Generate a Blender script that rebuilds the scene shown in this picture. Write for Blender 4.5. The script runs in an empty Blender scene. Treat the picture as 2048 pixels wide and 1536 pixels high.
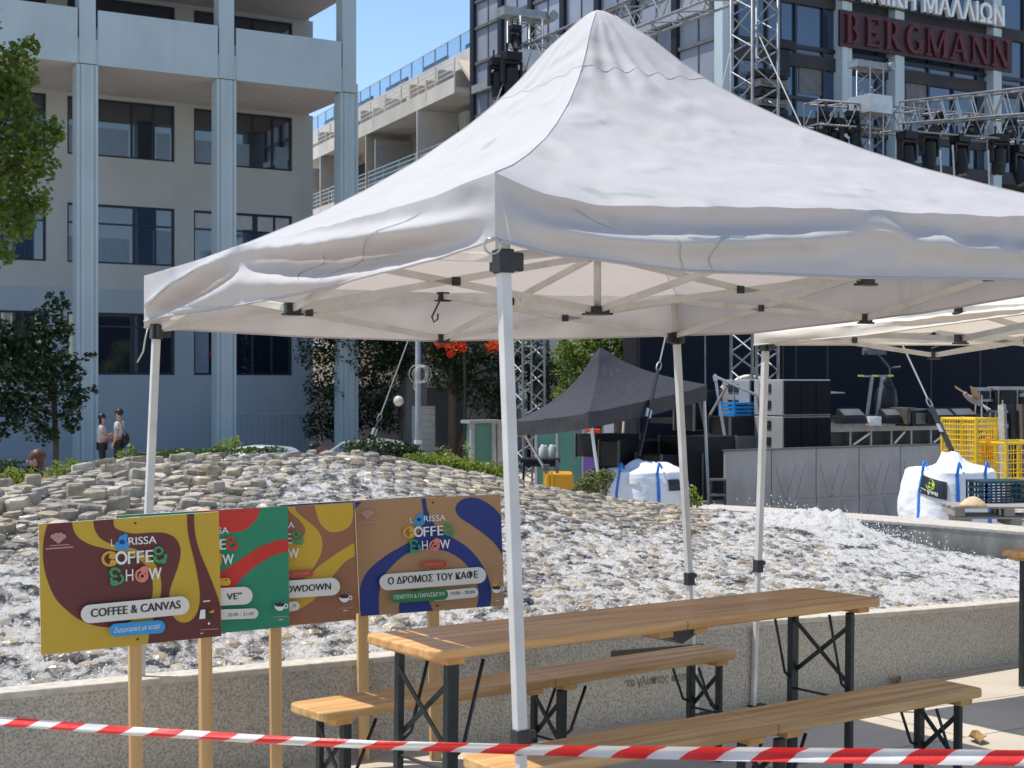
import bpy, bmesh, math, random
import numpy as np
from mathutils import Vector as V, Matrix, noise
S = bpy.context.scene
COL = S.collection
R = math.radians
# ------------------------------------------------------------------ camera
FPX, CX, CY, HC = 2900.0, 1024.0, 768.0, 1.5      # focal length in px of the 2048 px wide photo, eye height
cam_d = bpy.data.cameras.new('camera'); cam = bpy.data.objects.new('camera', cam_d); COL.objects.link(cam)
cam.location = (0, 0, HC); cam.rotation_euler = (R(90), 0, 0)
cam_d.sensor_width = 36.0; cam_d.lens = 36.0 * FPX / 2048.0
cam_d.clip_start = 0.05; cam_d.clip_end = 5000
cam_d.dof.use_dof = True; cam_d.dof.focus_distance = 6.6; cam_d.dof.aperture_fstop = 11.0
S.camera = cam
# ------------------------------------------------------------------ sky, sun, exposure
SUN = V((-0.42, 0.085, 1.0)).normalized()
w = bpy.data.worlds.new('World'); S.world = w; w.use_nodes = True
nt = w.node_tree; bg = nt.nodes['Background']
sky = nt.nodes.new('ShaderNodeTexSky'); sky.sky_type = 'NISHITA'; sky.sun_disc = False
sky.sun_elevation = math.asin(SUN.z); sky.sun_rotation = math.atan2(SUN.x, SUN.y)
sky.air_density = 0.95; sky.dust_density = 0.2; sky.ozone_density = 2.6; sky.altitude = 500
nt.links.new(sky.outputs[0], bg.inputs[0]); bg.inputs[1].default_value = 0.15
sd = bpy.data.lights.new('sun', 'SUN'); sd.energy = 3.9; sd.angle = R(0.5); sd.color = (1.0, 0.95, 0.87)
so = bpy.data.objects.new('sun', sd); COL.objects.link(so); so.location = (-20, 0, 40)
so.rotation_euler = SUN.to_track_quat('Z', 'Y').to_euler()
S.view_settings.view_transform = 'Standard'; S.view_settings.look = 'None'
S.view_settings.exposure = 0.48; S.view_settings.gamma = 1.0
try:
    S.cycles.max_bounces = 8; S.cycles.use_denoising = True; S.cycles.sample_clamp_indirect = 6
except Exception: pass

def P(px, py, y):                 # a point of the place from where it shows in the photo and how far off it stands
    return V(((px - CX) / FPX * y, y, HC + (CY - py) / FPX * y))
def gz(x, y): return -0.026 * min(max(y, -40), 75)      # the square slopes gently away
def GP(px, y): x = (px - CX) / FPX * y; return V((x, y, gz(x, y)))
D1 = V((0.864, 0.503, 0)); N1 = V((0.503, -0.864, 0)); D2 = V((-0.503, 0.864, 0)); UP = V((0, 0, 1))
rnd = random.Random(7)

# ------------------------------------------------------------------ materials
MATS = {}
def mat(name, c, c2=None, ns=6.0, rough=0.6, metal=0.0, bump=0.0, bs=40.0, stretch=(1, 1, 1), lo=0.35, hi=0.65,
        trans=0.0, tcol=None, ior=1.45, detail=5.0, rough2=None, bstretch=None, bdist=0.01):
    m = bpy.data.materials.new(name); m.use_nodes = True; t = m.node_tree; N = t.nodes; L = t.links
    b = N['Principled BSDF']; out = N['Material Output']
    b.inputs['Roughness'].default_value = rough; b.inputs['Metallic'].default_value = metal; b.inputs['IOR'].default_value = ior
    tc = N.new('ShaderNodeTexCoord'); mp = N.new('ShaderNodeMapping'); mp.inputs['Scale'].default_value = stretch
    L.new(tc.outputs['Object'], mp.inputs['Vector'])
    b.inputs['Base Color'].default_value = (*c, 1)
    if c2 is None: c2 = tuple(v * 0.86 for v in c)
    nz = N.new('ShaderNodeTexNoise'); nz.inputs['Scale'].default_value = ns; nz.inputs['Detail'].default_value = detail
    L.new(mp.outputs[0], nz.inputs['Vector'])
    mr = N.new('ShaderNodeMapRange'); mr.inputs[1].default_value = lo; mr.inputs[2].default_value = hi
    L.new(nz.outputs[0], mr.inputs[0])
    mx = N.new('ShaderNodeMix'); mx.data_type = 'RGBA'; L.new(mr.outputs[0], mx.inputs[0])
    mx.inputs[6].default_value = (*c, 1); mx.inputs[7].default_value = (*c2, 1)
    L.new(mx.outputs[2], b.inputs['Base Color'])
    if rough2 is not None:
        r2 = N.new('ShaderNodeMapRange'); r2.inputs[3].default_value = rough; r2.inputs[4].default_value = rough2
        L.new(mr.outputs[0], r2.inputs[0]); L.new(r2.outputs[0], b.inputs['Roughness'])
    if bump:
        bn = N.new('ShaderNodeTexNoise'); bn.inputs['Scale'].default_value = bs; bn.inputs['Detail'].default_value = 4
        if bstretch:
            m2 = N.new('ShaderNodeMapping'); m2.inputs['Scale'].default_value = bstretch
            L.new(tc.outputs['Object'], m2.inputs['Vector']); L.new(m2.outputs[0], bn.inputs['Vector'])
        else: L.new(mp.outputs[0], bn.inputs['Vector'])
        bp = N.new('ShaderNodeBump'); bp.inputs['Strength'].default_value = bump; bp.inputs['Distance'].default_value = bdist
        L.new(bn.outputs[0], bp.inputs['Height']); L.new(bp.outputs[0], b.inputs['Normal'])
    if trans:
        tr = N.new('ShaderNodeBsdfTranslucent'); tr.inputs[0].default_value = (*(tcol or c), 1)
        ms = N.new('ShaderNodeMixShader'); ms.inputs[0].default_value = trans
        L.new(b.outputs[0], ms.inputs[1]); L.new(tr.outputs[0], ms.inputs[2]); L.new(ms.outputs[0], out.inputs[0])
    MATS[name] = m
    return m

def stripe_mat(name, c1, c2, axis, period, duty, rough=0.6, c3=None, metal=0):   # flat repeated bands in the object's own coordinates
    m = mat(name, c1, rough=rough, metal=metal); t = m.node_tree; N = t.nodes; L = t.links; b = N['Principled BSDF']
    tc = N.new('ShaderNodeTexCoord'); sp = N.new('ShaderNodeSeparateXYZ'); L.new(tc.outputs['Object'], sp.inputs[0])
    dv = N.new('ShaderNodeMath'); dv.operation = 'DIVIDE'; dv.inputs[1].default_value = period; L.new(sp.outputs[axis], dv.inputs[0])
    fr = N.new('ShaderNodeMath'); fr.operation = 'FRACT'; L.new(dv.outputs[0], fr.inputs[0])
    lt = N.new('ShaderNodeMath'); lt.operation = 'LESS_THAN'; lt.inputs[1].default_value = duty; L.new(fr.outputs[0], lt.inputs[0])
    mx = N.new('ShaderNodeMix'); mx.data_type = 'RGBA'; L.new(lt.outputs[0], mx.inputs[0])
    src = b.inputs['Base Color'].links[0].from_socket
    L.new(src, mx.inputs[6]); mx.inputs[7].default_value = (*c2, 1)
    L.new(mx.outputs[2], b.inputs['Base Color'])
    return m

# ------------------------------------------------------------------ mesh building
class MB:
    def __init__(s): s.v = []; s.f = []; s.m = []; s.uv = None
    def add(s, vs, fs, mi=0):
        o = len(s.v); s.v += [V(p) for p in vs]; s.f += [tuple(i + o for i in f) for f in fs]; s.m += [mi] * len(fs); return s
    def box(s, c, size, ax=None, mi=0, taper=1.0):
        c = V(c); X, Y, Z = ax or (V((1, 0, 0)), V((0, 1, 0)), V((0, 0, 1))); hx, hy, hz = (q / 2 for q in size)
        vs = []
        for dz in (-1, 1):
            k = taper if dz > 0 else 1
            for dx, dy in ((-1, -1), (1, -1), (1, 1), (-1, 1)): vs.append(c + X * dx * hx * k + Y * dy * hy * k + Z * dz * hz)
        return s.add(vs, [(3, 2, 1, 0), (4, 5, 6, 7), (0, 1, 5, 4), (1, 2, 6, 5), (2, 3, 7, 6), (3, 0, 4, 7)], mi)
    def span(s, p0, a0, a1, da, b0, b1, db, z0, z1, mi=0):   # box spanned along two plan directions from p0
        c = V(p0) + da * (a0 + a1) / 2 + db * (b0 + b1) / 2; c.z = (z0 + z1) / 2
        return s.box(c, (abs(a1 - a0), abs(b1 - b0), abs(z1 - z0)), (da, db, UP), mi)
    def bar(s, p, q, w, h, up=UP, mi=0):
        p, q = V(p), V(q); d = (q - p)
        if d.length < 1e-6: return s
        X = d.normalized(); Y = up.cross(X)
        if Y.length < 1e-3: Y = V((1, 0, 0)).cross(X)
        Y.normalize(); Z = X.cross(Y)
        return s.box((p + q) / 2, (d.length, w, h), (X, Y, Z), mi)
    def tube(s, pts, r, n=8, mi=0, closed=False, caps=True):
        pts = [V(p) for p in pts]; k = len(pts); rr = r if isinstance(r, (list, tuple)) else [r] * k
        vs = []; prev = None
        for i, p in enumerate(pts):
            a = pts[(i - 1) % k] if (i > 0 or closed) else p; b = pts[(i + 1) % k] if (i < k - 1 or closed) else p
            d = (b - a).normalized() if (b - a).length > 1e-9 else V((0, 0, 1))
            if prev is None:
                u = d.orthogonal().normalized()
            else:
                u = prev - d * prev.dot(d); u = u.normalized() if u.length > 1e-6 else d.orthogonal().normalized()
            prev = u; v2 = d.cross(u)
            for j in range(n):
                t = 2 * math.pi * j / n; vs.append(p + (u * math.cos(t) + v2 * math.sin(t)) * rr[i])
        fs = []
        for i in range(k if closed else k - 1):
            a, b = i * n, ((i + 1) % k) * n
            for j in range(n): fs.append((a + j, a + (j + 1) % n, b + (j + 1) % n, b + j))
        if caps and not closed: fs += [tuple(range(n - 1, -1, -1)), tuple(range((k - 1) * n, k * n))]
        return s.add(vs, fs, mi)
    def prism(s, poly, d, mi=0):         # closed planar polygon swept by vector d
        n = len(poly); d = V(d); vs = [V(p) for p in poly] + [V(p) + d for p in poly]
        fs = [tuple(range(n - 1, -1, -1)), tuple(range(n, 2 * n))] + [(i, (i + 1) % n, n + (i + 1) % n, n + i) for i in range(n)]
        return s.add(vs, fs, mi)
    def grid(s, fn, nu, nv, mi=0, flip=False):
        vs = [fn(i / nu, j / nv) for j in range(nv + 1) for i in range(nu + 1)]; fs = []
        for j in range(nv):
            for i in range(nu):
                a = j * (nu + 1) + i; q = (a, a + 1, a + nu + 2, a + nu + 1); fs.append(q[::-1] if flip else q)
        return s.add(vs, fs, mi)
    def lathe(s, c, prof, n=16, mi=0, ax=None):    # profile of (radius, height)
        c = V(c); X, Y, Z = ax or (V((1, 0, 0)), V((0, 1, 0)), V((0, 0, 1))); vs = []; fs = []
        for (r, h) in prof:
            for j in range(n):
                t = 2 * math.pi * j / n; vs.append(c + X * r * math.cos(t) + Y * r * math.sin(t) + Z * h)
        for i in range(len(prof) - 1):
            for j in range(n): fs.append((i * n + j, i * n + (j + 1) % n, (i + 1) * n + (j + 1) % n, (i + 1) * n + j))
        fs += [tuple(range(n - 1, -1, -1)), tuple(range((len(prof) - 1) * n, len(prof) * n))]
        return s.add(vs, fs, mi)
    def blob(s, c, r, nu=12, nv=8, amp=0.0, seed=0, mi=0):
        c = V(c); r = V(r) if not isinstance(r, (int, float)) else V((r, r, r)); vs = []; fs = []
        for j in range(nv + 1):
            ph = math.pi * j / nv
            for i in range(nu):
                t = 2 * math.pi * i / nu; d = V((math.sin(ph) * math.cos(t), math.sin(ph) * math.sin(t), math.cos(ph)))
                k = 1 + amp * noise.noise(d * 2.3 + V((seed * 3.1, seed * 1.7, 0))); vs.append(c + V((d.x * r.x, d.y * r.y, d.z * r.z)) * k)
        for j in range(nv):
            for i in range(nu): fs.append((j * nu + i, (j + 1) * nu + i, (j + 1) * nu + (i + 1) % nu, j * nu + (i + 1) % nu))
        return s.add(vs, fs, mi)

ORG = {}
def props(o, label=None, cat=None, group=None, kind=None):
    if label: o['label'] = label
    if cat: o['category'] = cat
    if group: o['group'] = group
    if kind: o['kind'] = kind
    return o
def thing(name, label, cat, loc=(0, 0, 0), group=None, mw=None):
    o = bpy.data.objects.new(name, None); COL.objects.link(o); o.empty_display_size = 0.2
    props(o, label, cat, group)
    if mw is not None: o.matrix_world = mw; ORG[o.name] = None
    else: o.location = loc; ORG[o.name] = V(loc)
    return o
def part(name, mb, m, parent=None, smooth=False, label=None, kind=None, bevel=0, org=None, sol=0, auto=False):
    me = bpy.data.meshes.new(name); base = ORG.get(parent.name) if parent else V(org or (0, 0, 0))
    vs = mb.v if base is None else [v - base for v in mb.v]
    me.from_pydata([tuple(v) for v in vs], [], mb.f)
    ms = m if isinstance(m, (list, tuple)) else [m]
    for q in ms: me.materials.append(MATS[q] if isinstance(q, str) else q)
    if len(ms) > 1: me.polygons.foreach_set('material_index', mb.m)
    if mb.uv is not None:
        uvl = me.uv_layers.new(name='UVMap')
        for lp in me.loops: uvl.data[lp.index].uv = mb.uv[lp.vertex_index]
    if smooth: me.polygons.foreach_set('use_smooth', [True] * len(me.polygons))
    me.update()
    if auto:
        try: me.set_sharp_from_angle(angle=R(35))
        except Exception: pass
    o = bpy.data.objects.new(name, me); COL.objects.link(o)
    if parent: o.parent = parent; ORG[o.name] = base
    else: o.location = base; ORG[o.name] = base
    if label: o['label'] = label
    if kind: o['kind'] = kind
    if bevel:
        b = o.modifiers.new('bevel', 'BEVEL'); b.width = bevel; b.segments = 2; b.limit_method = 'ANGLE'; b.angle_limit = R(40)
    if sol:
        b = o.modifiers.new('solid', 'SOLIDIFY'); b.thickness = sol; b.offset = -1
    return o
def solo(name, mb, m, label, cat, loc, group=None, kind=None, **k):
    return props(part(name, mb, m, None, org=loc, **k), label, cat, group, kind)
def copy_tree(o, parent=None):
    c = o.copy(); COL.objects.link(c); c.parent = parent; ORG[c.name] = ORG.get(o.name)
    for ch in list(o.children): copy_tree(ch, c)
    return c

FONT = bpy.data.curves.new('lettering', 'FONT'); FONT_O = bpy.data.objects.new('lettering', FONT)
def text_geo(s, offset=0.0, extrude=0.0, res=3):
    FONT.body = s; FONT.size = 1.0; FONT.offset = offset; FONT.extrude = extrude; FONT.resolution_u = res
    me = bpy.data.meshes.new_from_object(FONT_O)
    vs = [v.co.copy() for v in me.vertices]; fs = [tuple(p.vertices) for p in me.polygons]
    bpy.data.meshes.remove(me)
    x0 = min(v.x for v in vs); x1 = max(v.x for v in vs)
    return vs, fs, x0, x1
def put_text(mb, s, p0, p1, up, nrm, cap=None, mi=0, offset=0.0, depth=0.0, fit=True, italic=0.0):
    """letters from baseline point p0 to p1; cap = letter height (None keeps the font's proportion)"""
    vs, fs, x0, x1 = text_geo(s, offset, 0.5 if depth else 0.0); X = V(p1) - V(p0); Wd = X.length; X.normalize()
    k = Wd / (x1 - x0); ky = (cap / 0.728) if cap else k
    out = [V(p0) + X * ((v.x - x0) * k + italic * v.y * ky) + up * v.y * ky + nrm * ((v.z + 0.5) * depth if depth else 0) for v in vs]
    return mb.add(out, fs, mi)

def leaves(mb, c, r, n, size, seed=0, flat=0.0, fill=0.55, mi=0, asp=0.6, up=0.0):
    """n small leaf faces scattered through an ellipsoid, denser in lumps, thinning out at the rim"""
    q = random.Random(seed); c = V(c); r = V(r) if not isinstance(r, (int, float)) else V((r, r, r)); k = 0; tries = 0
    while k < n and tries < n * 6:
        tries += 1
        d = V((q.gauss(0, 1), q.gauss(0, 1), q.gauss(0, 1))); d.normalize(); rad = q.random() ** (1 / 2.4)
        p = c + V((d.x * r.x, d.y * r.y, d.z * r.z)) * rad * (1 + 0.22 * noise.noise(d * 3 + c))
        if noise.noise(p * (1.1 / max(r.x, 0.05)) * 1.6 + V((seed, 0, 0))) < -0.22 and q.random() < fill: continue
        u = V((q.gauss(0, 1), q.gauss(0, 1), q.gauss(0, 0.6) + up)).normalized(); t = (u.cross(V((q.gauss(0, 1), q.gauss(0, 1), q.gauss(0, 1) + flat * 3)))).normalized()
        s = size * q.uniform(0.6, 1.25)
        mb.add([p - u * s * 0.5, p + t * s * asp * 0.5 + u * s * 0.05, p + u * s * 0.55, p - t * s * asp * 0.5 + u * s * 0.05], [(0, 1, 2, 3)], mi); k += 1
    return mb
# ------------------------------------------------------------------ material table
mat('fabric_white', (0.555, 0.555, 0.555), (0.515, 0.52, 0.525), ns=3.0, rough=0.8, bump=0.30, bs=16, bdist=0.012, trans=0.27, tcol=(0.80, 0.68, 0.61))
mat('fabric_old', (0.78, 0.76, 0.70), (0.70, 0.66, 0.58), ns=2.5, rough=0.8, bump=0.3, bs=7, bdist=0.02, trans=0.28, tcol=(0.9, 0.78, 0.64))
mat('fabric_black', (0.026, 0.026, 0.030), (0.031, 0.031, 0.035), ns=3, rough=0.6, bump=0.12, bs=6, bdist=0.02)
mat('seam_thread', (0.60, 0.60, 0.60), rough=0.8)
mat('frame_white', (0.62, 0.61, 0.58), (0.54, 0.53, 0.50), ns=9, rough=0.4)
mat('plastic_black', (0.018, 0.018, 0.02), (0.03, 0.03, 0.032), ns=30, rough=0.42)
mat('steel_dark', (0.016, 0.022, 0.022), (0.03, 0.036, 0.034), ns=14, rough=0.42)
mat('steel_ring', (0.5, 0.5, 0.5), rough=0.25, metal=1)
mat('wood_top', (0.74, 0.42, 0.165), (0.52, 0.26, 0.085), ns=3.2, stretch=(0.55, 9, 9), rough=0.36, lo=0.38, hi=0.64, bump=0.12, bs=6)
mat('wood_bench', (0.68, 0.42, 0.175), (0.46, 0.245, 0.09), ns=3.0, stretch=(0.5, 9, 9), rough=0.40, lo=0.38, hi=0.66, bump=0.12, bs=6)
mat('wood_end', (0.66, 0.36, 0.11), (0.50, 0.24, 0.07), ns=14, rough=0.5)
mat('wood_post', (0.66, 0.42, 0.19), (0.54, 0.31, 0.12), ns=3, stretch=(9, 9, 0.5), rough=0.65, bump=0.15, bs=8)
mat('white_core', (0.78, 0.78, 0.76), rough=0.5)
for n_, c_ in dict(p_mustard=(0.56, 0.36, 0.028), p_maroon=(0.125, 0.024, 0.024), p_green=(0.02, 0.25, 0.13), p_red=(0.60, 0.030, 0.018),
                   p_brown=(0.31, 0.125, 0.062), p_gold=(0.60, 0.37, 0.025), p_tan=(0.42, 0.235, 0.105), p_blue=(0.012, 0.030, 0.20),
                   p_cream=(0.72, 0.68, 0.60), p_ink=(0.025, 0.025, 0.025), p_sky=(0.03, 0.30, 0.62), p_leaf=(0.03, 0.30, 0.10),
                   p_coral=(0.72, 0.22, 0.16), p_white=(0.80, 0.79, 0.75), p_pink=(0.50, 0.26, 0.24), p_amber=(0.66, 0.36, 0.03),
                   p_dgreen=(0.02, 0.19, 0.05), p_rust=(0.42, 0.06, 0.035)).items():
    mat(n_, c_, tuple(v * 0.94 for v in c_), ns=5, rough=0.42)
mat('stone_wall', (0.52, 0.475, 0.395), (0.28, 0.25, 0.20), ns=95, rough=0.85, bump=0.6, bs=80, lo=0.40, hi=0.66, detail=6)
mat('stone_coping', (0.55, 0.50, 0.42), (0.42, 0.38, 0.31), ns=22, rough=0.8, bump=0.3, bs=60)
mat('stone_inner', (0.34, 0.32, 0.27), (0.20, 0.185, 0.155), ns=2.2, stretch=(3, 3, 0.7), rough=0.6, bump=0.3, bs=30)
mat('bronze', (0.07, 0.05, 0.035), rough=0.5)
mat('engraving', (0.22, 0.195, 0.16), rough=0.9)
mat('concrete_panel', (0.34, 0.335, 0.335), (0.28, 0.275, 0.275), ns=1.6, rough=0.7, bump=0.2, bs=25)
mat('facade_white', (0.47, 0.555, 0.575), (0.43, 0.51, 0.53), ns=0.8, rough=0.75, bump=0.1, bs=30)
mat('facade_beige', (0.50, 0.525, 0.51), (0.46, 0.485, 0.47), ns=0.7, rough=0.85, bump=0.15, bs=40)
mat('facade_soffit', (0.66, 0.60, 0.56), (0.60, 0.545, 0.51), ns=0.5, rough=0.8)
mat('facade_base', (0.40, 0.47, 0.52), (0.36, 0.425, 0.47), ns=0.6, rough=0.5)
mat('window_frame', (0.02, 0.03, 0.045), rough=0.4)
mat('glass_dark', (0.012, 0.022, 0.042), (0.008, 0.013, 0.024), ns=0.5, rough=0.03, ior=2.3)
mat('glass_tint', (0.022, 0.060, 0.125), (0.014, 0.036, 0.08), ns=0.4, rough=0.04, ior=2.0)
mat('glass_grey', (0.36, 0.38, 0.42), (0.20, 0.24, 0.31), ns=0.35, rough=0.18, ior=1.8)
mat('mullion_dark', (0.015, 0.018, 0.024), rough=0.4)
mat('alu', (0.55, 0.55, 0.55), rough=0.4, metal=0.6)
mat('alu_bright', (0.30, 0.31, 0.32), (0.22, 0.23, 0.24), ns=8, rough=0.45, metal=0.45)
mat('cream_wall', (0.62, 0.54, 0.43), (0.50, 0.43, 0.335), ns=0.7, rough=0.85)
mat('white_wall', (0.68, 0.655, 0.61), (0.55, 0.525, 0.48), ns=0.9, rough=0.8)
mat('terracotta', (0.50, 0.22, 0.13), (0.42, 0.17, 0.10), ns=1.2, rough=0.8)
mat('dark_recess', (0.03, 0.03, 0.035), (0.05, 0.045, 0.045), ns=0.8, rough=0.8)
mat('awning_red', (0.32, 0.06, 0.045), rough=0.8)
mat('clear_rail', (0.16, 0.20, 0.23), rough=0.08, ior=1.6)
t = MATS['clear_rail'].node_tree; tp_ = t.nodes.new('ShaderNodeBsdfTransparent'); tp_.inputs[0].default_value = (.86, .92, .95, 1); ms = t.nodes.new('ShaderNodeMixShader'); ms.inputs[0].default_value = .90
t.links.new(t.nodes['Principled BSDF'].outputs[0], ms.inputs[1]); t.links.new(tp_.outputs[0], ms.inputs[2]); t.links.new(ms.outputs[0], t.nodes['Material Output'].inputs[0])
mat('sign_white', (0.80, 0.80, 0.78), rough=0.4)
mat('sign_red', (0.105, 0.020, 0.026), (0.085, 0.017, 0.022), ns=3, rough=0.6)
mat('sign_back', (0.045, 0.014, 0.02), rough=0.5)
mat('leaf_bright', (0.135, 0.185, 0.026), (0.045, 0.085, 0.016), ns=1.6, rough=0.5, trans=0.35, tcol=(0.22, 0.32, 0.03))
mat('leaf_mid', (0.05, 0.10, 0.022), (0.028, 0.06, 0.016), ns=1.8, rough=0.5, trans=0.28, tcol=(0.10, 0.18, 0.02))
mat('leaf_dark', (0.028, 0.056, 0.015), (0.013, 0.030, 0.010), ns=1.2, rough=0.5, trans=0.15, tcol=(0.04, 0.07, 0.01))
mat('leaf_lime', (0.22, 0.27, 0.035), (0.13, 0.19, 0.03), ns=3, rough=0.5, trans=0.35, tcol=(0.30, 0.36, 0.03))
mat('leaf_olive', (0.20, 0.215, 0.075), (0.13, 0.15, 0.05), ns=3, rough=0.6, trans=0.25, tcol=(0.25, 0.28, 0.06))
mat('flower_orange', (0.75, 0.08, 0.01), (0.60, 0.05, 0.008), ns=5, rough=0.6, trans=0.2)
mat('bark', (0.11, 0.085, 0.06), (0.07, 0.055, 0.04), ns=8, stretch=(3, 3, 0.6), rough=0.9, bump=0.6, bs=20)
mat('bag_white', (0.80, 0.80, 0.81), (0.74, 0.74, 0.75), ns=2.5, rough=0.6, bump=0.28, bs=9, bdist=0.03, bstretch=(1, 1, 2.4))
mat('reflection_blue', (0.20, 0.27, 0.36), rough=0.4); mat('blind_pale', (0.50, 0.53, 0.53), rough=0.6); mat('stain_green', (0.30, 0.37, 0.31), (0.40, 0.44, 0.40), ns=20, rough=0.8); mat('stain_teal', (0.36, 0.48, 0.50), (0.46, 0.52, 0.54), ns=20, rough=0.8)
mat('strap_blue', (0.02, 0.20, 0.66), rough=0.5)
mat('crate_blue', (0.012, 0.06, 0.085), rough=0.45)
mat('crate_bright', (0.02, 0.25, 0.62), rough=0.45)
mat('yellow_paint', (0.78, 0.52, 0.02), (0.66, 0.42, 0.015), ns=7, rough=0.4)
mat('orange_paint', (0.66, 0.30, 0.012), (0.56, 0.24, 0.01), ns=2, rough=0.5)
mat('sub_grey', (0.36, 0.345, 0.33), (0.31, 0.30, 0.285), ns=4, rough=0.6)
mat('grille_black', (0.004, 0.005, 0.008), (0.007, 0.008, 0.011), ns=70, rough=0.7, ior=1.25)
mat('screen_black', (0.006, 0.009, 0.017), (0.008, 0.011, 0.020), ns=1.2, rough=0.7, ior=1.25)
mat('gear_black', (0.008, 0.008, 0.010), (0.015, 0.015, 0.017), ns=6, rough=0.45, ior=1.35)
mat('gear_grey', (0.14, 0.14, 0.14), (0.10, 0.10, 0.10), ns=5, rough=0.5)
mat('lens_glass', (0.05, 0.06, 0.08), rough=0.03, ior=2.0)
mat('neon_tip', (0.55, 0.75, 0.04), rough=0.4)
mat('straw', (0.66, 0.50, 0.30), (0.56, 0.41, 0.23), ns=30, rough=0.8)
mat('plank_grey', (0.36, 0.33, 0.29), (0.27, 0.245, 0.21), ns=3, stretch=(0.6, 6, 6), rough=0.8)
mat('skin', (0.48, 0.27, 0.19), rough=0.5)
mat('shirt_white', (0.55, 0.53, 0.53), rough=0.8)
mat('shirt_lilac', (0.50, 0.46, 0.47), rough=0.8)
mat('trouser_dark', (0.016, 0.018, 0.024), rough=0.8)
mat('hair_dark', (0.012, 0.010, 0.009), rough=0.5)
mat('hair_red', (0.10, 0.036, 0.016), rough=0.5)
mat('shirt_peach', (0.62, 0.34, 0.22), rough=0.8)
mat('car_white', (0.70, 0.73, 0.76), rough=0.15)
mat('car_grey', (0.32, 0.34, 0.33), rough=0.2)
mat('rubber', (0.012, 0.012, 0.012), rough=0.8)
mat('lamp_globe', (0.55, 0.52, 0.45), rough=0.3)
mat('pole_grey', (0.30, 0.31, 0.33), (0.24, 0.25, 0.27), ns=6, rough=0.45)
mat('cable_white', (0.55, 0.52, 0.45), rough=0.6)
mat('cable_steel', (0.42, 0.42, 0.40), rough=0.4, metal=0.5)
mat('kiosk_green', (0.10, 0.26, 0.20), (0.085, 0.225, 0.17), ns=2, rough=0.5)
mat('pillar_stone', (0.30, 0.275, 0.25), (0.24, 0.22, 0.20), ns=1.5, rough=0.85)
mat('panel_tile', (0.52, 0.52, 0.47), (0.45, 0.45, 0.41), ns=2, rough=0.6)
mat('jug', (0.75, 0.77, 0.76), rough=0.35, trans=0.3)
mat('bird_grey', (0.30, 0.25, 0.22), rough=0.8); mat('bird_pale', (0.68, 0.66, 0.63), rough=0.8); mat('bird_brown', (0.32, 0.22, 0.12), rough=0.8)
mat('purple_paint', (0.22, 0.12, 0.42), rough=0.5)
mat('leaf_litter', (0.30, 0.17, 0.06), rough=0.8)
mat('glow_lamp', (0.8, 0.8, 0.75), rough=0.4)

# the big canopy is creased, and stained in places by bluish and greenish runs
def stain(mname, cols, crease=.5):
    m = MATS[mname]; t = m.node_tree; N = t.nodes; L = t.links; b = N['Principled BSDF']; src = b.inputs['Base Color'].links[0].from_socket; tc = N.new('ShaderNodeTexCoord')
    for k, (c, sc, lo, hi, st_) in enumerate(cols):
        mp = N.new('ShaderNodeMapping'); mp.inputs['Location'].default_value = (k * 7.3 + 1.1, k * 3.1, k); mp.inputs['Scale'].default_value = st_; L.new(tc.outputs['Object'], mp.inputs[0])
        nz = N.new('ShaderNodeTexNoise'); nz.inputs['Scale'].default_value = sc; nz.inputs['Detail'].default_value = 6; nz.inputs['Distortion'].default_value = .8; L.new(mp.outputs[0], nz.inputs['Vector'])
        mr = N.new('ShaderNodeMapRange'); mr.inputs[1].default_value = lo; mr.inputs[2].default_value = hi; mr.inputs[4].default_value = .75; L.new(nz.outputs[0], mr.inputs[0])
        mx = N.new('ShaderNodeMix'); mx.data_type = 'RGBA'; mx.blend_type = 'MULTIPLY'; L.new(mr.outputs[0], mx.inputs[0]); L.new(src, mx.inputs[6]); mx.inputs[7].default_value = (*c, 1); src = mx.outputs[2]
    L.new(src, b.inputs['Base Color'])
    if not crease: return
    old = b.inputs['Normal'].links[0].from_socket if b.inputs['Normal'].links else None
    mp = N.new('ShaderNodeMapping'); mp.inputs['Scale'].default_value = (1.2, 1, 1.6); L.new(tc.outputs['Object'], mp.inputs[0])
    rg = N.new('ShaderNodeTexNoise'); rg.noise_type = 'RIDGED_MULTIFRACTAL'; rg.inputs['Scale'].default_value = 3.2; rg.inputs['Detail'].default_value = 3.5; rg.inputs['Distortion'].default_value = .7; L.new(mp.outputs[0], rg.inputs['Vector'])
    bp = N.new('ShaderNodeBump'); bp.inputs['Strength'].default_value = crease; bp.inputs['Distance'].default_value = .024; L.new(rg.outputs[0], bp.inputs['Height']); (L.new(old, bp.inputs['Normal']) if old else None); L.new(bp.outputs[0], b.inputs['Normal'])
stain('fabric_white', [((.80, .92, .97), 1.3, .60, .72, (1, 1, 1)), ((.78, .90, .84), 1.6, .63, .76, (1, 1, .5)), ((.86, .83, .76), 2.2, .60, .75, (1, 1, .6)), ((.66, .78, .70), 2.6, .67, .72, (1.5, 1.5, .25))], .95)
stain('fabric_old', [((.84, .78, .66), 1.4, .52, .75, (1, 1, .6))], .4); stain('bag_white', [((.86, .83, .78), 3, .55, .75, (1, 1, .6))], .5)
stain('stone_wall', [((.62, .60, .56), .55, .50, .72, (1, 1, 2)), ((.70, .60, .48), 1.1, .60, .70, (2.2, 2.2, .35))], 0)
stain('wood_top', [((.70, .62, .55), 2.0, .55, .75, (.6, 3, 3)), ((.5, .36, .28), 5, .70, .74, (.5, 1.6, 1))], 0); stain('wood_bench', [((.72, .64, .52), 1.8, .52, .75, (.6, 3, 3)), ((.45, .32, .22), 5, .70, .74, (.5, 1.6, 1))], 0)
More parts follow.
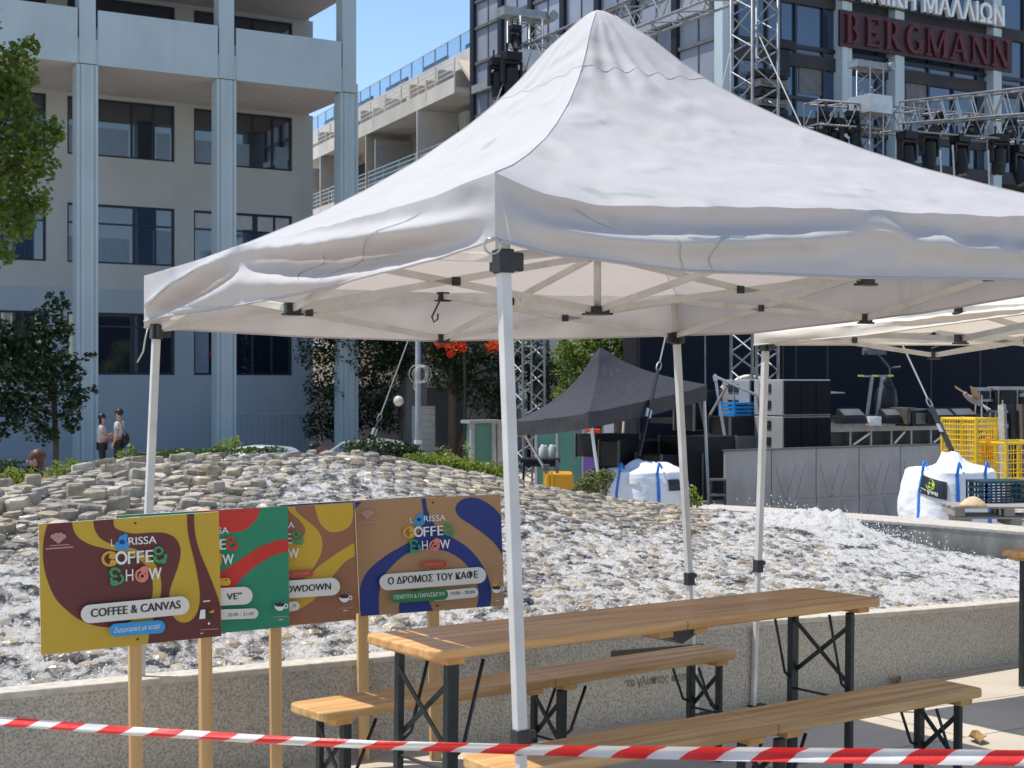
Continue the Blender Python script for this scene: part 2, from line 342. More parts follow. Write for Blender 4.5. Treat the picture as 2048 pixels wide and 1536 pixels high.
stain('wood_post', [((.6, .45, .3), 5, .69, .74, (1.6, 1.6, .6))], 0); stain('facade_white', [((.86, .86, .84), .5, .5, .75, (2, 2, .25))], 0); stain('facade_beige', [((.88, .87, .85), .4, .5, .75, (1.5, 1.5, .3))], 0); stain('concrete_panel', [((.72, .70, .68), 1.6, .5, .75, (1, 1, .6))], 0); stain('frame_white', [((.75, .72, .66), 5, .55, .72, (1, 1, .3))], 0)
# paving: pale limestone slabs with dark joints
m = mat('paving', (0.50, 0.44, 0.355), (0.43, 0.375, 0.30), ns=2.2, rough=0.85, bump=0.25, bs=45)
t = m.node_tree; N = t.nodes; L = t.links; b = N['Principled BSDF']
tc = N.new('ShaderNodeTexCoord'); mp = N.new('ShaderNodeMapping'); mp.inputs['Rotation'].default_value = (0, 0, R(-31)); L.new(tc.outputs['Object'], mp.inputs[0])
br = N.new('ShaderNodeTexBrick'); br.inputs['Scale'].default_value = 1.0; br.inputs['Mortar Size'].default_value = 0.006; br.inputs['Brick Width'].default_value = 1.2; br.inputs['Row Height'].default_value = 0.6
br.inputs['Color1'].default_value = (1, 1, 1, 1); br.inputs['Color2'].default_value = (0.9, 0.9, 0.9, 1); br.inputs['Mortar'].default_value = (0.35, 0.33, 0.3, 1); L.new(mp.outputs[0], br.inputs['Vector'])
mx = N.new('ShaderNodeMix'); mx.data_type = 'RGBA'; mx.blend_type = 'MULTIPLY'; mx.inputs[0].default_value = 1
L.new(b.inputs['Base Color'].links[0].from_socket, mx.inputs[6]); L.new(br.outputs[0], mx.inputs[7]); L.new(mx.outputs[2], b.inputs['Base Color'])

# striped barrier tape, stripes from the strip's own UV
m = mat('barrier_tape', (0.74, 0.72, 0.70), rough=0.35, bump=0.3, bs=18, trans=0.25, tcol=(0.7, 0.5, 0.48)); t = m.node_tree; N = t.nodes; L = t.links; b = N['Principled BSDF']
uv = N.new('ShaderNodeUVMap'); sp = N.new('ShaderNodeSeparateXYZ'); L.new(uv.outputs[0], sp.inputs[0])
ma = N.new('ShaderNodeMath'); ma.operation = 'MULTIPLY_ADD'; ma.inputs[1].default_value = 0.32; L.new(sp.outputs[1], ma.inputs[0]); L.new(sp.outputs[0], ma.inputs[2])
fr = N.new('ShaderNodeMath'); fr.operation = 'FRACT'; L.new(ma.outputs[0], fr.inputs[0])
lt = N.new('ShaderNodeMath'); lt.operation = 'LESS_THAN'; lt.inputs[1].default_value = 0.52; L.new(fr.outputs[0], lt.inputs[0])
mx = N.new('ShaderNodeMix'); mx.data_type = 'RGBA'; L.new(lt.outputs[0], mx.inputs[0]); L.new(b.inputs['Base Color'].links[0].from_socket, mx.inputs[6]); mx.inputs[7].default_value = (0.70, 0.035, 0.03, 1)
L.new(mx.outputs[2], b.inputs['Base Color'])
tr = [n for n in N if n.type == 'BSDF_TRANSLUCENT'][0]; L.new(mx.outputs[2], tr.inputs[0])

# cobbles of the cascade: each stone has its own tone (colour attribute), wet and dry patches
m = mat('cobble', (0.50, 0.425, 0.325), (0.29, 0.235, 0.17), ns=9, rough=0.42, rough2=0.16, bump=0.5, bs=28, bdist=0.02); t = m.node_tree; N = t.nodes; L = t.links; b = N['Principled BSDF']
at = N.new('ShaderNodeAttribute'); at.attribute_name = 'tone'; mx = N.new('ShaderNodeMix'); mx.data_type = 'RGBA'; mx.blend_type = 'MULTIPLY'; mx.inputs[0].default_value = 1
L.new(b.inputs['Base Color'].links[0].from_socket, mx.inputs[6]); L.new(at.outputs['Color'], mx.inputs[7]); L.new(mx.outputs[2], b.inputs['Base Color'])

# running water: white foam broken by clear glossy film
m = bpy.data.materials.new('cascade_water'); m.use_nodes = True; MATS['cascade_water'] = m; t = m.node_tree; N = t.nodes; L = t.links; b = N['Principled BSDF']
b.inputs['Base Color'].default_value = (0.25, 0.205, 0.155, 1); b.inputs['Roughness'].default_value = 0.07; b.inputs['IOR'].default_value = 1.45
tc = N.new('ShaderNodeTexCoord'); n1 = N.new('ShaderNodeTexNoise'); n1.inputs['Scale'].default_value = 13; n1.inputs['Detail'].default_value = 10; n1.inputs['Roughness'].default_value = 0.80; n1.inputs['Distortion'].default_value = 0.6
mp = N.new('ShaderNodeMapping'); mp.inputs['Rotation'].default_value = (0, 0, R(-32)); mp.inputs['Scale'].default_value = (1.0, 0.8, 1); L.new(tc.outputs['Object'], mp.inputs[0]); L.new(mp.outputs[0], n1.inputs['Vector'])
at = N.new('ShaderNodeAttribute'); at.attribute_name = 'foam'
n3 = N.new('ShaderNodeTexNoise'); n3.inputs['Scale'].default_value = 4.2; n3.inputs['Detail'].default_value = 3; n3.inputs['Distortion'].default_value = 1.2; L.new(mp.outputs[0], n3.inputs['Vector'])
mw = N.new('ShaderNodeMath'); mw.operation = 'MULTIPLY_ADD'; mw.inputs[1].default_value = .75; L.new(n3.outputs[0], mw.inputs[0]); L.new(n1.outputs[0], mw.inputs[2])
mh = N.new('ShaderNodeMath'); mh.operation = 'SUBTRACT'; mh.inputs[1].default_value = .375; L.new(mw.outputs[0], mh.inputs[0])
ad = N.new('ShaderNodeMath'); ad.operation = 'ADD'; L.new(mh.outputs[0], ad.inputs[0]); L.new(at.outputs['Fac'], ad.inputs[1])
mr = N.new('ShaderNodeMapRange'); mr.inputs[1].default_value = 0.48; mr.inputs[2].default_value = 0.64; L.new(ad.outputs[0], mr.inputs[0])
fo = N.new('ShaderNodeBsdfPrincipled'); fo.inputs['Base Color'].default_value = (0.82, 0.78, 0.715, 1); fo.inputs['Roughness'].default_value = 0.30
n2 = N.new('ShaderNodeTexNoise'); n2.inputs['Scale'].default_value = 34; n2.inputs['Detail'].default_value = 8; n2.inputs['Roughness'].default_value = 0.7; L.new(mp.outputs[0], n2.inputs['Vector'])
bp = N.new('ShaderNodeBump'); bp.inputs['Strength'].default_value = 1.0; bp.inputs['Distance'].default_value = 0.05; L.new(n2.outputs[0], bp.inputs['Height'])
L.new(bp.outputs[0], b.inputs['Normal']); L.new(bp.outputs[0], fo.inputs['Normal'])
tb = N.new('ShaderNodeBsdfTransparent'); tb.inputs[0].default_value = (.95, .95, .93, 1); gl = N.new('ShaderNodeBsdfGlossy'); gl.inputs['Roughness'].default_value = .10; gl.inputs[0].default_value = (1, .98, .94, 1); L.new(bp.outputs[0], gl.inputs['Normal'])
fr = N.new('ShaderNodeFresnel'); fr.inputs[0].default_value = 1.40; L.new(bp.outputs[0], fr.inputs['Normal'])
film = N.new('ShaderNodeMixShader'); L.new(fr.outputs[0], film.inputs[0]); L.new(tb.outputs[0], film.inputs[1]); L.new(gl.outputs[0], film.inputs[2])
ms = N.new('ShaderNodeMixShader'); L.new(mr.outputs[0], ms.inputs[0]); L.new(film.outputs[0], ms.inputs[1]); L.new(fo.outputs[0], ms.inputs[2]); L.new(ms.outputs[0], N['Material Output'].inputs[0])
mat('stream_bed', (0.42, 0.35, 0.26), (0.24, 0.195, 0.145), ns=14, rough=0.35, bump=.6, bs=40)

# ------------------------------------------------------------------ ground
g = MB()
ys = [-40, -10, 0, 10, 20, 40, 60, 75, 400, 3000]
for x0, x1 in ((-3000, -60), (-60, 60), (60, 3000)):
    for i in range(len(ys) - 1):
        a, c = ys[i], ys[i + 1]
        g.add([(x0, a, gz(0, a)), (x1, a, gz(0, a)), (x1, c, gz(0, c)), (x0, c, gz(0, c))], [(0, 1, 2, 3)])
g.add([(-3000, -3000, gz(0, -40)), (3000, -3000, gz(0, -40)), (3000, -40, gz(0, -40)), (-3000, -40, gz(0, -40))], [(0, 1, 2, 3)])
props(part('paved_ground', g, 'paving'), kind='structure')
# ------------------------------------------------------------------ pop-up tents
HR = [0, .012, .03, .055, .103, .16, .213, .274, .381, .5, .6, .751, .88, 1.0]
HZ = [1, .995, .975, .935, .86, .745, .655, .568, .44, .325, .24, .135, .058, 0]
def interp(t, tab): return float(np.interp(t, [a for a, _ in tab], [b for _, b in tab]))
def wav(p, s=1.0): return noise.noise(p * s)

VPS = []
def make_tent(name, label, corners, peak, eave, bottom, fabric, bulge, legs, loc, frame=True, seam=True, fd=(.04, .22, .05, .245)):
    """corners: four eave corners in order round the tent; eave/bottom: per side (t, z) tables; legs: foot points or None"""
    T = thing(name, label, 'pop-up tent', loc)
    cen = sum(corners, V()) / 4
    roof = MB(); sm = MB(); pk = V(peak)
    def roofpt(i, w_, r):
        a, b = corners[i], corners[(i + 1) % 4]; e = a.lerp(b, w_); lin = e.z
        ez = interp(w_, eave[i]) if eave else lin - 0.03 * (1 - math.exp(-min(w_, 1 - w_) / 0.07))
        h = float(np.interp(r, HR, HZ)); x = pk.x + (e.x - pk.x) * r; y = pk.y + (e.y - pk.y) * r
        z = lin + (pk.z - lin) * h + (ez - lin) * r ** 5 - 0.02 * math.sin(math.pi * w_) * math.sin(math.pi * r)
        q = V((x, y, z)); k = math.sin(math.pi * min(max(w_, 0), 1)) ** 0.5 * min(1, r * 6)
        z += k * (0.008 * wav(q, 5) + 0.005 * wav(q + V((3, 1, 7)), 14))
        # radial pleats falling from the peak
        if seam: z += k * 0.020 * (.35 - abs(wav(q + V((9, 2, 0)), 6.5))) * gauss(r - .30, .2) * max(0, .25 + wav(q + V((4, 4, 1)), 2.2)) * 2
        z += k * 0.007 * abs(wav(q + V((9, 2, 0)), 9)) * (1 - abs(wav(q, 3))) * gauss(r - .36, .25)
        z += k * 0.015 * math.sin(w_ * 31 + 3 * wav(q, 2)) * math.exp(-((r - 0.17) / 0.12) ** 2) * (0.4 + wav(q, 4))
        return V((x, y, z))
    for i in range(4): roof.grid(lambda u, v, i=i: roofpt(i, u, v), 84, 76, flip=False)
    part('roof', roof, fabric, T, smooth=True)
    if seam:
        for i in range(4):
            sm.tube([roofpt(i, k / 30, 0.205) + V((0, 0, .001)) for k in range(31)], 0.0017, 5)
            sm.tube([roofpt(i, 0, k / 30) + V((0, 0, .001)) for k in range(1, 31)], 0.0018, 5)
        part('seam', sm, 'seam_thread', T, smooth=True)
    for i in range(4):
        a, b = corners[i], corners[(i + 1) % 4]; d = (b - a); d.z = 0; d.normalize(); n = V((d.y, -d.x, 0))
        if n.dot((a + b) / 2 - cen) < 0: n = -n
        va = MB()
        def vp(u, v, i=i, a=a, b=b, n=n):
            top = roofpt(i, u, 1.0); zb = interp(u, bottom[i]); z = top.z + (zb - top.z) * v
            q = V((top.x, top.y, z)); tap = min(1, min(u, 1 - u) / 0.05)
            off = bulge[i](u, v) * tap + tap * (0.010 * wav(q, 6) + 0.004 * wav(q + V((5, 5, 5)), 17)) * min(1, v * 4)
            return q + n * off
        va.grid(vp, 70, 18)
        # hem
        va.tube([vp(k / 70, 1.0) for k in range(71)], 0.004, 5)
        if i == 0 or i == 3:
            pass
        part('valance', va, fabric, T, smooth=True); VPS.append((vp, n))
    ins = lambda p: p.lerp(V((cen.x, cen.y, p.z)), 0.033)
    tops = [ins(c) for c in corners]
    ax = ((corners[1] - corners[0]) * V((1, 1, 0)) if False else V((corners[1].x - corners[0].x, corners[1].y - corners[0].y, 0))).normalized(); ay = UP.cross(ax)
    def sqtube(mb, p, q, wd):
        p, q = V(p), V(q); Z = (q - p).normalized(); X = (ax - Z * ax.dot(Z)).normalized(); Y = Z.cross(X)
        mb.box((p + q) / 2, (wd, wd, (q - p).length), (X, Y, Z))
    for k in range(4):
        if legs[k] is None: continue
        foot, clampf = legs[k]; top = tops[k] - V((0, 0, .03)); foot = V(foot)
        cl = top.lerp(foot, clampf) if clampf else foot
        mb = MB(); sqtube(mb, top, cl, 0.031); lg = part('leg', mb, 'frame_white', T, bevel=0.003)
        if clampf:
            mb = MB(); sqtube(mb, cl, foot, 0.024); part('inner_tube', mb, 'frame_white', lg, bevel=0.002)
            mb = MB(); dz = (foot - cl).normalized(); sqtube(mb, cl - dz * .03, cl + dz * .035, 0.041)
            mb.box(cl + ax * .03 + V((0, 0, .012)), (0.03, .018, .022), (ax, ay, UP)); part('clamp', mb, 'plastic_black', lg, bevel=0.003)
            mb = MB(); mb.box(foot + V((0, 0, .004)) + ax * .02, (0.10, .07, .006), (ax, ay, UP)); part('foot_plate', mb, 'plastic_black', lg)
        if frame:
            mb = MB(); dz = (foot - top).normalized(); s = top + dz * (fd[1] - .02)
            sqtube(mb, s - dz * .032, s + dz * .032, 0.046)
            inw = V((cen.x - top.x, cen.y - top.y, 0)).normalized()
            mb.box(s + ax * (.034 if inw.dot(ax) > 0 else -.034), (0.05, .022, .05), (ax, ay, UP)); mb.box(s + ay * (.034 if inw.dot(ay) > 0 else -.034), (0.022, .05, .05), (ax, ay, UP))
            part('slider', mb, 'plastic_black', lg, bevel=0.004)
    if frame:
        bars = []
        def joint(p, sz=(.055, .03, .04)):
            mb = MB(); mb.box(p, sz, (ax, ay, UP)); mb.box(p - V((0, 0, sz[2] * .5)), (sz[0] * 1.3, sz[1] * 1.3, .008), (ax, ay, UP)); part('joint', mb, 'plastic_black', T, bevel=0.003)
        mids = []
        cu = V((pk.x, pk.y, cen.z - .015)); cl_ = cu - V((0, 0, .215))
        for i in range(4):
            a, b = tops[i], tops[(i + 1) % 4]; m_ = (a + b) / 2; mu = m_ - V((0, 0, fd[2])); ml = m_ - V((0, 0, fd[3])); mids.append((mu, ml)); joint(mu); joint(ml)
            for e in (a, b): bars += [(e - V((0, 0, fd[0])), ml), (e - V((0, 0, fd[1])), mu)]
        for mu, ml in mids: bars += [(mu, cl_), (ml, cu)]
        joint(cu, (.07, .07, .03)); joint(cl_, (.07, .07, .03))
        for p, q in bars:
            mb = MB(); mb.bar(p, q, 0.012, 0.026); part('truss_bar', mb, 'frame_white', T, bevel=0.002)
        for k in range(0, len(bars), 2):
            (p, q), (r_, s_) = bars[k], bars[k + 1]; c = (p + q + r_ + s_) / 4
            mb = MB(); mb.box(c, (.034, .03, .032), (ax, ay, UP)); part('pivot', mb, 'plastic_black', T, bevel=0.003)
        mb = MB(); mb.tube([cl_, cu, V((pk.x, pk.y, pk.z - .03))], 0.015, 10); part('centre_pole', mb, 'frame_white', T, smooth=True)
    return T

cF, cL, cB = P(990, 345, 3.83), P(288, 553, 6.05), P(1352, 588, 7.48); cR = V((2.33, 5.26, HC + .60))
zt = lambda tab: [(a, HC + b) for a, b in tab]
def catmull2(pts, k):
    out = []; Q = [V((a, b)) for a, b in pts]; n = len(Q)
    for i in range(n - 1):
        p0, p1, p2, p3 = Q[max(i - 1, 0)], Q[i], Q[i + 1], Q[min(i + 2, n - 1)]
        for j in range(k): t = j / k; out.append(tuple(.5 * (2 * p1 + (p2 - p0) * t + (2 * p0 - 5 * p1 + 4 * p2 - p3) * t * t + (3 * p1 - p0 - 3 * p2 + p3) * t ** 3)))
    return out + [tuple(Q[-1])]
def gauss(x, s): return math.exp(-(x / s) ** 2)
def bul_fr(u, v):      # near right side: one long fold half-way down
    vr = .50 + .10 * math.sin(u * 9) + .12 * gauss(u, .08)
    j = .5 + .5 * math.tanh((u - .52) * 30)
    vr -= .16 * gauss(u - .5, .05); vr += .10 * j * math.sin((u - .5) * 11)
    return .014 * j * math.sin(u * 60 + v * 9) * gauss(v - .35, .2) + 0.040 * gauss(v - vr, .16) * min(1, u / .06) - 0.018 * gauss(v - .25, .15) + .028 * max(0, v - .85) / .15 * .3 + .01 * math.sin(u * 23 + v * 5) * v * .6
def bul_fl(u, v):      # near left side: two swags gathered at the middle joint
    k = math.sin(math.pi * u / .6) ** .8 if u < .6 else math.sin(math.pi * min(1, (u - .6) / .4)) ** .8
    vr = float(np.interp(u, [0, .12, .35, .6, .75, .9, 1], [.62, .46, .30, .10, .30, .62, .82])); vv = float(np.interp(u, [0, .12, .35, .6, .75, .9, 1], [.86, .74, .60, .32, .56, .80, .94]))
    a = k * (0.075 * gauss(v - vr, .13) - 0.050 * gauss(v - vv, .12)) + .046 * gauss(v - vv - .30, .16) * (.35 + .65 * k)
    return .018 + a + 0.020 * gauss(u - .6, .05) * (1 - v) + .02 * max(0, v - .5) * gauss(u - .6, .16)
flat = lambda u, v: 0.012 * math.sin(u * 7 + 1) * math.sin(math.pi * v)
def legdata(c, toe_px, toe_y, clamp): return (P(toe_px[0], toe_px[1], toe_y), clamp)
fF = V((.046, 3.86, gz(0, 3.86))); fL = V((-1.567, 6.06, gz(0, 6.06))); fB = V(((1393 - CX) / FPX * 7.44, 7.44, gz(0, 7.44))); fR = V((2.40, 5.25, gz(0, 5.25)))
make_tent('market_tent', 'large white pop-up tent with peaked roof over the wooden table and benches', [cF, cR, cB, cL], P(1195, 20, 5.655),
          [zt([(0, .559), (.05, .515), (.12, .493), (.307, .522), (.5, .545), (.777, .567), (.95, .575), (1, .60)]),
           zt([(0, .60), (.1, .55), (.5, .52), (.9, .44), (1, .464)]),
           zt([(0, .464), (.1, .44), (.5, .425), (.9, .42), (1, .448)]),
           zt([(0, .448), (.06, .452), (.15, .456), (.4, .493), (.68, .503), (.9, .525), (1, .559)])],
          [zt([(0, .383), (.06, .35), (.215, .324), (.457, .329), (.777, .354), (1, .40)]),
           zt([(0, .40), (.4, .30), (.8, .245), (1, .25)]),
           zt([(0, .25), (.25, .222), (.52, .20), (.75, .21), (1, .236)]),
           zt([(0, .261), (.181, .265), (.425, .283), (.68, .302), (.842, .329), (.92, .345), (1, .383)])],
          'fabric_white', [bul_fr, flat, flat, lambda u, v: bul_fl(1 - u, v)],
          [(fF, .695), (fR, .66), (fB, .672), (fL, .67)], (0.4, 5.65, gz(0, 5.65)))
T1 = bpy.data.objects['market_tent']
for k, (side, pts, wd, m_) in enumerate(((0, [(.205, .50), (.212, .70), (.222, .90), (.222, .99)], .0035, 'stain_green'), (0, [(.285, .44), (.262, .56), (.258, .75), (.264, .97)], .0045, 'stain_green'), (0, [(.30, .46), (.275, .47), (.25, .52), (.22, .50)], .006, 'stain_teal'), (0, [(.09, .12), (.115, .25), (.14, .42)], .003, 'stain_green'),
        (3, [(1 - .13, .18), (1 - .20, .42), (1 - .30, .60), (1 - .34, .88)], .004, 'stain_green'), (3, [(1 - .36, .45), (1 - .42, .62), (1 - .40, .8)], .004, 'stain_green'), (3, [(1 - .93, .72), (1 - .86, .55), (1 - .78, .36), (1 - .72, .27)], .006, 'stain_teal'), (3, [(1 - .82, .93), (1 - .74, .92), (1 - .66, .97)], .007, 'stain_teal'))):
    vp_, n_ = VPS[side]; mb = MB(); us = [p for p, _ in pts]; P2 = catmull2(pts, 6); L_ = len(P2); L0 = []
    for i, (u, v) in enumerate(P2):
        p = vp_(u, v) + n_ * .0025; q_ = vp_(*P2[min(i + 1, L_ - 1)]) - vp_(*P2[max(i - 1, 0)]); s_ = q_.cross(n_).normalized(); w2 = wd * (.6 + .8 * abs(noise.noise(V((i * .7, k, 0))))) * min(1, (i + 1) / 3, (L_ - i) / 3) * .75; mb.v += [p - s_ * w2, p + s_ * w2]
    for i in range(L_ - 1): mb.f.append((2 * i, 2 * i + 2, 2 * i + 3, 2 * i + 1)); mb.m.append(0)
    part('stain', mb, m_, T1)
mb = MB(); c = P(985, 492, 3.80)
mb.tube([c + V((.021 * math.cos(t * math.pi / 8), -.004, .021 * math.sin(t * math.pi / 8))) for t in range(16)], .003, 6, closed=True); part('ring', mb, 'steel_ring', T1, smooth=True)
mb = MB(); p0 = P(868, 612, 6.7); mb.tube([p0 + V((.03, 0, .03)), p0 + V((.01, 0, -.01)), p0 + V((-.01, 0, -.05)), p0 + V((.0, 0, -.075)), p0 + V((.018, 0, -.06)), p0 + V((.018, 0, -.035))], .0045, 6); part('hook', mb, 'plastic_black', T1, smooth=True)
mb = MB(); p0 = P(296, 655, 6.02); mb.tube([p0, p0 + V((-.012, 0, -.05)), p0 + V((-.02, 0, -.1)), p0 + V((-.045, 0, -.145))], .004, 5); part('tie_cord', mb, 'cable_white', T1, smooth=True)

K1 = P(1508, 660, 7.65); K4 = V((K1.x + 2.65 * .54, K1.y - 2.65 * .84, HC + .393)); K2 = V((K1.x + 2.65 * .846, K1.y + 2.65 * .533, HC + .315)); K3 = V((K4.x + 2.65 * .846, K4.y + 2.65 * .533, HC + .42))
lin = lambda a, b, d=0.012: [(0, HC + a), (.08, HC + a * .92 + b * .08 - d), (.92, HC + a * .08 + b * .92 - d), (1, HC + b)]
make_tent('market_tent', 'second white pop-up tent with cream underside beside the right end of the table', [K1, K2, K3, K4], (K1 + K2 + K3 + K4) / 4 + V((0, 0, .98)),
          None, [lin(.206, .245, -.0), lin(.245, .35), lin(.35, .345), [(0, HC + .335), (.36, HC + .30), (.7, HC + .235), (1, HC + .206)]], 'fabric_old', [flat] * 4,
          [(V((1.272, 7.64, gz(0, 7.64))), .62), (V((3.5, 9.0, gz(0, 9))), .6), (V((4.9, 6.8, gz(0, 6.8))), .6), None], (3.1, 7.24, gz(0, 7.24)), seam=False, fd=(.0, .07, .0, .135))

bL, bF, bR = P(1030, 841, 20.5), P(1177, 823, 18.0), P(1414, 769, 19.8); bB = bL + bR - bF; bB.z = HC - .12
dr = lambda a, b: [(0, a.z - .21), (.5, (a.z + b.z) / 2 - .235), (1, b.z - .21)]
bt = make_tent('black_tent', 'black pop-up tent leaning beside the stage behind the fountain', [bF, bR, bB, bL], P(1200, 696, 20.15), None,
          [dr(bF, bR), dr(bR, bB), dr(bB, bL), dr(bL, bF)], 'fabric_black', [flat] * 4,
          [(GP(1216, 18.0), None), (GP(1420, 19.8), None), (GP(1235, 22), None), (V((.95, 20.4, gz(0, 20.4))), None)], (1.3, 20, gz(0, 20)), frame=False, seam=False)

# ------------------------------------------------------------------ folding tables and benches
def frame_from(pa, pb, drop):
    """near edge of a top from a to b (photo pixels), standing 'drop' above the sloping ground"""
    def hit(px, py): y = (HC - drop) / ((py - CY) / FPX - 0.026); return V(((px - CX) / FPX * y, y, gz(0, y)))
    A, B = hit(*pa), hit(*pb); u = (B - A); Ln = u.length; u.normalize(); v = UP.cross(u).normalized(); w_ = u.cross(v)
    return Matrix(((u.x, v.x, w_.x, A.x), (u.y, v.y, w_.y, A.y), (u.z, v.z, w_.z, A.z), (0, 0, 0, 1))), Ln
def slab(mb, x0, x1, y0, y1, z0, z1, r, ends=(True, True)):
    pts = []
    def corner(cx, cy, a0, on):
        if not on: pts.append((cx + (r if a0 in (0, 270) else -r), cy + (r if a0 in (0, 90) else -r))); return
        for k in range(5): t = R(a0 + 90 * k / 4); pts.append((cx + r * math.cos(t), cy + r * math.sin(t)))
    corner(x1 - r, y1 - r, 0, ends[1]); corner(x0 + r, y1 - r, 90, ends[0]); corner(x0 + r, y0 + r, 180, ends[0]); corner(x1 - r, y0 + r, 270, ends[1])
    mb.prism([(x, y, z0) for x, y in pts], (0, 0, z1 - z0))
def folding(name, label, cat, mw, Ln, Wd, H, th, wood, legs_at, part_top, latch=False, group=None):
    T = thing(name, label, cat, group=group, mw=mw)
    for (x0, x1, e) in ((0, Ln / 2 - .0015, (True, False)), (Ln / 2 + .0015, Ln, (False, True))):
        mb = MB(); slab(mb, x0, x1, 0, Wd, H - th, H, 0.035, e); part(part_top, mb, wood, T, bevel=0.006)
    for x in (0.10, Ln / 2 - .09, Ln / 2 + .09, Ln - .10): mb = MB(); mb.box((x, Wd / 2, H - th - .0115), (.07, Wd * .9, .022)); part('batten', mb, 'wood_end', T)
    zt_ = H - th - .023
    for (x, s) in legs_at:
        mb = MB(); y0, y1 = Wd * .14, Wd * .86; wn = .045 if H > .6 else .036
        mb.box((x, y0, zt_ / 2), (wn if s > 0 else wn * .6, .030, zt_)); lg = part('leg', mb, 'steel_dark', T, bevel=0.004)
        mb = MB(); mb.box((x, y1, zt_ / 2), (wn * .6 if s > 0 else wn, .028, zt_)); part('leg', mb, 'steel_dark', T, bevel=0.004)
        mb = MB(); k = zt_; a, b_ = .93 * k, .60 * k if H > .6 else .52 * k
        mb.bar((x + .012, y0, a), (x + .012, y1, b_), .005, .018); mb.bar((x - .012, y0, b_), (x - .012, y1, a), .005, .018)
        mb.tube([(x, y0, .5 * k), (x, y1, .5 * k)], .006, 6)
        part('cross_brace', mb, 'steel_dark', T)
        for y in (y0, y1): mb = MB(); mb.tube([(x, y, .55 * k), (x + s * .05, y, .60 * k), (x + s * .13, y, k)], .0065, 6); part('strut', mb, 'steel_dark', T, smooth=True)
    if latch:
        mb = MB(); mb.prism([(Ln / 2 - .13, .03, H - th - .002), (Ln / 2 + .13, .03, H - th - .002), (Ln / 2, .03, H - th - .055)], (0, Wd - .06, 0)); part('latch', mb, 'plastic_black', T)
    return T
mw, Ln = frame_from((862, 1304), (1763, 1197), .77)
folding('folding_table', 'long brown wooden folding table on black legs under the large white tent', 'table', mw, Ln, .42, .77, .032, 'wood_top', [(.11, 1), (Ln - .14, -1)], 'top_half', True)
print('table', Ln)
mw, Ln = frame_from((640, 1428), (1478, 1303), .48)
folding('bench', 'rear wooden folding bench between the table and the fountain wall', 'bench', mw, Ln, .235, .48, .032, 'wood_bench', [(.12, 1), (Ln / 2 + .06, 1), (Ln - .10, -1)], 'seat_half', group='folding benches along the table')
print('bench', Ln)
mw, Ln = frame_from((1010, 1546), (1969, 1377), .48)
folding('bench', 'front wooden folding bench nearest the striped tape', 'bench', mw, Ln, .25, .48, .034, 'wood_bench', [(.16, 1), (Ln / 2 + .04, 1), (Ln - .12, -1)], 'seat_half', group='folding benches along the table')
print('bench', Ln)
y = 8.10; A = GP(2142, 7.78); u = V((.80, .60, -.0156)).normalized(); v = UP.cross(u).normalized(); w_ = u.cross(v)
folding('folding_table', 'wooden folding table end jutting in beside the stone wall under the second tent', 'table', Matrix(((u.x, v.x, w_.x, A.x), (u.y, v.y, w_.y, A.y), (u.z, v.z, w_.z, A.z), (0, 0, 0, 1))), 2.2, .45, .77, .032, 'wood_top', [(.13, 1), (1.9, -1)], 'top_half')

# ------------------------------------------------------------------ barrier tape across the front
mb = MB(); tp = [(-700, 1395, 4.75, 20), (-300, 1422, 4.45, 20), (0, 1443, 4.2, 21), (260, 1463, 4.0, 22), (500, 1479, 3.86, 24), (760, 1491, 3.72, 26), (1000, 1497, 3.6, 29), (1250, 1503, 3.5, 33), (1500, 1507, 3.42, 37), (1800, 1512, 3.34, 37), (2048, 1516, 3.28, 38), (2400, 1519, 3.2, 38), (2800, 1518, 3.1, 38)]
xs = [a for a, *_ in tp]; uvs = []; dist = 0; prev = None; NU = 220; NV = 6
rows = []
for i in range(NU + 1):
    px = -700 + 3500 * i / NU; py, yy, hh = (float(np.interp(px, xs, [q[k] for q in tp])) for k in (1, 2, 3))
    c = P(px, py, yy); hh *= .76
    if prev is not None: dist += (c - prev).length
    prev = c; hm = hh / FPX * yy
    for j in range(NV + 1):
        s = j / NV - .5; wob = .006 * noise.noise(V((dist * 3, s * 3, 1)))
        mb.v.append(c + V((0, .010 * math.sin(s * 5 + dist * 2.2) + wob, -s * hm))); uvs.append((dist / .168, j / NV))
for i in range(NU):
    for j in range(NV): a = i * (NV + 1) + j; mb.f.append((a, a + NV + 1, a + NV + 2, a + 1)); mb.m.append(0)
mb.uv = uvs
solo('barrier_tape', mb, 'barrier_tape', 'red and white striped barrier tape strung across the foreground', 'barrier tape', P(1024, 1500, 3.6), smooth=True)
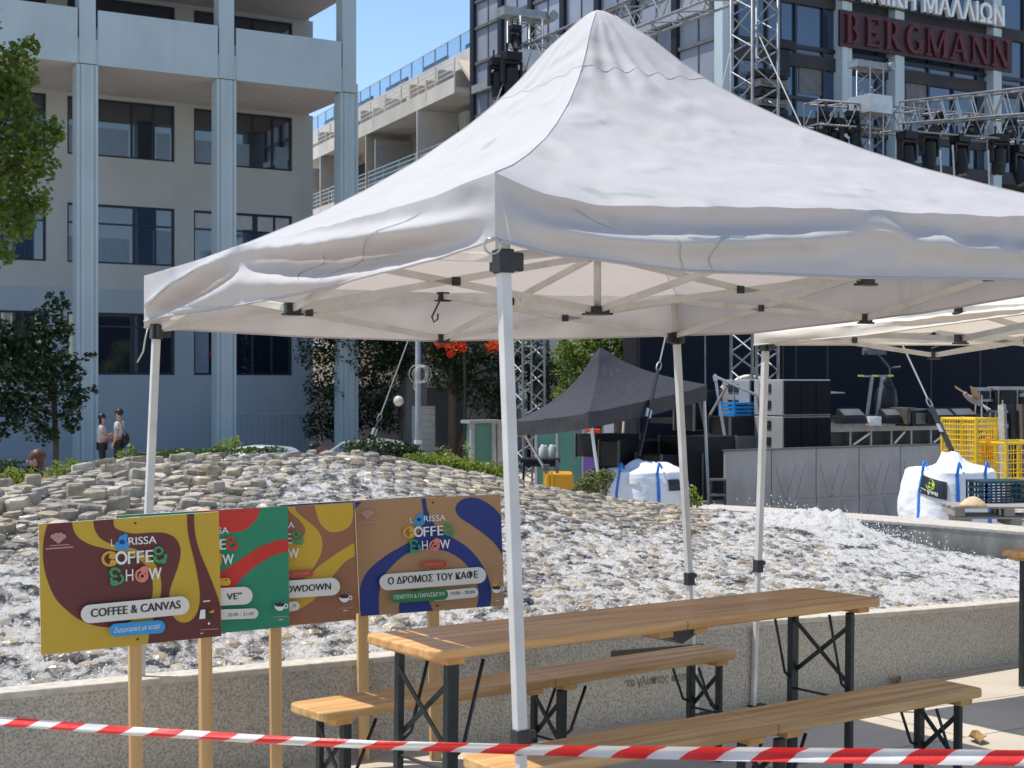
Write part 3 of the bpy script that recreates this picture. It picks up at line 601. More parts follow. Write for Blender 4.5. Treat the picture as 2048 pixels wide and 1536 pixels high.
# ------------------------------------------------------------------ poster boards on wooden posts
PM = ['white_core', 'p_mustard', 'p_maroon', 'p_green', 'p_red', 'p_brown', 'p_gold', 'p_tan', 'p_blue', 'p_cream', 'p_ink', 'p_sky', 'p_leaf', 'p_coral', 'p_white', 'p_pink', 'p_amber', 'p_dgreen', 'p_rust']
PI = {n: i for i, n in enumerate(PM)}
class Board:
    def __init__(s, quad, off, sc, base, hgt=.5):
        s.q = [V((a, b)) for a, b in quad]; s.off, s.sc = off, sc
        (tl, tr, br, bl) = s.q; yl = FPX * hgt / (bl.y - tl.y); yr = FPX * hgt / (br.y - tr.y)
        s.c = [P(tl.x, tl.y, yl), P(tr.x, tr.y, yr), P(br.x, br.y, yr), P(bl.x, bl.y, yl)]
        s.X = (s.c[1] - s.c[0]).normalized(); s.Y = (s.c[0] - s.c[3]).normalized(); s.n = s.X.cross(s.Y).normalized()
        if s.n.y > 0: s.n = -s.n
        s.mb = MB(); s.lay = 1
        th = .008; b_ = s.n * -th
        s.mb.add([s.c[3], s.c[2], s.c[1], s.c[0], s.c[3] + b_, s.c[2] + b_, s.c[1] + b_, s.c[0] + b_], [(4, 7, 6, 5), (0, 4, 5, 1), (1, 5, 6, 2), (2, 6, 7, 3), (3, 7, 4, 0)], 0)
        s.mb.add([s.c[3], s.c[2], s.c[1], s.c[0]], [(0, 1, 2, 3)], PI[base]); s.yl, s.yr = yl, yr
    def uv(s, z):
        p = V((s.off[0] + z[0] / s.sc, s.off[1] + z[1] / s.sc)); u = v = .5
        tl, tr, br, bl = s.q
        for _ in range(8):
            f = (tl * (1 - u) + tr * u) * (1 - v) + (bl * (1 - u) + br * u) * v - p
            fu = (tr - tl) * (1 - v) + (br - bl) * v; fv = (bl * (1 - u) + br * u) - (tl * (1 - u) + tr * u); d = fu.x * fv.y - fu.y * fv.x
            u -= (f.x * fv.y - f.y * fv.x) / d; v -= (fu.x * f.y - fu.y * f.x) / d
        return u, v
    def at(s, uv, lay=None):
        u, v = min(max(uv[0], .002), .998), min(max(uv[1], .003), .997)
        return (s.c[0] * (1 - u) + s.c[1] * u) * (1 - v) + (s.c[3] * (1 - u) + s.c[2] * u) * v + s.n * (.0008 * (lay or s.lay))
    def poly(s, pts, m, smooth=True):
        U = [s.uv(p) for p in pts]; n = len(U); out = []
        edge = [min(a, 1 - a) < .015 or min(b, 1 - b) < .02 for a, b in U]
        for i in range(n):
            p0, p1, p2, p3 = (V(U[(i + k) % n]) for k in (-1, 0, 1, 2)); e1, e2 = edge[i], edge[(i + 1) % n]
            out.append(p1)
            if smooth and not (e1 and e2):
                m1 = (p2 - p0) * .5 if not e1 else (p2 - p1) * .6; m2 = (p3 - p1) * .5 if not e2 else (p2 - p1) * .6
                for k in (1, 2, 3, 4):
                    t = k / 5; out.append(p1 * (2 * t ** 3 - 3 * t * t + 1) + m1 * (t ** 3 - 2 * t * t + t) + p2 * (-2 * t ** 3 + 3 * t * t) + m2 * (t ** 3 - t * t))
        vs = [s.at(u) for u in out]; a = sum(((vs[i] - vs[0]).cross(vs[(i + 1) % len(vs)] - vs[0])).dot(s.n) for i in range(len(vs)))
        if a < 0: vs.reverse()
        s.mb.add(vs, [tuple(range(len(vs)))], PI[m]); s.lay += 1; return s
    def pill(s, a, b, r, m):
        a, b = V(a), V(b); d = (b - a).normalized(); n = V((-d.y, d.x)); pts = []
        for k in range(13): t = math.pi * k / 12; pts.append(b + (n * math.cos(t) + d * math.sin(t)) * r)
        for k in range(13): t = math.pi * k / 12; pts.append(a - (n * math.cos(t) + d * math.sin(t)) * r)
        return s.poly(pts, m, False)
    def disc(s, c, rx, ry, m, n=22, inner=0, a0=0, a1=360, rot=0):
        pts = []
        for k in range(n + 1): t = R(a0 + (a1 - a0) * k / n); pts.append((c[0] + rx * math.cos(t), c[1] + ry * math.sin(t)))
        if inner:
            for k in range(n, -1, -1): t = R(a0 + (a1 - a0) * k / n); pts.append((c[0] + inner * rx * math.cos(t), c[1] + inner * ry * math.sin(t)))
        return s.poly(pts, m, False)
    def text(s, tx, a, b, cap, m, bold=.0, italic=0.0):
        p0, p1 = s.at(s.uv(a)), s.at(s.uv(b)); k = (s.at(s.uv((a[0], a[1] - cap))) - p0).length
        put_text(s.mb, tx, p0, p1, s.Y, s.n, cap=k, mi=PI[m], italic=italic); s.lay += 1
        if bold > .005:
            for e in (.045, -.045):
                o = s.X * k * e * bold / .024 + s.n * .0006 * (1 if e > 0 else 2); put_text(s.mb, tx, p0 + o, p1 + o, s.Y, s.n, cap=k, mi=PI[m], italic=italic); s.lay += 1
        return s
    def line(s, a, b, wd, m): return s.pill(a, b, wd, m)
    def logo(s, o, k=1.0, a='p_sky', c='p_amber', e='p_leaf', sh='p_leaf', oo='p_coral'):
        """the event's lettering: LARISSA / COFFEE / SHOW with swirling coloured capitals"""
        T = lambda x, y: (o[0] + (x - 620) * k, o[1] + (y - 400) * k)
        s.text('L', T(712, 512), T(742, 509), 70 * k, 'p_white').text('RISSA', T(868, 498), T(1122, 482), 72 * k, 'p_white', .012)
        s.disc(T(810, 500), 66 * k, 46 * k, a).disc(T(815, 450), 40 * k, 42 * k, a).disc(T(808, 470), 26 * k, 22 * k, 'p_blue' if a == 'p_sky' else 'p_ink').disc(T(838, 418), 20 * k, 26 * k, a)
        s.disc(T(700, 622), 78 * k, 70 * k, c, inner=.68, a0=40, a1=320).disc(T(722, 600), 34 * k, 26 * k, c).disc(T(725, 655), 30 * k, 26 * k, c)
        s.disc(T(800, 612), 55 * k, 62 * k, 'p_white', inner=.62).text('FFE', T(860, 668), T(1090, 648), 118 * k, 'p_white', .01)
        s.disc(T(1150, 600), 66 * k, 60 * k, e, inner=.55, a0=-30, a1=190).disc(T(1135, 548), 48 * k, 40 * k, e, inner=.5).disc(T(1178, 640), 30 * k, 22 * k, e)
        s.disc(T(742, 742), 52 * k, 46 * k, sh, inner=.5, a0=60, a1=360).disc(T(760, 800), 66 * k, 52 * k, sh, inner=.6, a0=-60, a1=200).disc(T(735, 838), 38 * k, 26 * k, sh)
        s.text('H', T(838, 822), T(905, 816), 112 * k, 'p_white', -.005)
        s.disc(T(980, 768), 62 * k, 64 * k, oo, inner=.66).disc(T(985, 775), 34 * k, 34 * k, oo, inner=.45).disc(T(1005, 715), 40 * k, 30 * k, oo)
        return s.text('W', T(1045, 808), T(1160, 800), 112 * k, 'p_white', .012)
    def heart(s, c, k, m='p_pink'):
        for (x, y, r) in ((-42, -8, 26), (-16, -24, 22), (18, -26, 22), (44, -10, 24), (-20, 12, 26), (16, 12, 26), (0, 34, 20)): s.disc((c[0] + x * k, c[1] + y * k), r * k, r * k * .9, m, 10)
        s.line((c[0] - 72 * k, c[1] + 72 * k), (c[0] + 92 * k, c[1] + 62 * k), 4 * k, m); return s.line((c[0] - 108 * k, c[1] + 100 * k), (c[0] + 124 * k, c[1] + 84 * k), 6 * k, m)
    def cup(s, c, k):
        s.disc(c, 56 * k, 60 * k, 'p_white', a0=0, a1=180).disc((c[0], c[1]), 56 * k, 20 * k, 'p_ink').disc((c[0] + 62 * k, c[1] + 14 * k), 22 * k, 24 * k, 'p_white', inner=.6)
        s.line((c[0] - 60 * k, c[1] + 120 * k), (c[0] + 90 * k, c[1] + 112 * k), 3 * k, 'p_pink'); return s.line((c[0] - 10 * k, c[1] + 146 * k), (c[0] + 28 * k, c[1] + 143 * k), 4 * k, 'p_cream')
    def finish(s, label, post_x, group):
        base = (s.c[2] + s.c[3]) / 2; base.z = gz(base.x, base.y)
        T = thing('poster_sign', label, 'sign', base, group=group)
        part('poster_board', s.mb, PM, T)
        u = (post_x - (s.q[0].x + s.q[3].x) / 2) / ((s.q[1].x + s.q[2].x) / 2 - (s.q[0].x + s.q[3].x) / 2)
        top = s.c[0].lerp(s.c[1], u) - s.n * .031; bot = s.c[3].lerp(s.c[2], u) - s.n * .031; bot = V((bot.x, bot.y, gz(bot.x, bot.y)))
        mb = MB(); mb.box((top + bot) / 2, (.047, .042, (top - bot).length), (s.X, s.n, (top - bot).normalized())); part('post', mb, 'wood_post', T, bevel=.002)
        mb = MB()
        for v in (.045, .955):
            p = s.c[0].lerp(s.c[1], u) * (1 - v) + s.c[3].lerp(s.c[2], u) * v; mb.lathe(p, [(.0045, 0), (.0045, .004), (.002, .006)], 8, ax=(s.X, s.Y, s.n))
        part('screw', mb, 'plastic_black', T); return T
GB = 'poster boards on wooden posts'
A = Board([(77.3, 1048.2), (437.5, 1023.2), (443, 1272.3), (82, 1310.5)], (60, 980), 4.5175, 'p_mustard')
A.poly([(155, 303), (125, 420), (114, 560), (125, 700), (165, 850), (230, 990), (330, 1095), (430, 1170), (560, 1225), (690, 1242), (810, 1225), (905, 1175), (1000, 1110), (1075, 990), (1090, 870), (1072, 760), (1010, 670), (930, 605), (850, 570), (740, 548), (640, 525), (530, 495), (440, 445), (388, 380), (365, 292)], 'p_maroon')
A.poly([(555, 278), (565, 350), (610, 430), (690, 480), (810, 510), (930, 535), (1030, 590), (1110, 670), (1155, 760), (1168, 860), (1160, 960), (1125, 1080), (1085, 1200), (1060, 1290), (1042, 1404), (1732, 1325), (1727, 1060), (1700, 980), (1650, 850), (1590, 710), (1530, 570), (1490, 440), (1475, 330), (1470, 208), (1405, 213), (1410, 340), (1430, 470), (1465, 600), (1500, 760), (1520, 880), (1525, 1000), (1500, 1110), (1440, 1180), (1380, 1200), (1330, 1190), (1280, 1150), (1250, 1080), (1240, 950), (1260, 860), (1290, 780), (1325, 680), (1345, 580), (1335, 500), (1290, 430), (1200, 390), (1080, 385), (920, 395), (800, 370), (740, 330), (735, 262)], 'p_maroon')
A.logo((620, 400)).heart((240, 425), 1.0)
A.pill((516, 1112), (1330, 1036), 83, 'p_cream').text('COFFEE & CANVAS', (523, 1141), (1328, 1060), 78, 'p_ink', .024)
A.pill((742, 1257), (1128, 1226), 58, 'p_sky').text('Ζωγραφική με καφέ', (722, 1280), (1138, 1238), 44, 'p_white', 0, .2)
A.poly([(1512, 1075), (1556, 1068), (1558, 1150), (1500, 1156)], 'p_white', False).poly([(1575, 1100), (1636, 1070), (1640, 1092), (1590, 1112)], 'p_amber', False).disc((1592, 1125), 34, 30, 'p_ink').disc((1590, 1194), 10, 12, 'p_white').line((1540, 996), (1596, 990), 6, 'p_cream').line((1512, 1252), (1676, 1240), 3, 'p_pink').line((1512, 1283), (1530, 1281), 4, 'p_cream')
A.finish('mustard and maroon poster board reading COFFEE & CANVAS on a post', 268, GB)
B = Board([(232, 1031), (575.5, 1012), (579, 1253), (236, 1287)], (420, 980), 5.12, 'p_green')
B.poly([(95, 200), (500, 180), (470, 275), (410, 350), (330, 410), (240, 432), (150, 420), (40, 380), (-60, 300), (-100, 212)], 'p_red')
B.poly([(806, 508), (700, 513), (600, 545), (480, 590), (380, 650), (280, 720), (200, 775), (100, 830), (-40, 880), (-40, 1040), (100, 1010), (235, 985), (260, 955), (320, 890), (400, 820), (500, 745), (620, 680), (720, 645), (808, 634)], 'p_red')
B.logo((-325, 365), .97, e='p_red', oo='p_amber')
B.pill((60, 938), (130, 935), 38, 'p_amber').text('•', (110, 945), (126, 944), 60, 'p_ink')
B.pill((-150, 1098), (305, 1076), 90, 'p_cream').text('VE”', (126, 1120), (278, 1108), 70, 'p_ink', .024)
B.pill((-100, 1275), (400, 1256), 52, 'p_cream').text('20:00 - 21:00', (130, 1288), (402, 1272), 36, 'p_ink').cup((680, 1165), 1.05)
B.finish('green poster board with red arch and time 20:00 - 21:00', 410, GB)
Cb = Board([(372, 1026), (707.5, 1004.5), (712, 1239), (377, 1270)], (420, 980), 5.12, 'p_brown')
Cb.poly([(1055, 145), (1090, 280), (1130, 360), (1200, 420), (1280, 432), (1370, 410), (1440, 350), (1466, 260), (1462, 130)], 'p_gold')
Cb.poly([(770, 160), (852, 150), (870, 220), (960, 300), (1060, 380), (1120, 460), (1140, 560), (1125, 650), (1080, 740), (1020, 820), (880, 850), (700, 840), (640, 700), (720, 560), (880, 510), (948, 460), (955, 390), (910, 320), (840, 260), (790, 215)], 'p_gold')
Cb.poly([(1480, 540), (1400, 580), (1300, 640), (1200, 710), (1100, 780), (1040, 840), (980, 895), (800, 960), (600, 1000), (600, 1280), (815, 1250), (905, 1215), (1010, 1155), (1090, 1080), (1180, 960), (1250, 880), (1330, 785), (1400, 720), (1481, 675)], 'p_gold')
Cb.logo((370, 310), .95, c='p_amber')
Cb.pill((560, 870), (995, 847), 36, 'p_rust').text('ΣΗΣ ΚΑΦΕ', (830, 868), (990, 858), 30, 'p_coral')
Cb.pill((560, 1025), (1220, 982), 90, 'p_cream').text('SHOWDOWN', (640, 1055), (1212, 1010), 72, 'p_ink', .024)
Cb.pill((600, 1200), (842, 1180), 46, 'p_cream').text('00', (818, 1192), (848, 1190), 34, 'p_ink').cup((1352, 1080), 1.0)
Cb.finish('brown and gold poster board reading SHOWDOWN, third along the row', 550, GB)
Db = Board([(558, 1010), (890, 990), (894, 1212), (562, 1240)], (420, 980), 5.12, 'p_tan', .499)
Db.poly([(708, 150), (1560, 110), (1530, 175), (1300, 240), (900, 260)], 'p_blue')
Db.finish('poster board almost hidden behind the others with only a blue top edge showing', 725, GB)
E_ = Board([(709.5, 1003), (1001, 988), (1009, 1211), (720, 1233)], (690, 980), 5.688, 'p_tan')
E_.poly([(852, 88), (868, 190), (880, 300), (850, 450), (740, 570), (620, 650), (480, 730), (350, 830), (250, 930), (190, 1040), (165, 1140), (158, 1250), (165, 1340), (180, 1442), (387, 1425), (380, 1340), (382, 1200), (400, 1080), (450, 960), (540, 850), (640, 760), (760, 695), (880, 672), (1000, 675), (1120, 692), (1230, 740), (1340, 820), (1430, 920), (1480, 1010), (1505, 1120), (1510, 1220), (1490, 1335), (1645, 1322), (1660, 1200), (1650, 1090), (1620, 980), (1560, 860), (1480, 750), (1380, 650), (1260, 570), (1130, 500), (1050, 440), (985, 360), (935, 250), (915, 180), (905, 84)], 'p_blue')
E_.poly([(1772, 290), (1700, 210), (1600, 140), (1500, 95), (1420, 85), (1340, 100), (1270, 150), (1245, 210), (1260, 270), (1320, 330), (1430, 400), (1560, 490), (1680, 590), (1760, 690), (1798, 770)], 'p_blue')
E_.poly([(608, 1407), (605, 1310), (640, 1230), (720, 1160), (790, 1140), (870, 1160), (930, 1240), (970, 1330), (988, 1376)], 'p_blue')
E_.poly([(105, 128), (190, 122), (112, 210)], 'p_blue', False)
E_.logo((640, 265), .98).heart((235, 268), 1.0)
E_.pill((876, 840), (1080, 833), 42, 'p_rust').text('ΣΕΜΙΝΑΡΙΟ', (862, 858), (1082, 848), 34, 'p_coral')
E_.pill((458, 1038), (1482, 960), 92, 'p_cream').text('Ο ΔΡΟΜΟΣ ΤΟΥ ΚΑΦΕ', (465, 1066), (1480, 988), 82, 'p_ink', .024)
E_.pill((1000, 1195), (1425, 1155), 55, 'p_cream').pill((545, 1212), (1075, 1178), 60, 'p_dgreen')
E_.text('ΠΕΜΠΤΗ & ΠΑΡΑΣΚΕΥΗ', (525, 1232), (1092, 1190), 46, 'p_white').text('19:00 - 20:00', (1165, 1184), (1438, 1162), 38, 'p_ink')
E_.cup((1690, 1100), 1.0).poly([(1640, 1085), (1655, 1030), (1672, 1060), (1700, 1010), (1690, 1080)], 'p_amber', False)
E_.finish('tan poster board with blue arch nearest the tent leg', 868, GB)
# ------------------------------------------------------------------ the fountain: front wall, cobbled cascade, back wall
FW = [(-4.6, 4.22, -1.195), (-3.3, 4.95, -1.20), (-2.01, 5.70, -1.213), (-.648, 6.505, -1.229), (.975, 7.46, -1.243), (3.164, 9.03, -1.352), (6.6, 11.4, -1.44)]
def catmull(pts, k=10):
    out = []; n = len(pts); Q = [V(p) for p in pts]
    for i in range(n - 1):
        p0, p1, p2, p3 = Q[max(i - 1, 0)], Q[i], Q[i + 1], Q[min(i + 2, n - 1)]
        for j in range(k):
            t = j / k; out.append(.5 * (2 * p1 + (p2 - p0) * t + (2 * p0 - 5 * p1 + 4 * p2 - p3) * t * t + (3 * p1 - p0 - 3 * p2 + p3) * t ** 3))
    return out + [Q[-1]]
WL = [V((p.x, p.y, p.z + HC)) for p in catmull(FW)]
nrm = []
for i in range(len(WL)):
    d = WL[min(i + 1, len(WL) - 1)] - WL[max(i - 1, 0)]; d.z = 0; d.normalize(); nrm.append(V((-d.y, d.x, 0)))
def wall_strip(pts, nr, th, zb, cope=.03):
    body, cap = MB(), MB()
    for mbx, o0, o1, zt_, zb_ in ((body, 0, th, -cope, None), (cap, -.006, th + .006, 0, -cope)):
        vs = []
        for p, n in zip(pts, nr):
            g_ = (zb(p) if zb_ is None else p.z + zb_)
            for o, z in ((o0, g_), (o0, p.z + zt_), (o1, p.z + zt_), (o1, g_)): vs.append(V((p.x, p.y, 0)) + n * o + V((0, 0, z)))
        fs = []
        for i in range(len(pts) - 1):
            a = i * 4
            for j in range(4): fs.append((a + j, a + (j + 1) % 4, a + 4 + (j + 1) % 4, a + 4 + j))
        fs += [(3, 2, 1, 0), tuple(range(len(vs) - 4, len(vs)))]
        mbx.add(vs, fs)
    return body, cap
body, cap = wall_strip(WL, nrm, .11, lambda p: gz(p.x, p.y) - .2)
WT = thing('basin_wall', 'low pebble-textured stone wall along the front of the cobbled fountain', 'wall', (WL[33].x, WL[33].y, gz(0, WL[33].y)))
part('wall_body', body, 'stone_wall', WT); part('coping', cap, 'stone_coping', WT, bevel=.006)
qW = np.array([p.x / p.y for p in WL]); yW = np.array([p.y for p in WL]); zW = np.array([p.z for p in WL])
def wall_at(px): q = (px - CX) / FPX; return float(np.interp(q, qW, yW)), float(np.interp(q, qW, zW))
def wallpt(px, py, out=0.003):
    q = (px - CX) / FPX; y, z = wall_at(px); i = int(np.argmin(np.abs(qW - q))); p = V((q * y, y, HC + (CY - py) / FPX * y)); return p - nrm[i] * out
mb = MB(); n_ = -nrm[int(np.argmin(np.abs(qW - .1)))]
for (a, b) in (((1222, 1302), (1406, 1287)),):
    p, q = wallpt(*a), wallpt(*b); mb.prism([p, q, q - V((0, 0, .035)), p - V((0, 0, .035))], n_ * .004)
part('slot_plate', mb, 'bronze', WT)
mb = MB()
put_text(mb, 'ο φεδοσικα', wallpt(1268, 1341), wallpt(1395, 1326), UP, n_, cap=.045, depth=.002)
put_text(mb, 'το γλυπτος ποταμος', wallpt(1252, 1374), wallpt(1404, 1356), UP, n_, cap=.045, depth=.002)
part('inscription', mb, 'engraving', WT)

xs_ = [-700, -300, 0, 100, 200, 300, 450, 600, 700, 780, 850, 1000, 1100, 1240, 1340, 1430, 1500, 1600, 1700, 1800, 1900, 2048, 2400, 2800]
yc_ = [9.0, 9.6, 10.5, 11.0, 11.6, 12.0, 12.6, 13.0, 13.2, 13.3, 13.4, 13.6, 13.8, 14.0, 14.1, 14.2, 14.0, 13.7, 13.4, 13.1, 12.9, 12.6, 12.1, 11.8]
pc_ = [1062, 1008, 980, 960, 938, 923, 914, 909, 907, 915, 930, 957, 976, 1001, 1012, 1023, 1031, 1042, 1060, 1086, 1106, 1128, 1162, 1190]
kx = np.arange(-700, 2801, 20); KY = np.interp(kx, xs_, yc_); KP = np.interp(kx, xs_, pc_)
ker = np.ones(5) / 5; KY = np.convolve(np.pad(KY, 2, 'edge'), ker, 'valid'); KP = np.convolve(np.pad(KP, 2, 'edge'), ker, 'valid')
def surf(px, s):
    yw, zw = wall_at(px); yw += .10; zw -= .045; yc = float(np.interp(px, kx, KY)); zc = HC + (CY - float(np.interp(px, kx, KP))) / FPX * yc
    if s <= 1:
        y = yw + (yc - yw) * s; z = zw + (zc - zw) * (1 - (1 - s) ** 1.25)
    else:
        y = yc + (s - 1) * 5; e = (s - 1); z = zc - 1.6 * e * e - .70 * e
    return V(((px - CX) / FPX * y, y, z))
def dryness(px, s):      # slabs standing clear of the water: upper left shoulder and the crest
    d = max(0, min(1, (620 - px) / 260)) * max(0, min(1, (s - .38) / .3))
    d = max(d, max(0, min(1, (px - 760) / 120)) * max(0, min(1, (1440 - px) / 60)) * max(0, min(1, (s - .62) / .2)))
    return max(d, .55 * max(0, min(1, (s - .72) / .2)) * (px < 900))
FT = thing('cobbled_fountain', 'mound of cobblestones with foaming water streaming down between them', 'fountain', surf(900, .4))
NX, NS = 900, 290; vs = []; foam = []
for j in range(NS + 1):
    s = (j / NS) ** 1.15 * 1.42
    for i in range(NX + 1):
        px = -420 + 2900 * i / NX
        sm_ = s
        if px > 1420: sm_ = min(s, 1.0) if px > 1450 else s
        p = surf(px, sm_ if px <= 1450 else min(s, 1.0)); d = dryness(px, min(s, 1))
        q = V((p.x, p.y, 0)); h = .022 * noise.noise(q * 4.5) + .020 * noise.noise(q * 11 + V((3, 0, 0))) + .015 * noise.noise(q * 24 + V((0, 7, 0))) + .010 * noise.noise(q * 47 + V((0, 3, 2)))
        sp = gauss(px - 1650, 110) * gauss(s - .93, .07) * .13 * (1 + noise.noise(q * 7)) + gauss(px - 1850, 200) * gauss(s - .8, .12) * .03
        p.z += h * (1 - .5 * d) - .010 * d + .014 * (1 - d) + (sp if px < 2100 else 0); vs.append(p)
        far = max(0, (s - .25)) * .12
        foam.append((0.068 - .09 * d - far * .28 + .05 * max(0, min(1, (px - 900) / 500)) + sp * 1.5) if s < 1.02 else -.2)
mb = MB(); W1 = NX + 1
mb.v = vs
for j in range(NS):
    for i in range(NX): a = j * W1 + i; mb.f.append((a, a + 1, a + W1 + 1, a + W1)); mb.m.append(0)
bd = MB(); bd.grid(lambda u, v: surf(-420 + 2900 * u, min(v * 1.42, 1.0) if -420 + 2900 * u > 1450 else v * 1.42) - V((0, 0, .030)), 240, 60); part('stream_bed', bd, 'stream_bed', FT, smooth=True)
wo = part('water', mb, 'cascade_water', FT, smooth=True)
at = wo.data.attributes.new('foam', 'FLOAT', 'POINT'); at.data.foreach_set('value', foam)

# cobbles
q = random.Random(11); st = MB(); tone = []
ea, eb = V((.848, .53, 0)), V((-.53, .848, 0)); o0 = V((-.648, 6.505, 0)); SPA, SPB = .150, .142
def surf_xy(x, y):
    if y < 3: return None
    px = CX + x / y * FPX; yw, _ = wall_at(px); yc = float(np.interp(px, kx, KY)); s = (y - yw - .10) / (yc - yw - .10); return px, s
ns_ = 0
for jb in range(-2, 72):
    for ia in range(-40, 70):
        a = (ia + (.5 if jb % 2 else 0)) * SPA + q.uniform(-.026, .026); b_ = jb * SPB + q.uniform(-.022, .022); c = o0 + ea * a + eb * b_
        r_ = surf_xy(c.x, c.y)
        if r_ is None: continue
        px, s = r_
        if not (-330 < px < 2330) or s < .012 or s > (1.22 if px < 1400 else .985): continue
        if px > 1420 and s > .985: continue
        p = surf(px, s); d = dryness(px, min(s, 1)); e = .05
        r2 = surf_xy(c.x + eb.x * e, c.y + eb.y * e); r3 = surf_xy(c.x + ea.x * e, c.y + ea.y * e)
        pu = surf(*r2) if r2 else p; pr = surf(*r3) if r3 else p; n = (pr - p).cross(pu - p); n = n.normalized() if n.length > 1e-9 else UP
        n = (n + UP * .22 + V((q.uniform(-.15, .15), q.uniform(-.15, .15), 0)) * (.6 + .5 * d)).normalized()
        k = q.choice((5, 6, 6, 7)); ra = q.uniform(.056, .082) * (1 + .12 * d); rb = q.uniform(.044, .066) * (1 + .1 * d); ph = q.uniform(0, 6.28)
        X = (ea - n * ea.dot(n)).normalized(); Y = n.cross(X); hgt = (.011 + .000 * d) + q.uniform(-.011, .011) + (q.random() < .24) * d * q.uniform(.03, .075) * max(0, min(1, (900 - px) / 200)) + d * q.uniform(-.004, .008)
        if px > 1000: hgt += .002 * min(1, (px - 1000) / 150) * max(0, min(1, (1800 - px) / 250))
        if px > 1650: hgt -= .008
        rad = [q.uniform(.82, 1.14) for _ in range(k)]; base = len(st.v); tn = q.uniform(.62, 1.25) * (.80 + .2 * d); hue = q.random()
        tc_ = (tn * (1 + .10 * (hue - .5)), tn, tn * (1 - .22 * (hue - .4)), 1)
        for (sc, hz, dr_) in ((1.0, -.12, 0), (1.0, hgt - .016, 0), (.80 if d < .5 else .90, hgt, .4), (.40, hgt + q.uniform(.002, .014) * (1 - d * .6), 1)):
            for t in range(k):
                an = ph + 2 * math.pi * t / k; st.v.append(p + X * math.cos(an) * ra * rad[t] * sc + Y * math.sin(an) * rb * rad[t] * sc + n * (hz + q.uniform(-.004, .004))); tone.append(tc_)
        for lv in range(3):
            for t in range(k): A_, B_ = base + lv * k, base + (lv + 1) * k; st.f.append((A_ + t, A_ + (t + 1) % k, B_ + (t + 1) % k, B_ + t)); st.m.append(0)
        st.f.append(tuple(base + 3 * k + t for t in range(k))); st.m.append(0); ns_ += 1
so_ = part('cobblestones', st, 'cobble', FT, kind='stuff')
ca = so_.data.color_attributes.new('tone', 'FLOAT_COLOR', 'POINT'); ca.data.foreach_set('color', [v for c in tone for v in c])
print('cobbles', ns_)
# drops thrown up by the stream
dp = MB()
for i in range(7500):
    px = q.uniform(-50, 2100); s = min(.99, q.random() ** 1.3)
    if dryness(px, s) > .35 and q.random() < .8: continue
    p = surf(px, s); big = 1
    if q.random() < .22: px = q.gauss(1670, 90); s = min(.97, q.gauss(.92, .05)); p = surf(px, s); p.z += abs(q.gauss(0, .07)); big = 1.25
    r = q.uniform(.0022, .0065) * big; c = p + V((0, 0, .012 + abs(q.gauss(0, .018)))); o = len(dp.v)
    dp.v += [c + V((r, 0, 0)), c + V((-r, 0, 0)), c + V((0, r, 0)), c + V((0, -r, 0)), c + V((0, 0, r)), c + V((0, 0, -r))]
    dp.f += [(o, o + 2, o + 4), (o + 2, o + 1, o + 4), (o + 1, o + 3, o + 4), (o + 3, o, o + 4), (o + 2, o, o + 5), (o + 1, o + 2, o + 5), (o + 3, o + 1, o + 5), (o, o + 3, o + 5)]; dp.m += [0] * 8
mat('water_drop', (0.86, 0.86, 0.86), rough=0.06, ior=1.6)
part('splash', dp, 'water_drop', FT, smooth=True, kind='stuff')

# back wall of the stream
bw = []
for px, py, y in ((1396, 1016, 14.35), (1500, 1022, 14.15), (1700, 1036, 13.55), (1900, 1051, 13.05), (2048, 1063, 12.75), (2400, 1092, 12.2), (2800, 1120, 11.9)): bw.append(P(px, py, y))
bn = []
for i in range(len(bw)): d = bw[min(i + 1, len(bw) - 1)] - bw[max(i - 1, 0)]; d.z = 0; d.normalize(); bn.append(V((-d.y, d.x, 0)))
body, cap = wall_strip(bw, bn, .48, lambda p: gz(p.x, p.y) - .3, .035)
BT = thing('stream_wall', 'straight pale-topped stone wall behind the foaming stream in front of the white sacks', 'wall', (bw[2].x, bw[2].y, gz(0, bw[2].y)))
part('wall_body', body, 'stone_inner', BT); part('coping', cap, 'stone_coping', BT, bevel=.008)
# ------------------------------------------------------------------ office building on the left
OB = V((-8.94, 45, 0)); OW = OB - N1 * 4.2; GZB = gz(0, 45) - .3
def along(o, a, out=0.0, z=0.0): p = o + D1 * a + N1 * out; return V((p.x, p.y, z))
def glass_window(parent, o, d, n, a0, a1, z0, z1, mull=(), trans=(), depth=.14, fw=.07, pane='glass_dark', frame='window_frame', name='window'):
    pt = lambda a, out, z: V((o.x + d.x * a + n.x * out, o.y + d.y * a + n.y * out, z)); ax = (d, n, UP)
    mb = MB(); zc, ac = (z0 + z1) / 2, (a0 + a1) / 2
    mb.box(pt(a0 + fw / 2, -depth, zc), (fw, .08, z1 - z0), ax); mb.box(pt(a1 - fw / 2, -depth, zc), (fw, .08, z1 - z0), ax)
    mb.box(pt(ac, -depth, z0 + fw / 2), (a1 - a0 - 2 * fw, .08, fw), ax); mb.box(pt(ac, -depth, z1 - fw / 2), (a1 - a0 - 2 * fw, .08, fw), ax)
    for f in mull: mb.box(pt(a0 + (a1 - a0) * f, -depth, zc), (fw, .076, z1 - z0 - 2 * fw), ax)
    for f in trans: mb.box(pt(ac, -depth, z0 + (z1 - z0) * f), (a1 - a0 - 2 * fw, .072, fw * .8), ax)
    w_ = part(name, mb, frame, parent)
    mb = MB(); mb.box(pt(ac, -depth - .01, zc), (a1 - a0 - fw, .012, z1 - z0 - fw), ax); part('pane', mb, pane, w_)
    return w_
OFF = thing('office_building', 'pale modern office block with tall square columns and a deep balcony, left of the photo', 'building', (OB.x, OB.y, gz(0, 45)))
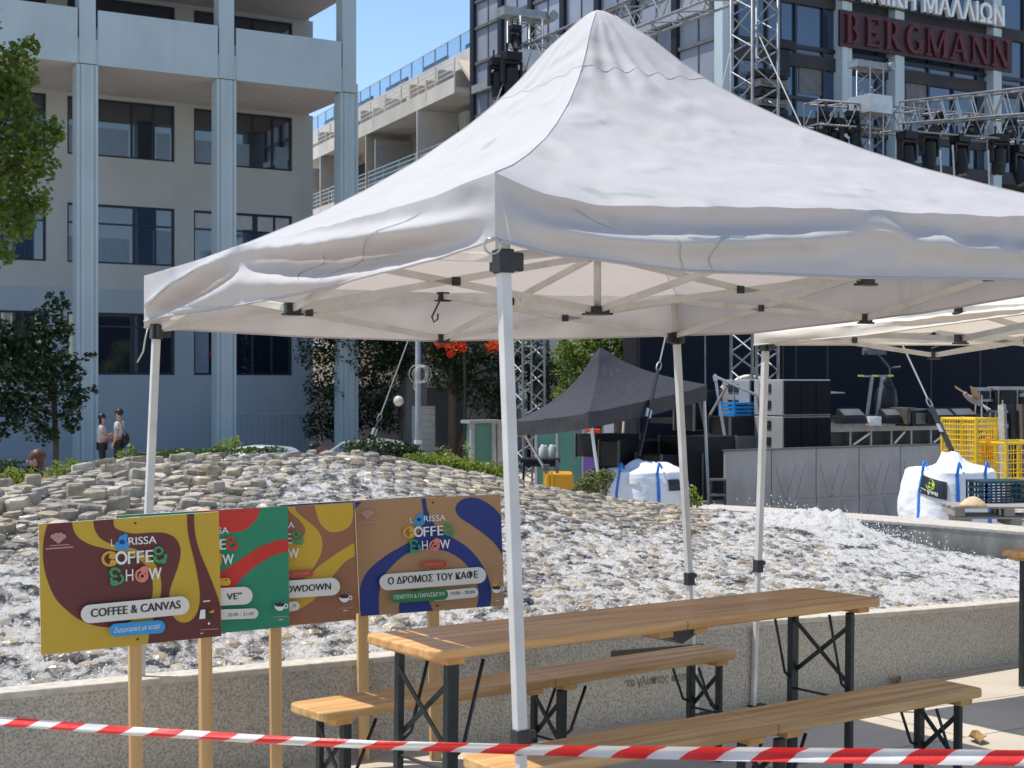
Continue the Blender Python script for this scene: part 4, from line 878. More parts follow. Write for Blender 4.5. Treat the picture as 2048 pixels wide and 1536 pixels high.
ROWS = [(HC + .30, HC + 2.33), (HC + 3.93, HC + 5.86), (HC + 7.42, HC + 9.30)]; Z2 = HC + 9.43
bays = [(-20.55, -17.0), (-16.36, -12.83), (-12.17, -8.64), (-7.98, -4.45), (-3.79, -.256), (.395, 3.93)]
def wall_with_windows(o, a0, a1, z0, z1, rows, th, m, lbl):
    mb = MB(); zs = [z0] + [z for r in rows for z in r] + [z1]
    for k in range(0, len(zs), 2):
        if zs[k + 1] - zs[k] > .02: mb.span(o, a0, a1, D1, -th, 0, N1, zs[k], zs[k + 1])
    e = [a0] + [a for b_ in bays for a in b_] + [a1]
    for r in rows:
        for k in range(0, len(e), 2): mb.span(o, e[k], e[k + 1], D1, -th, 0, N1, r[0], r[1])
    return part('wall', mb, m, OFF, label=lbl)
AR = 4.69
wall_with_windows(OW, -24, AR, HC + 3.1, Z2 - .003, ROWS[1:], .35, 'facade_beige', 'beige rendered upper wall')
wall_with_windows(OW, -24, AR, GZB, HC + 3.098, ROWS[:1], .35, 'facade_base', 'grey stone ground floor wall')
wall_with_windows(OW, -24, AR, Z2 + .32, HC + 12.75, [(HC + 10.55, HC + 12.6)], .35, 'facade_beige', 'beige top floor wall')
mb = MB(); mb.span(OW, AR - .30, AR - .001, D1, -14, -.351, N1, GZB, HC + 16); part('wall', mb, 'facade_beige', OFF)
for (a0, a1) in bays[1:]:
    for i, (z0, z1) in enumerate(ROWS):
        glass_window(OFF, OW, D1, N1, a0, a1, z0, z1, mull=(.60, .80) if i != 1 else (.62, .82), trans=(() if i == 2 else ((.68,) if i == 1 else (.78,))), pane='glass_dark' if i != 1 else 'glass_tint')
    glass_window(OFF, OW, D1, N1, a0, a1, HC + 10.55, HC + 12.6, mull=(.6,), pane='glass_dark')
def blind_or_reflection(a0, a1, z0, z1, m_): mb = MB(); mb.span(OW, a0, a1, D1, -.1425, -.1385, N1, z0, z1); part('blind_or_reflection', mb, m_, OFF)  # blue panels paint the sky's reflection into the panes; pale ones are blinds
for k in range(4):
    o_ = -3.79 - 4.19 * k if k < 3 else .395; z0, z1 = ROWS[2]; zz = z0 + .95 - .12 * (k == 3)
    blind_or_reflection(o_ + .08, o_ + 2.0, z0 + .08, zz, 'reflection_blue'); blind_or_reflection(o_ + 2.95, o_ + 3.4, z0 + .08, zz, 'reflection_blue')
z0, z1 = ROWS[1]; blind_or_reflection(.48, 2.5, z1 - .55, z1 - .08, 'blind_pale'); blind_or_reflection(2.7, 3.85, z1 - .58, z1 - .08, 'blind_pale'); blind_or_reflection(-7.9, -6.2, z0 + .1, z1 - .6, 'reflection_blue'); blind_or_reflection(-3.7, -1.75, z0 + .08, z0 + .85, 'reflection_blue'); blind_or_reflection(-.95, -.35, z0 + .08, z1 - .75, 'reflection_blue')
z0, z1 = ROWS[0]; blind_or_reflection(.48, .95, z0 + .08, z1 - .35, 'reflection_blue')
prof = [(-.31, -.26), (-.31, .26), (.31, .26), (.31, -.26), (.23, -.26), (.23, -.22), (.18, -.22), (.18, -.26), (.06, -.26), (.06, -.235), (-.06, -.235), (-.06, -.26), (-.18, -.26), (-.18, -.22), (-.23, -.22), (-.23, -.26)]
for a in (-21.0, -16.8, -12.65, -8.45, -4.25, 0, 4.12):
    mb = MB(); mb.prism([along(OB, a + x, -y, GZB) for x, y in prof], (0, 0, Z2 - .03 - GZB)); part('column', mb, 'facade_white', OFF)
    mb = MB(); mb.span(OB, a - .24, a + .24, D1, -.26, .255, N1, Z2 + .001, HC + 17); part('column', mb, 'facade_white', OFF)
mb = MB(); mb.span(OB, -24, 4.43, D1, -4.5, .24, N1, Z2, Z2 + .30); part('balcony_slab', mb, 'facade_soffit', OFF)
mb = MB(); mb.span(OB, -24, 4.43, D1, -4.5, .24, N1, HC + 12.76, HC + 13.1); part('balcony_slab', mb, 'facade_soffit', OFF)
ce = [-21.0, -16.8, -12.65, -8.45, -4.25, 0, 4.12]
for a0, a1 in zip(ce[:-1], ce[1:]):
    for zb, zt_ in ((Z2 - .025, HC + 11.02), (HC + 12.74, HC + 14.4)):
        mb = MB(); g_ = .30
        mb.span(OB, a0 + g_, a1 - g_, D1, .245, .30, N1, zb + .0, zt_); mb.span(OB, a0 + g_ - .055, a1 - g_ + .055, D1, .20, .243, N1, zb + .02, zb + .75)
        part('parapet', mb, 'facade_white', OFF)
mb = MB()
for i, a in enumerate((-7, -6, -3.4, -2.6, -1.2, -.9, .6, 1.6, 2.9)): mb.lathe(along(OW, a, 1.6 + .7 * ((i * 7) % 3 - 1), Z2 - .012), [(.08, 0), (.08, .011)], 10)
part('ceiling_lamp', mb, 'glow_lamp', OFF)
# railing of the ramp along its foot
RT = thing('metal_railing', 'thin metal railing along the foot of the office wall', 'railing', along(OW, 2.2, 1.2, GZB))
mb = MB(); z1 = HC - 1.02
for k in range(26): a = .55 + k * .21; mb.tube([along(OW, a, 1.2, GZB), along(OW, a, 1.2, z1)], .010, 5)
part('baluster', mb, 'pole_grey', RT)
mb = MB(); mb.tube([along(OW, .5, 1.2, z1), along(OW, 5.9, 1.2, z1)], .022, 6); mb.tube([along(OW, .5, 1.2, z1 - .2), along(OW, 5.9, 1.2, z1 - .2)], .014, 6); part('handrail', mb, 'alu', RT)
GT = thing('white_railing', 'white barred railing in the gap between the office columns', 'railing', along(OW, 5.4, .2, GZB))
mb = MB(); o_ = 0.0
for k in range(8): mb.bar(along(OW, 4.78 + k * .2, .2, GZB), along(OW, 4.78 + k * .2, .2, HC - .86), .05, .05)
part('baluster', mb, 'white_wall', GT)
mb = MB(); mb.bar(along(OW, 4.72, .2, HC - .84), along(OW, 6.3, .2, HC - .84), .06, .05); mb.bar(along(OW, 4.72, .2, HC - 1.12), along(OW, 6.3, .2, HC - 1.12), .05, .04); part('handrail', mb, 'white_wall', GT)

# ------------------------------------------------------------------ apartment block with balconies down the side street
N2 = V((-.864, -.503, 0)); AO = V((-1.36, 50.0, 0)); D2_, N2_ = D2, N2; D2 = V((-.42, .9075, 0)); N2 = V((-.9075, -.42, 0))
AP = thing('apartment_building', 'cream apartment block with stepped white balconies and a glass roof railing', 'building', (AO.x, AO.y, gz(0, 50)))
def apt(a, out, z): p = AO + D2 * a + N2 * out; return V((p.x, p.y, z))
GA = gz(0, 60) - .3
mb = MB(); mb.span(AO, -2, 30, D2, -8, -1.7, N2, GA, HC + 10.6); mb.span(AO, -2, 30, D2, -8, -2.6, N2, HC + 10.6, HC + 11.9); part('wall', mb, 'cream_wall', AP)
mb = MB(); mb.span(AO, -2, 30, D2, -2.3, -.75, N2, HC + 11.5, HC + 12.1); mb.span(AO, -2, 30, D2, -9, -2.301, N2, HC + 11.902, HC + 12.05); part('roof_cornice', mb, 'white_wall', AP)
mb = MB(); mb.span(AO, -2, 30, D2, -.80, -.785, N2, HC + 12.102, HC + 12.72); part('glass_railing', mb, 'clear_rail', AP)
mb = MB()
for k in range(24): mb.span(AO, -2 + k * 1.25, -1.95 + k * 1.25, D2, -.84, -.801, N2, HC + 12.101, HC + 12.74)
mb.span(AO, -2, 30, D2, -.825, -.77, N2, HC + 12.741, HC + 12.77); part('railing_post', mb, 'alu', AP)
sz = [10.55, 7.7, 4.75, 1.8]
for i, z in enumerate(sz):
    zz = HC + z
    a0 = 1.6 if i == 0 else .0
    mb = MB(); mb.span(AO, a0, 29, D2, -1.69, -.05, N2, zz - .18, zz); mb.span(AO, a0, 29, D2, -.05, .02, N2, zz - .22, zz + .34); part('balcony_slab', mb, 'white_wall', AP)
    mb = MB()
    for k in range(16): mb.span(AO, a0 + .05 + k * 1.8, a0 + .09 + k * 1.8, D2, -.04, 0, N2, zz + .341, zz + 1.05)
    for h in (.5, .68, .86, 1.03): mb.span(AO, a0, 29, D2, -.03, -.01, N2, zz + h, zz + h + .03)
    part('balcony_rail', mb, 'white_wall' if i == 0 else 'alu', AP)
    if i in (1, 2):
        mb = MB(); mb.span(AO, a0 + 3.6 * (i - 1), 14, D2, -.035, -.02, N2, zz + .36, zz + .98); part('glass_railing', mb, 'clear_rail', AP)
    if i < 3:
        for k in range(6):
            mb = MB(); ab = 3.3 + k * 2.9 + 1.1 * i; mb.span(AO, ab, ab + .07, D2, -1.68, -.06, N2, zz + .001, zz + (.95 if (k + i) % 3 or i == 0 else 2.3)); part('divider_wall', mb, ('alu', 'cream_wall', 'white_wall')[(k + i) % 3], AP)
            if (k + i) % 2: mb = MB(); mb.span(AO, ab + .5, ab + 1.3, D2, -1.0, -.4, N2, zz + .002, zz + .5 + .2 * (k % 3)); part('balcony_furniture', mb, ('terracotta', 'gear_grey', 'white_wall')[(k * 2 + i) % 3], AP)
        for k in range(5):
            aa = 1.9 + k * 4.4 + .8 * i; mb = MB(); mb.span(AO, aa, aa + 2.6, D2, -1.70, -1.64, N2, zz + .05 - .0, zz + 2.25); wn = part('window', mb, 'window_frame', AP)
            mb = MB(); mb.span(AO, aa + .1, aa + 1.25, D2, -1.639, -1.62, N2, zz + .15, zz + 2.15); mb.span(AO, aa + 1.35, aa + 2.5, D2, -1.639, -1.62, N2, zz + .15, zz + 2.15); part('pane', mb, 'glass_tint', wn)
    for k, aa in enumerate((4.3, 10.2, 16.5)):
        mb = MB()
        if i < 3: mb.span(AO, aa + i * .9, aa + .09 + i * .9, D2, -1.68, .03, N2, zz + .001, zz + 2.65 if i else zz + .75); part('divider_wall', mb, 'white_wall' if (i + k) % 2 else 'cream_wall', AP)
for (a0, a1, z) in ((12.5, 20, 6.9), (6.5, 8, 7.0)):
    mb = MB(); p = apt(a0, -1.55, HC + z); q = apt(a1, -1.55, HC + z); r_ = apt(a1, .35, HC + z - .75); s_ = apt(a0, .35, HC + z - .75); mb.add([p, q, r_, s_], [(0, 1, 2, 3)]); part('awning', mb, 'awning_red', AP, sol=.02)
mb = MB(); mb.span(AO, 3.4, 4.1, D2, -1.6, -1.2, N2, HC + 9.5, HC + 10.1); mb.span(AO, 7.4, 8.1, D2, -1.6, -1.2, N2, HC + 6.6, HC + 7.2); part('air_conditioner', mb, 'white_wall', AP)
mb = MB(); mb.span(AO, 9.5, 14, D2, -1.69, -.9, N2, HC + 10.601, HC + 11.45); part('penthouse_wall', mb, 'terracotta', AP)
for (a0, a1, z0, z1, m_) in ((-1.9, 1.55, 8.6, 11.4, 'cream_wall'), (-1.9, 1.4, 5.8, 8.0, 'cream_wall')):
    mb = MB(); mb.prism([apt(a0, -1.65, HC + z0), apt(a0, -.1, HC + z0), apt(a1, -.1, HC + z1), apt(a1, -1.65, HC + z1)], UP * .12); mb.span(AO, a0, a0 + .1, D2, -1.65, .0, N2, HC + z0 - 1.2, HC + z0 + 1.5); part('stair_slab', mb, m_, AP)
# street level: pillar, dark shop openings
mb = MB(); mb.span(AO, 1.2, 29, D2, -1.62, -1.6, N2, GA, HC - .15); part('shopfront', mb, 'dark_recess', AP)
for px, y, wd in ((826, 48.5, .75), (690, 55, .6), (962, 47.5, .9)):
    p = P(px, 768, y); mb = MB(); mb.box((p.x, p.y, (HC + 2.2 + GA) / 2), (wd, .7, HC + 2.2 - GA), (D1, D2, UP)); part('pillar', mb, 'pillar_stone', AP)
pt_ = P(847, 866, 44.5); TP = MB(); TP.box((pt_.x, pt_.y, (HC - .68 + gz(0, 44.5)) / 2), (.70, .25, HC - .68 - gz(0, 44.5)), (D1, D2, UP))
stripe_mat('tile_wall', (0.50, 0.50, 0.45), (0.30, 0.30, 0.27), 2, .19, .10)
solo('tiled_pier', TP, 'tile_wall', 'pale tiled pier beside the grey lamp pole', 'pier', (pt_.x, pt_.y, gz(0, 44.5)))
kp = P(967, 886, 36); KT = thing('street_kiosk', 'small street kiosk with green shutters and pale posts', 'kiosk', (kp.x, kp.y, gz(0, 36)))
mb = MB(); z0, z1 = gz(0, 36), HC - .98
k0 = P(940, 886, 36); k0.z = 0
mb.span(k0, .10, .60, D1, -.35, -.02, N1, z0, z1 - .02); part('shutter', mb, 'kiosk_green', KT)
mb = MB(); mb.span(k0, .86, 1.15, D1, -.35, -.02, N1, z0, z1 - .25); part('side_panel', mb, 'white_wall', KT)
mb = MB(); 
for a in (0, .60, .76): mb.span(k0, a, a + .10, D1, -.03, .06, N1, z0, z1)
mb.span(k0, -.05, .9, D1, -.40, .08, N1, z1, z1 + .08); part('post', mb, 'alu', KT)

D2, N2 = D2_, N2_
# ------------------------------------------------------------------ dark glass clinic
CO = V((5.52, 38.0, 0)); GC = gz(0, 45) - .4; CT = HC + 17
CL = thing('clinic_building', 'dark glass clinic with white vertical columns behind the stage', 'building', (CO.x, CO.y, gz(0, 38)))
mb = MB(); mb.span(CO, .05, 20, D1, -13.5, -.05, N1, HC + 6.3, CT); part('curtain_wall', mb, 'glass_tint', CL)
def face(a, out, z, left=False): p = (CO + D2 * a + N2 * out) if left else (CO + D1 * a + N1 * out); return V((p.x, p.y, z))
mb = MB(); mb.span(CO, .0, 13.4, D2, -.05, .04, N2, GC, CT); part('glass_panel', mb, 'glass_grey', CL)
zs = [HC + z for z in (-.5, .7, 1.9, 3.1, 4.0, 4.9, 6.1, 7.0, 7.9, 9.1, 10.0, 10.9, 12.1, 13, 14)]
mb = MB()
for k in range(8): mb.span(CO, k * 1.92 - .12, k * 1.92 + .12, D2, .041, .17, N2, GC, CT)
part('mullion', mb, 'mullion_dark', CL)
mb = MB()
for z in zs: mb.span(CO, .0, 13.4, D2, .041, .12, N2, z - .05, z + .05)
for k in range(7): mb.span(CO, k * 1.92 + .94, k * 1.92 + .98, D2, .0412, .07, N2, GC, CT)
part('transom', mb, 'gear_grey', CL)
mb = MB()
for k in range(3): mb.span(CO, 0.2, 13.2, D2, .121, .30, N2, zs[4 + 3 * k] - .15, zs[4 + 3 * k] + .12)
part('spandrel_tube', mb, 'alu', CL)
# front face: panes, dark floor bands, white columns
mb = MB()
for k in range(20): mb.span(CO, .5 + k * 1.0 - .035, .5 + k * 1.0 + .035, D1, -.049, .02, N1, HC + 6.35, CT)
for z in (7.75, 9.15, 10.6, 12.1, 13.6): mb.span(CO, 0, 20, D1, -.049, .03, N1, HC + z - .05, HC + z + .05)
part('mullion', mb, 'mullion_dark', CL)
mb = MB()
for z in (6.9, 8.6, 10.3, 12): mb.span(CO, 0.1, 20, D1, -.048, .035, N1, HC + z, HC + z + .35)
part('floor_band', mb, 'dark_recess', CL)
for k in range(13):
    if k in (2, 5, 6, 9): 
        mb = MB(); a = .6 + k * 1.0 + .05; mb.span(CO, a, a + .92, D1, -.047, -.03, N1, HC + 7.9 + (k % 2) * 1.45, HC + 9.0 + (k % 2) * 1.45); part('blind_or_reflection', mb, 'gear_grey', CL)
for a in (-.05, 4.1, 6.08, 10.04, 14.1, 16.1):
    mb = MB(); mb.span(CO, a - .19, a + .02, D1, -.049, .30, N1, GC, CT); mb.span(CO, a + .06, a + .20, D1, -.049, .26, N1, GC, CT); part('column', mb, 'facade_white', CL)
mb = MB(); mb.span(CO, .05, 20, D1, -13, -1.2, N1, GC, HC + 6.29); part('lower_wall', mb, 'cream_wall', CL)
mb = MB(); mb.span(CO, .05, 20, D1, -1.19, .18, N1, HC + 5.95, HC + 6.30); part('canopy', mb, 'dark_recess', CL)
for a in (5.2, 7.4, 9.0, 11.2, 13.0):
    glass_window(CL, CO - N1 * 1.2, D1, N1, a, a + 1.7, HC + 3.0, HC + 4.9, mull=(.5,), depth=-.03)
for (a, z) in ((7.0, 5.05), (10.6, 5.0)):
    mb = MB(); mb.span(CO, a, a + 1.5, D1, -1.19, .1, N1, HC + z, HC + z + .08); part('awning', mb, 'terracotta', CL)
# its two signs: the letters stand on the facade
ST = thing('clinic_sign', 'white Greek capital letters on the dark glass facade', 'sign', face(7, .4, HC + 10.4))
mb = MB(); put_text(mb, 'ΚΛΙΝΙΚΗ ΜΑΛΛΙΩΝ', face(3.75, .33, HC + 10.56), face(10.15, .33, HC + 10.56), UP, N1, cap=.56, offset=.02, depth=.12); part('lettering', mb, 'sign_white', ST)
mb = MB(); mb.span(CO, 3.7, 10.6, D1, .27, .32, N1, HC + 10.50, HC + 10.54); part('rail', mb, 'mullion_dark', ST)
BT_ = thing('name_sign', 'dark red serif letters on a maroon backing below the white Greek letters', 'sign', face(7.5, .4, HC + 9.2))
LT = MB(); zb, ch = HC + 9.34, .80
def st(ch_, x0, wd):
    """serif capitals drawn as strokes in a unit cell"""
    def pt(x, y): return face(x0 + x * wd, .36, zb + y * ch)
    def pl(ps): LT.prism([pt(*p) for p in ps], N1 * .06)
    def rect(a, b, c, d): pl([(a, b), (c, b), (c, d), (a, d)])
    def serif(x, top): rect(x - .14, .0 if not top else .93, x + .14, .07 if not top else 1.0)
    def diag(xa, ya, xb, yb, t_): pl([(xa - t_, ya), (xa + t_, ya), (xb + t_, yb), (xb - t_, yb)])
    def arc(cx, cy, rx, ry, a0, a1, tk, n=14):
        o = [(cx + rx * math.cos(R(a0 + (a1 - a0) * k / n)), cy + ry * math.sin(R(a0 + (a1 - a0) * k / n))) for k in range(n + 1)]
        i = [(cx + rx * (1 - tk) * math.cos(R(a0 + (a1 - a0) * k / n)), cy + ry * (1 - tk * .55) * math.sin(R(a0 + (a1 - a0) * k / n))) for k in range(n, -1, -1)]; pl(o + i)
    if ch_ in 'BER':
        rect(.14, .07, .34, .93); serif(.22, 0); serif(.22, 1)
    if ch_ == 'B': arc(.40, .745, .36, .255, -90, 90, .5); arc(.40, .265, .46, .265, -90, 90, .45)
    if ch_ == 'E': rect(.341, .92, .86, 1.0); rect(.341, 0, .92, .08); rect(.341, .47, .70, .55); rect(.79, .78, .86, .919); rect(.85, .081, .92, .24); rect(.64, .38, .70, .469)
    if ch_ == 'R': arc(.40, .73, .40, .27, -90, 90, .5); diag(.84, 0, .46, .46, .11); rect(.74, 0, 1.02, .07)
    if ch_ == 'G': arc(.52, .5, .46, .52, 48, 312, .42, 20); rect(.72, .0, .90, .40); rect(.60, .401, 1.0, .47)
    if ch_ == 'M': rect(.05, .07, .12, .93); rect(.80, .07, .98, .93); diag(.50, 0, .12, 1.0, .09); diag(.46, .0, .86, 1.0, .045); serif(.085, 0); serif(.89, 0); rect(.0, .931, .2, 1.0); rect(.8, .931, 1.02, 1.0)
    if ch_ == 'A': diag(.10, .03, .50, 1.0, .035); diag(.86, .03, .50, 1.0, .10); rect(.24, .30, .72, .37); serif(.10, 0); serif(.87, 0)
    if ch_ == 'N': rect(.10, .07, .18, .93); rect(.84, .0, .91, .93); diag(.84, .0, .16, 1.0, .10); serif(.14, 0); rect(.0, .931, .2, 1.0); serif(.88, 1)
x = 3.92
for c_, wd in zip('BERGMANN', (.78, .76, .86, .90, 1.02, .92, .94, .94)): st(c_, x, wd * .80); x += wd * .80 + .115
part('lettering', LT, 'sign_red', BT_)
mb = MB(); mb.span(CO, 3.78, x + .05, D1, .27, .34, N1, zb - .10, zb + ch + .10); part('backing', mb, 'sign_back', BT_)
print('sign end', x)
# ------------------------------------------------------------------ stage: trusses, lamps, cabinets, screen
def truss_parts(T, p, q, wd, n, up=UP, r=.024):
    p, q = V(p), V(q); d = (q - p).normalized(); X = up.cross(d)
    if X.length < .05: X = D1.copy()
    X = (X - d * X.dot(d)).normalized(); Y = d.cross(X); h = wd / 2
    cs = [X * a + Y * b_ for a, b_ in ((-h, -h), (h, -h), (h, h), (-h, h))]
    mb = MB()
    for c in cs: mb.tube([p + c, q + c], r, 7)
    part('chord', mb, 'alu_bright', T, smooth=True)
    mb = MB(); L_ = (q - p).length
    for k in range(4):
        a, b_ = cs[k], cs[(k + 1) % 4]
        for i in range(n):
            s, e = p + d * L_ * i / n, p + d * L_ * (i + 1) / n; m_ = (s + e) / 2
            mb.tube([s + a, m_ + b_], r * .55, 5, caps=False); mb.tube([m_ + b_, e + a], r * .55, 5, caps=False)
        for z in (p, q): mb.tube([z + a, z + b_], r * .7, 5, caps=False)
    part('lacing', mb, 'alu_bright', T, smooth=True)
def truss(name, label, p, q, wd=.42, n=10, cat='truss', up=UP, head=False, group='stage trusses'):
    T = thing(name, label, cat, (p[0], p[1], p[2]), group); truss_parts(T, p, q, wd, n, up)
    if head:
        mb = MB(); q = V(q); mb.box(q + V((0, 0, .09)), (1.1, .34, .16), (D1, D2, UP)); mb.tube([q + V((0, 0, .1)) + D1 * .5 - D2 * .25, q + V((0, 0, .1)) + D1 * .5 + D2 * .25], .10, 10); part('head_block', mb, 'alu_bright', T)
        mb = MB(); mb.box(q - V((0, 0, .85)), (.72, .72, .42), (D1, D2, UP)); part('sleeve', mb, 'alu', T)
    return T
yA, yB, yC = 22.0, 27.6, 34.1
tA = GP(1509, yA); truss('truss_tower', 'silver truss tower rising beside the speaker cabinets behind the tent leg', tA, V((tA.x, tA.y, HC + 7.6)), .50, 17)
tB = GP(1056, yB); tBt = P(1050, 40, yB); truss('truss_tower', 'silver truss tower behind the left corner of the black tent, lamps near its top', tB, V((tBt.x, yB, tBt.z)), .48, 17, head=True)
tC = GP(1740, yC); truss('truss_tower', 'short silver truss tower with a pulley head in front of the red letters', tC, P(1740, 140, yC), .42, 15, head=True)
zT = HC + 6.1; dAB = V((tB.x - tA.x, tB.y - tA.y, 0)).normalized()
a_ = V((tA.x, tA.y, zT + .25)) - dAB * 3.0
truss('roof_truss', 'silver side truss running back over the peak of the white tent', a_, V((tB.x, tB.y, zT + .0)) - dAB * .3, .52, 13)
truss('roof_truss', 'silver truss laden with black lamps, above the right slope of the white tent', P(1622, 228, 33.7), P(2110, 268, 36.5), .55, 13)
truss('roof_truss', 'bare silver truss reaching forward at the right edge above the lamp truss', P(1818, 226, 33.5), P(2330, 178, 24.2), .50, 14)
def moving_head(label, c, tilt=0.0, spin=0.0, k=1.0):
    T = thing('stage_lamp', label, 'stage lamp', c, 'moving stage lamps on the trusses'); c = V(c); ct, s_ = math.cos(spin), math.sin(spin); X = V((ct, s_, 0)); Y = V((-s_, ct, 0))
    mb = MB(); mb.box(c - V((0, 0, .08 * k)), (.30 * k, .24 * k, .14 * k), (X, Y, UP)); mb.tube([c + X * .08 * k, c + X * .08 * k + UP * .14 * k], .02 * k, 6); mb.tube([c - X * .08 * k, c - X * .08 * k + UP * .14 * k], .02 * k, 6); part('base', mb, 'gear_black', T, bevel=.01)
    mb = MB()
    for sx in (-1, 1): mb.box(c + X * sx * .16 * k - V((0, 0, .33 * k)), (.05 * k, .13 * k, .36 * k), (X, Y, UP))
    mb.box(c - V((0, 0, .18 * k)), (.37 * k, .13 * k, .05 * k), (X, Y, UP)); part('yoke', mb, 'gear_black', T, bevel=.008)
    Z = (UP * math.cos(tilt) + Y * math.sin(tilt)); Yy = X.cross(Z); o = c - V((0, 0, .42 * k))
    mb = MB(); mb.lathe(o, [(.07 * k, .20 * k), (.125 * k, .14 * k), (.13 * k, -.06 * k), (.115 * k, -.26 * k), (.12 * k, -.30 * k)], 12, ax=(X, Yy, Z)); hd = part('head', mb, 'gear_black', T, smooth=True, auto=True)
    mb = MB(); mb.lathe(o - Z * .302 * k, [(.10 * k, 0), (.09 * k, -.012 * k)], 12, ax=(X, Yy, Z)); part('lens', mb, 'lens_glass', hd)
L_ = [(1814, 262, 31.4, .1, 'first lamp right of the short truss tower, hanging low'), (1858, 254, 31.7, .0, 'long lamp hanging under the bare truss end'), (1920, 268, 32.0, .15, 'lamp hanging third from the short truss tower'),
      (1998, 268, 32.4, -.1, 'tall lamp hanging near the right edge of the photo'), (2036, 290, 32.6, .3, 'lamp cut by the right edge of the photo')]
for px, py, y, t_, s in L_: moving_head('black stage lamp, ' + s, P(px, py, y * 1.1), t_, .4 + t_, 1.38)
for px, py, y, t_, s in ((1645, 222, 30.7, 1.9, 'leftmost in the cluster on the lamp truss'), (1672, 236, 30.8, 1.2, 'middle of the cluster left of the short tower'), (1703, 222, 30.9, 2.2, 'nearest the left side of the short tower'), (1712, 250, 30.9, .2, 'hanging below the cluster by the short tower')):
    moving_head('black stage lamp ' + s, P(px, py, y * 1.1), t_, 1.0 + t_, 1.05)
for px, py, y, t_, s in ((1880, 222, 31.9, 1.8, 'standing on the lamp truss above the third hanging lamp'), (1945, 232, 32.2, 2.0, 'standing on the lamp truss right of the middle'), (2022, 236, 32.5, 1.9, 'standing on the lamp truss at the right edge')):
    moving_head('black stage lamp ' + s, P(px, py, y * 1.1), t_, 1.0 + t_, .9)
moving_head('leftmost of two large black stage lamps on the far truss tower', P(996, 116, 27.2), .05, .3, 1.05)
moving_head('large black stage lamp closest to the far truss tower chords', P(1022, 104, 27.1), .0, .5, 1.15)
moving_head('small tilted black stage lamp under the far truss tower head', P(1030, 50, 27.2), .5, .5, .7)
# coloured hanging truss cables
# line array
LA = thing('line_array', 'black hanging column of loudspeakers beside the tall truss tower', 'loudspeaker', P(1536, 110, 22.6))
for k in range(6):
    c = P(1534, 152 + k * 19, 22.4); mb = MB(); mb.prism([c + D1 * x - N1 * .18 + UP * z for x, z in ((-.28, -.062), (.28, -.062), (.28, .062), (-.28, .062))], N1 * .36); mb.box(c + N1 * .2, (.46, .05, .05), (D1, N1, UP)); part('cabinet', mb, 'gear_grey' if k % 2 else 'gear_black', LA, bevel=.01)
mb = MB(); c = P(1520, 138, 22.4); mb.bar(P(1478, 150, 22.4), P(1560, 138, 22.4), .08, .05); part('hanging_bar', mb, 'gear_grey', LA)
mb = MB(); mb.box(P(1562, 92, 23.2), (.36, .30, .14), (D1, D2, UP)); mb.box(P(1562, 128, 23.2), (.22, .2, .42), (D1, D2, UP)); mb.tube([P(1562, 86, 23.2), P(1561, -60, 23.2)], .012, 6)
solo('chain_hoist', mb, 'gear_black', 'black chain hoist hanging right of the tall truss tower', 'hoist', P(1562, 92, 23.2))
# LED screen behind the stage
so0 = P(1280, 768, 29.5); so0.z = 0
SC = thing('stage_screen', 'huge black screen standing across the back of the stage', 'screen', (so0.x + 5, so0.y + 3, gz(0, 30)))
mb = MB()
for i in range(15):
    for j in range(6): mb.span(so0, i * 1.0 + .0003, i * 1.0 + .9997, D1, -.12, 0, N1, HC - 1.4 + j * .8 + .0003, HC - 1.4 + j * .8 + .7997)
part('panel', mb, 'screen_black', SC)
mb = MB(); mb.span(so0, 0, 15, D1, -.6, -.13, N1, gz(0, 32), HC + 3.3); part('scaffold', mb, 'gear_black', SC)
# stage deck
do = P(1560, 768, 23.6); do.z = 0; zd = HC - .66
DK = thing('stage_deck', 'raised black stage platform with an exposed silver truss edge', 'stage', (do.x + 4, do.y + 2, gz(0, 24)))
mb = MB(); mb.span(do, 1.0, 14, D1, -5, -.02, N1, zd - .10, zd); part('deck', mb, 'gear_black', DK)
mb = MB(); mb.span(do, -.5, 14, D1, 0, .05, N1, zd - .14, zd + .02); mb.span(do, -.5, 14, D1, 0, .05, N1, zd - .44, zd - .38)
for k in range(30): mb.span(do, k * .47 - .4, k * .47 - .36, D1, .005, .04, N1, zd - .379, zd - .141)
part('edge_rail', mb, 'alu_bright', DK)
for k in range(14): mb = MB(); mb.bar(along(do, k * .94 - .3, .02, zd - .36), along(do, k * .94 + (.1 if k % 3 else -.05), .02, zd - .16), .02, .03); part('edge_bracket', mb, 'white_core', DK)
mb = MB(); mb.span(do, -.5, 14, D1, -.3, -.06, N1, gz(0, 24), zd - .10); part('skirt', mb, 'fabric_black', DK)
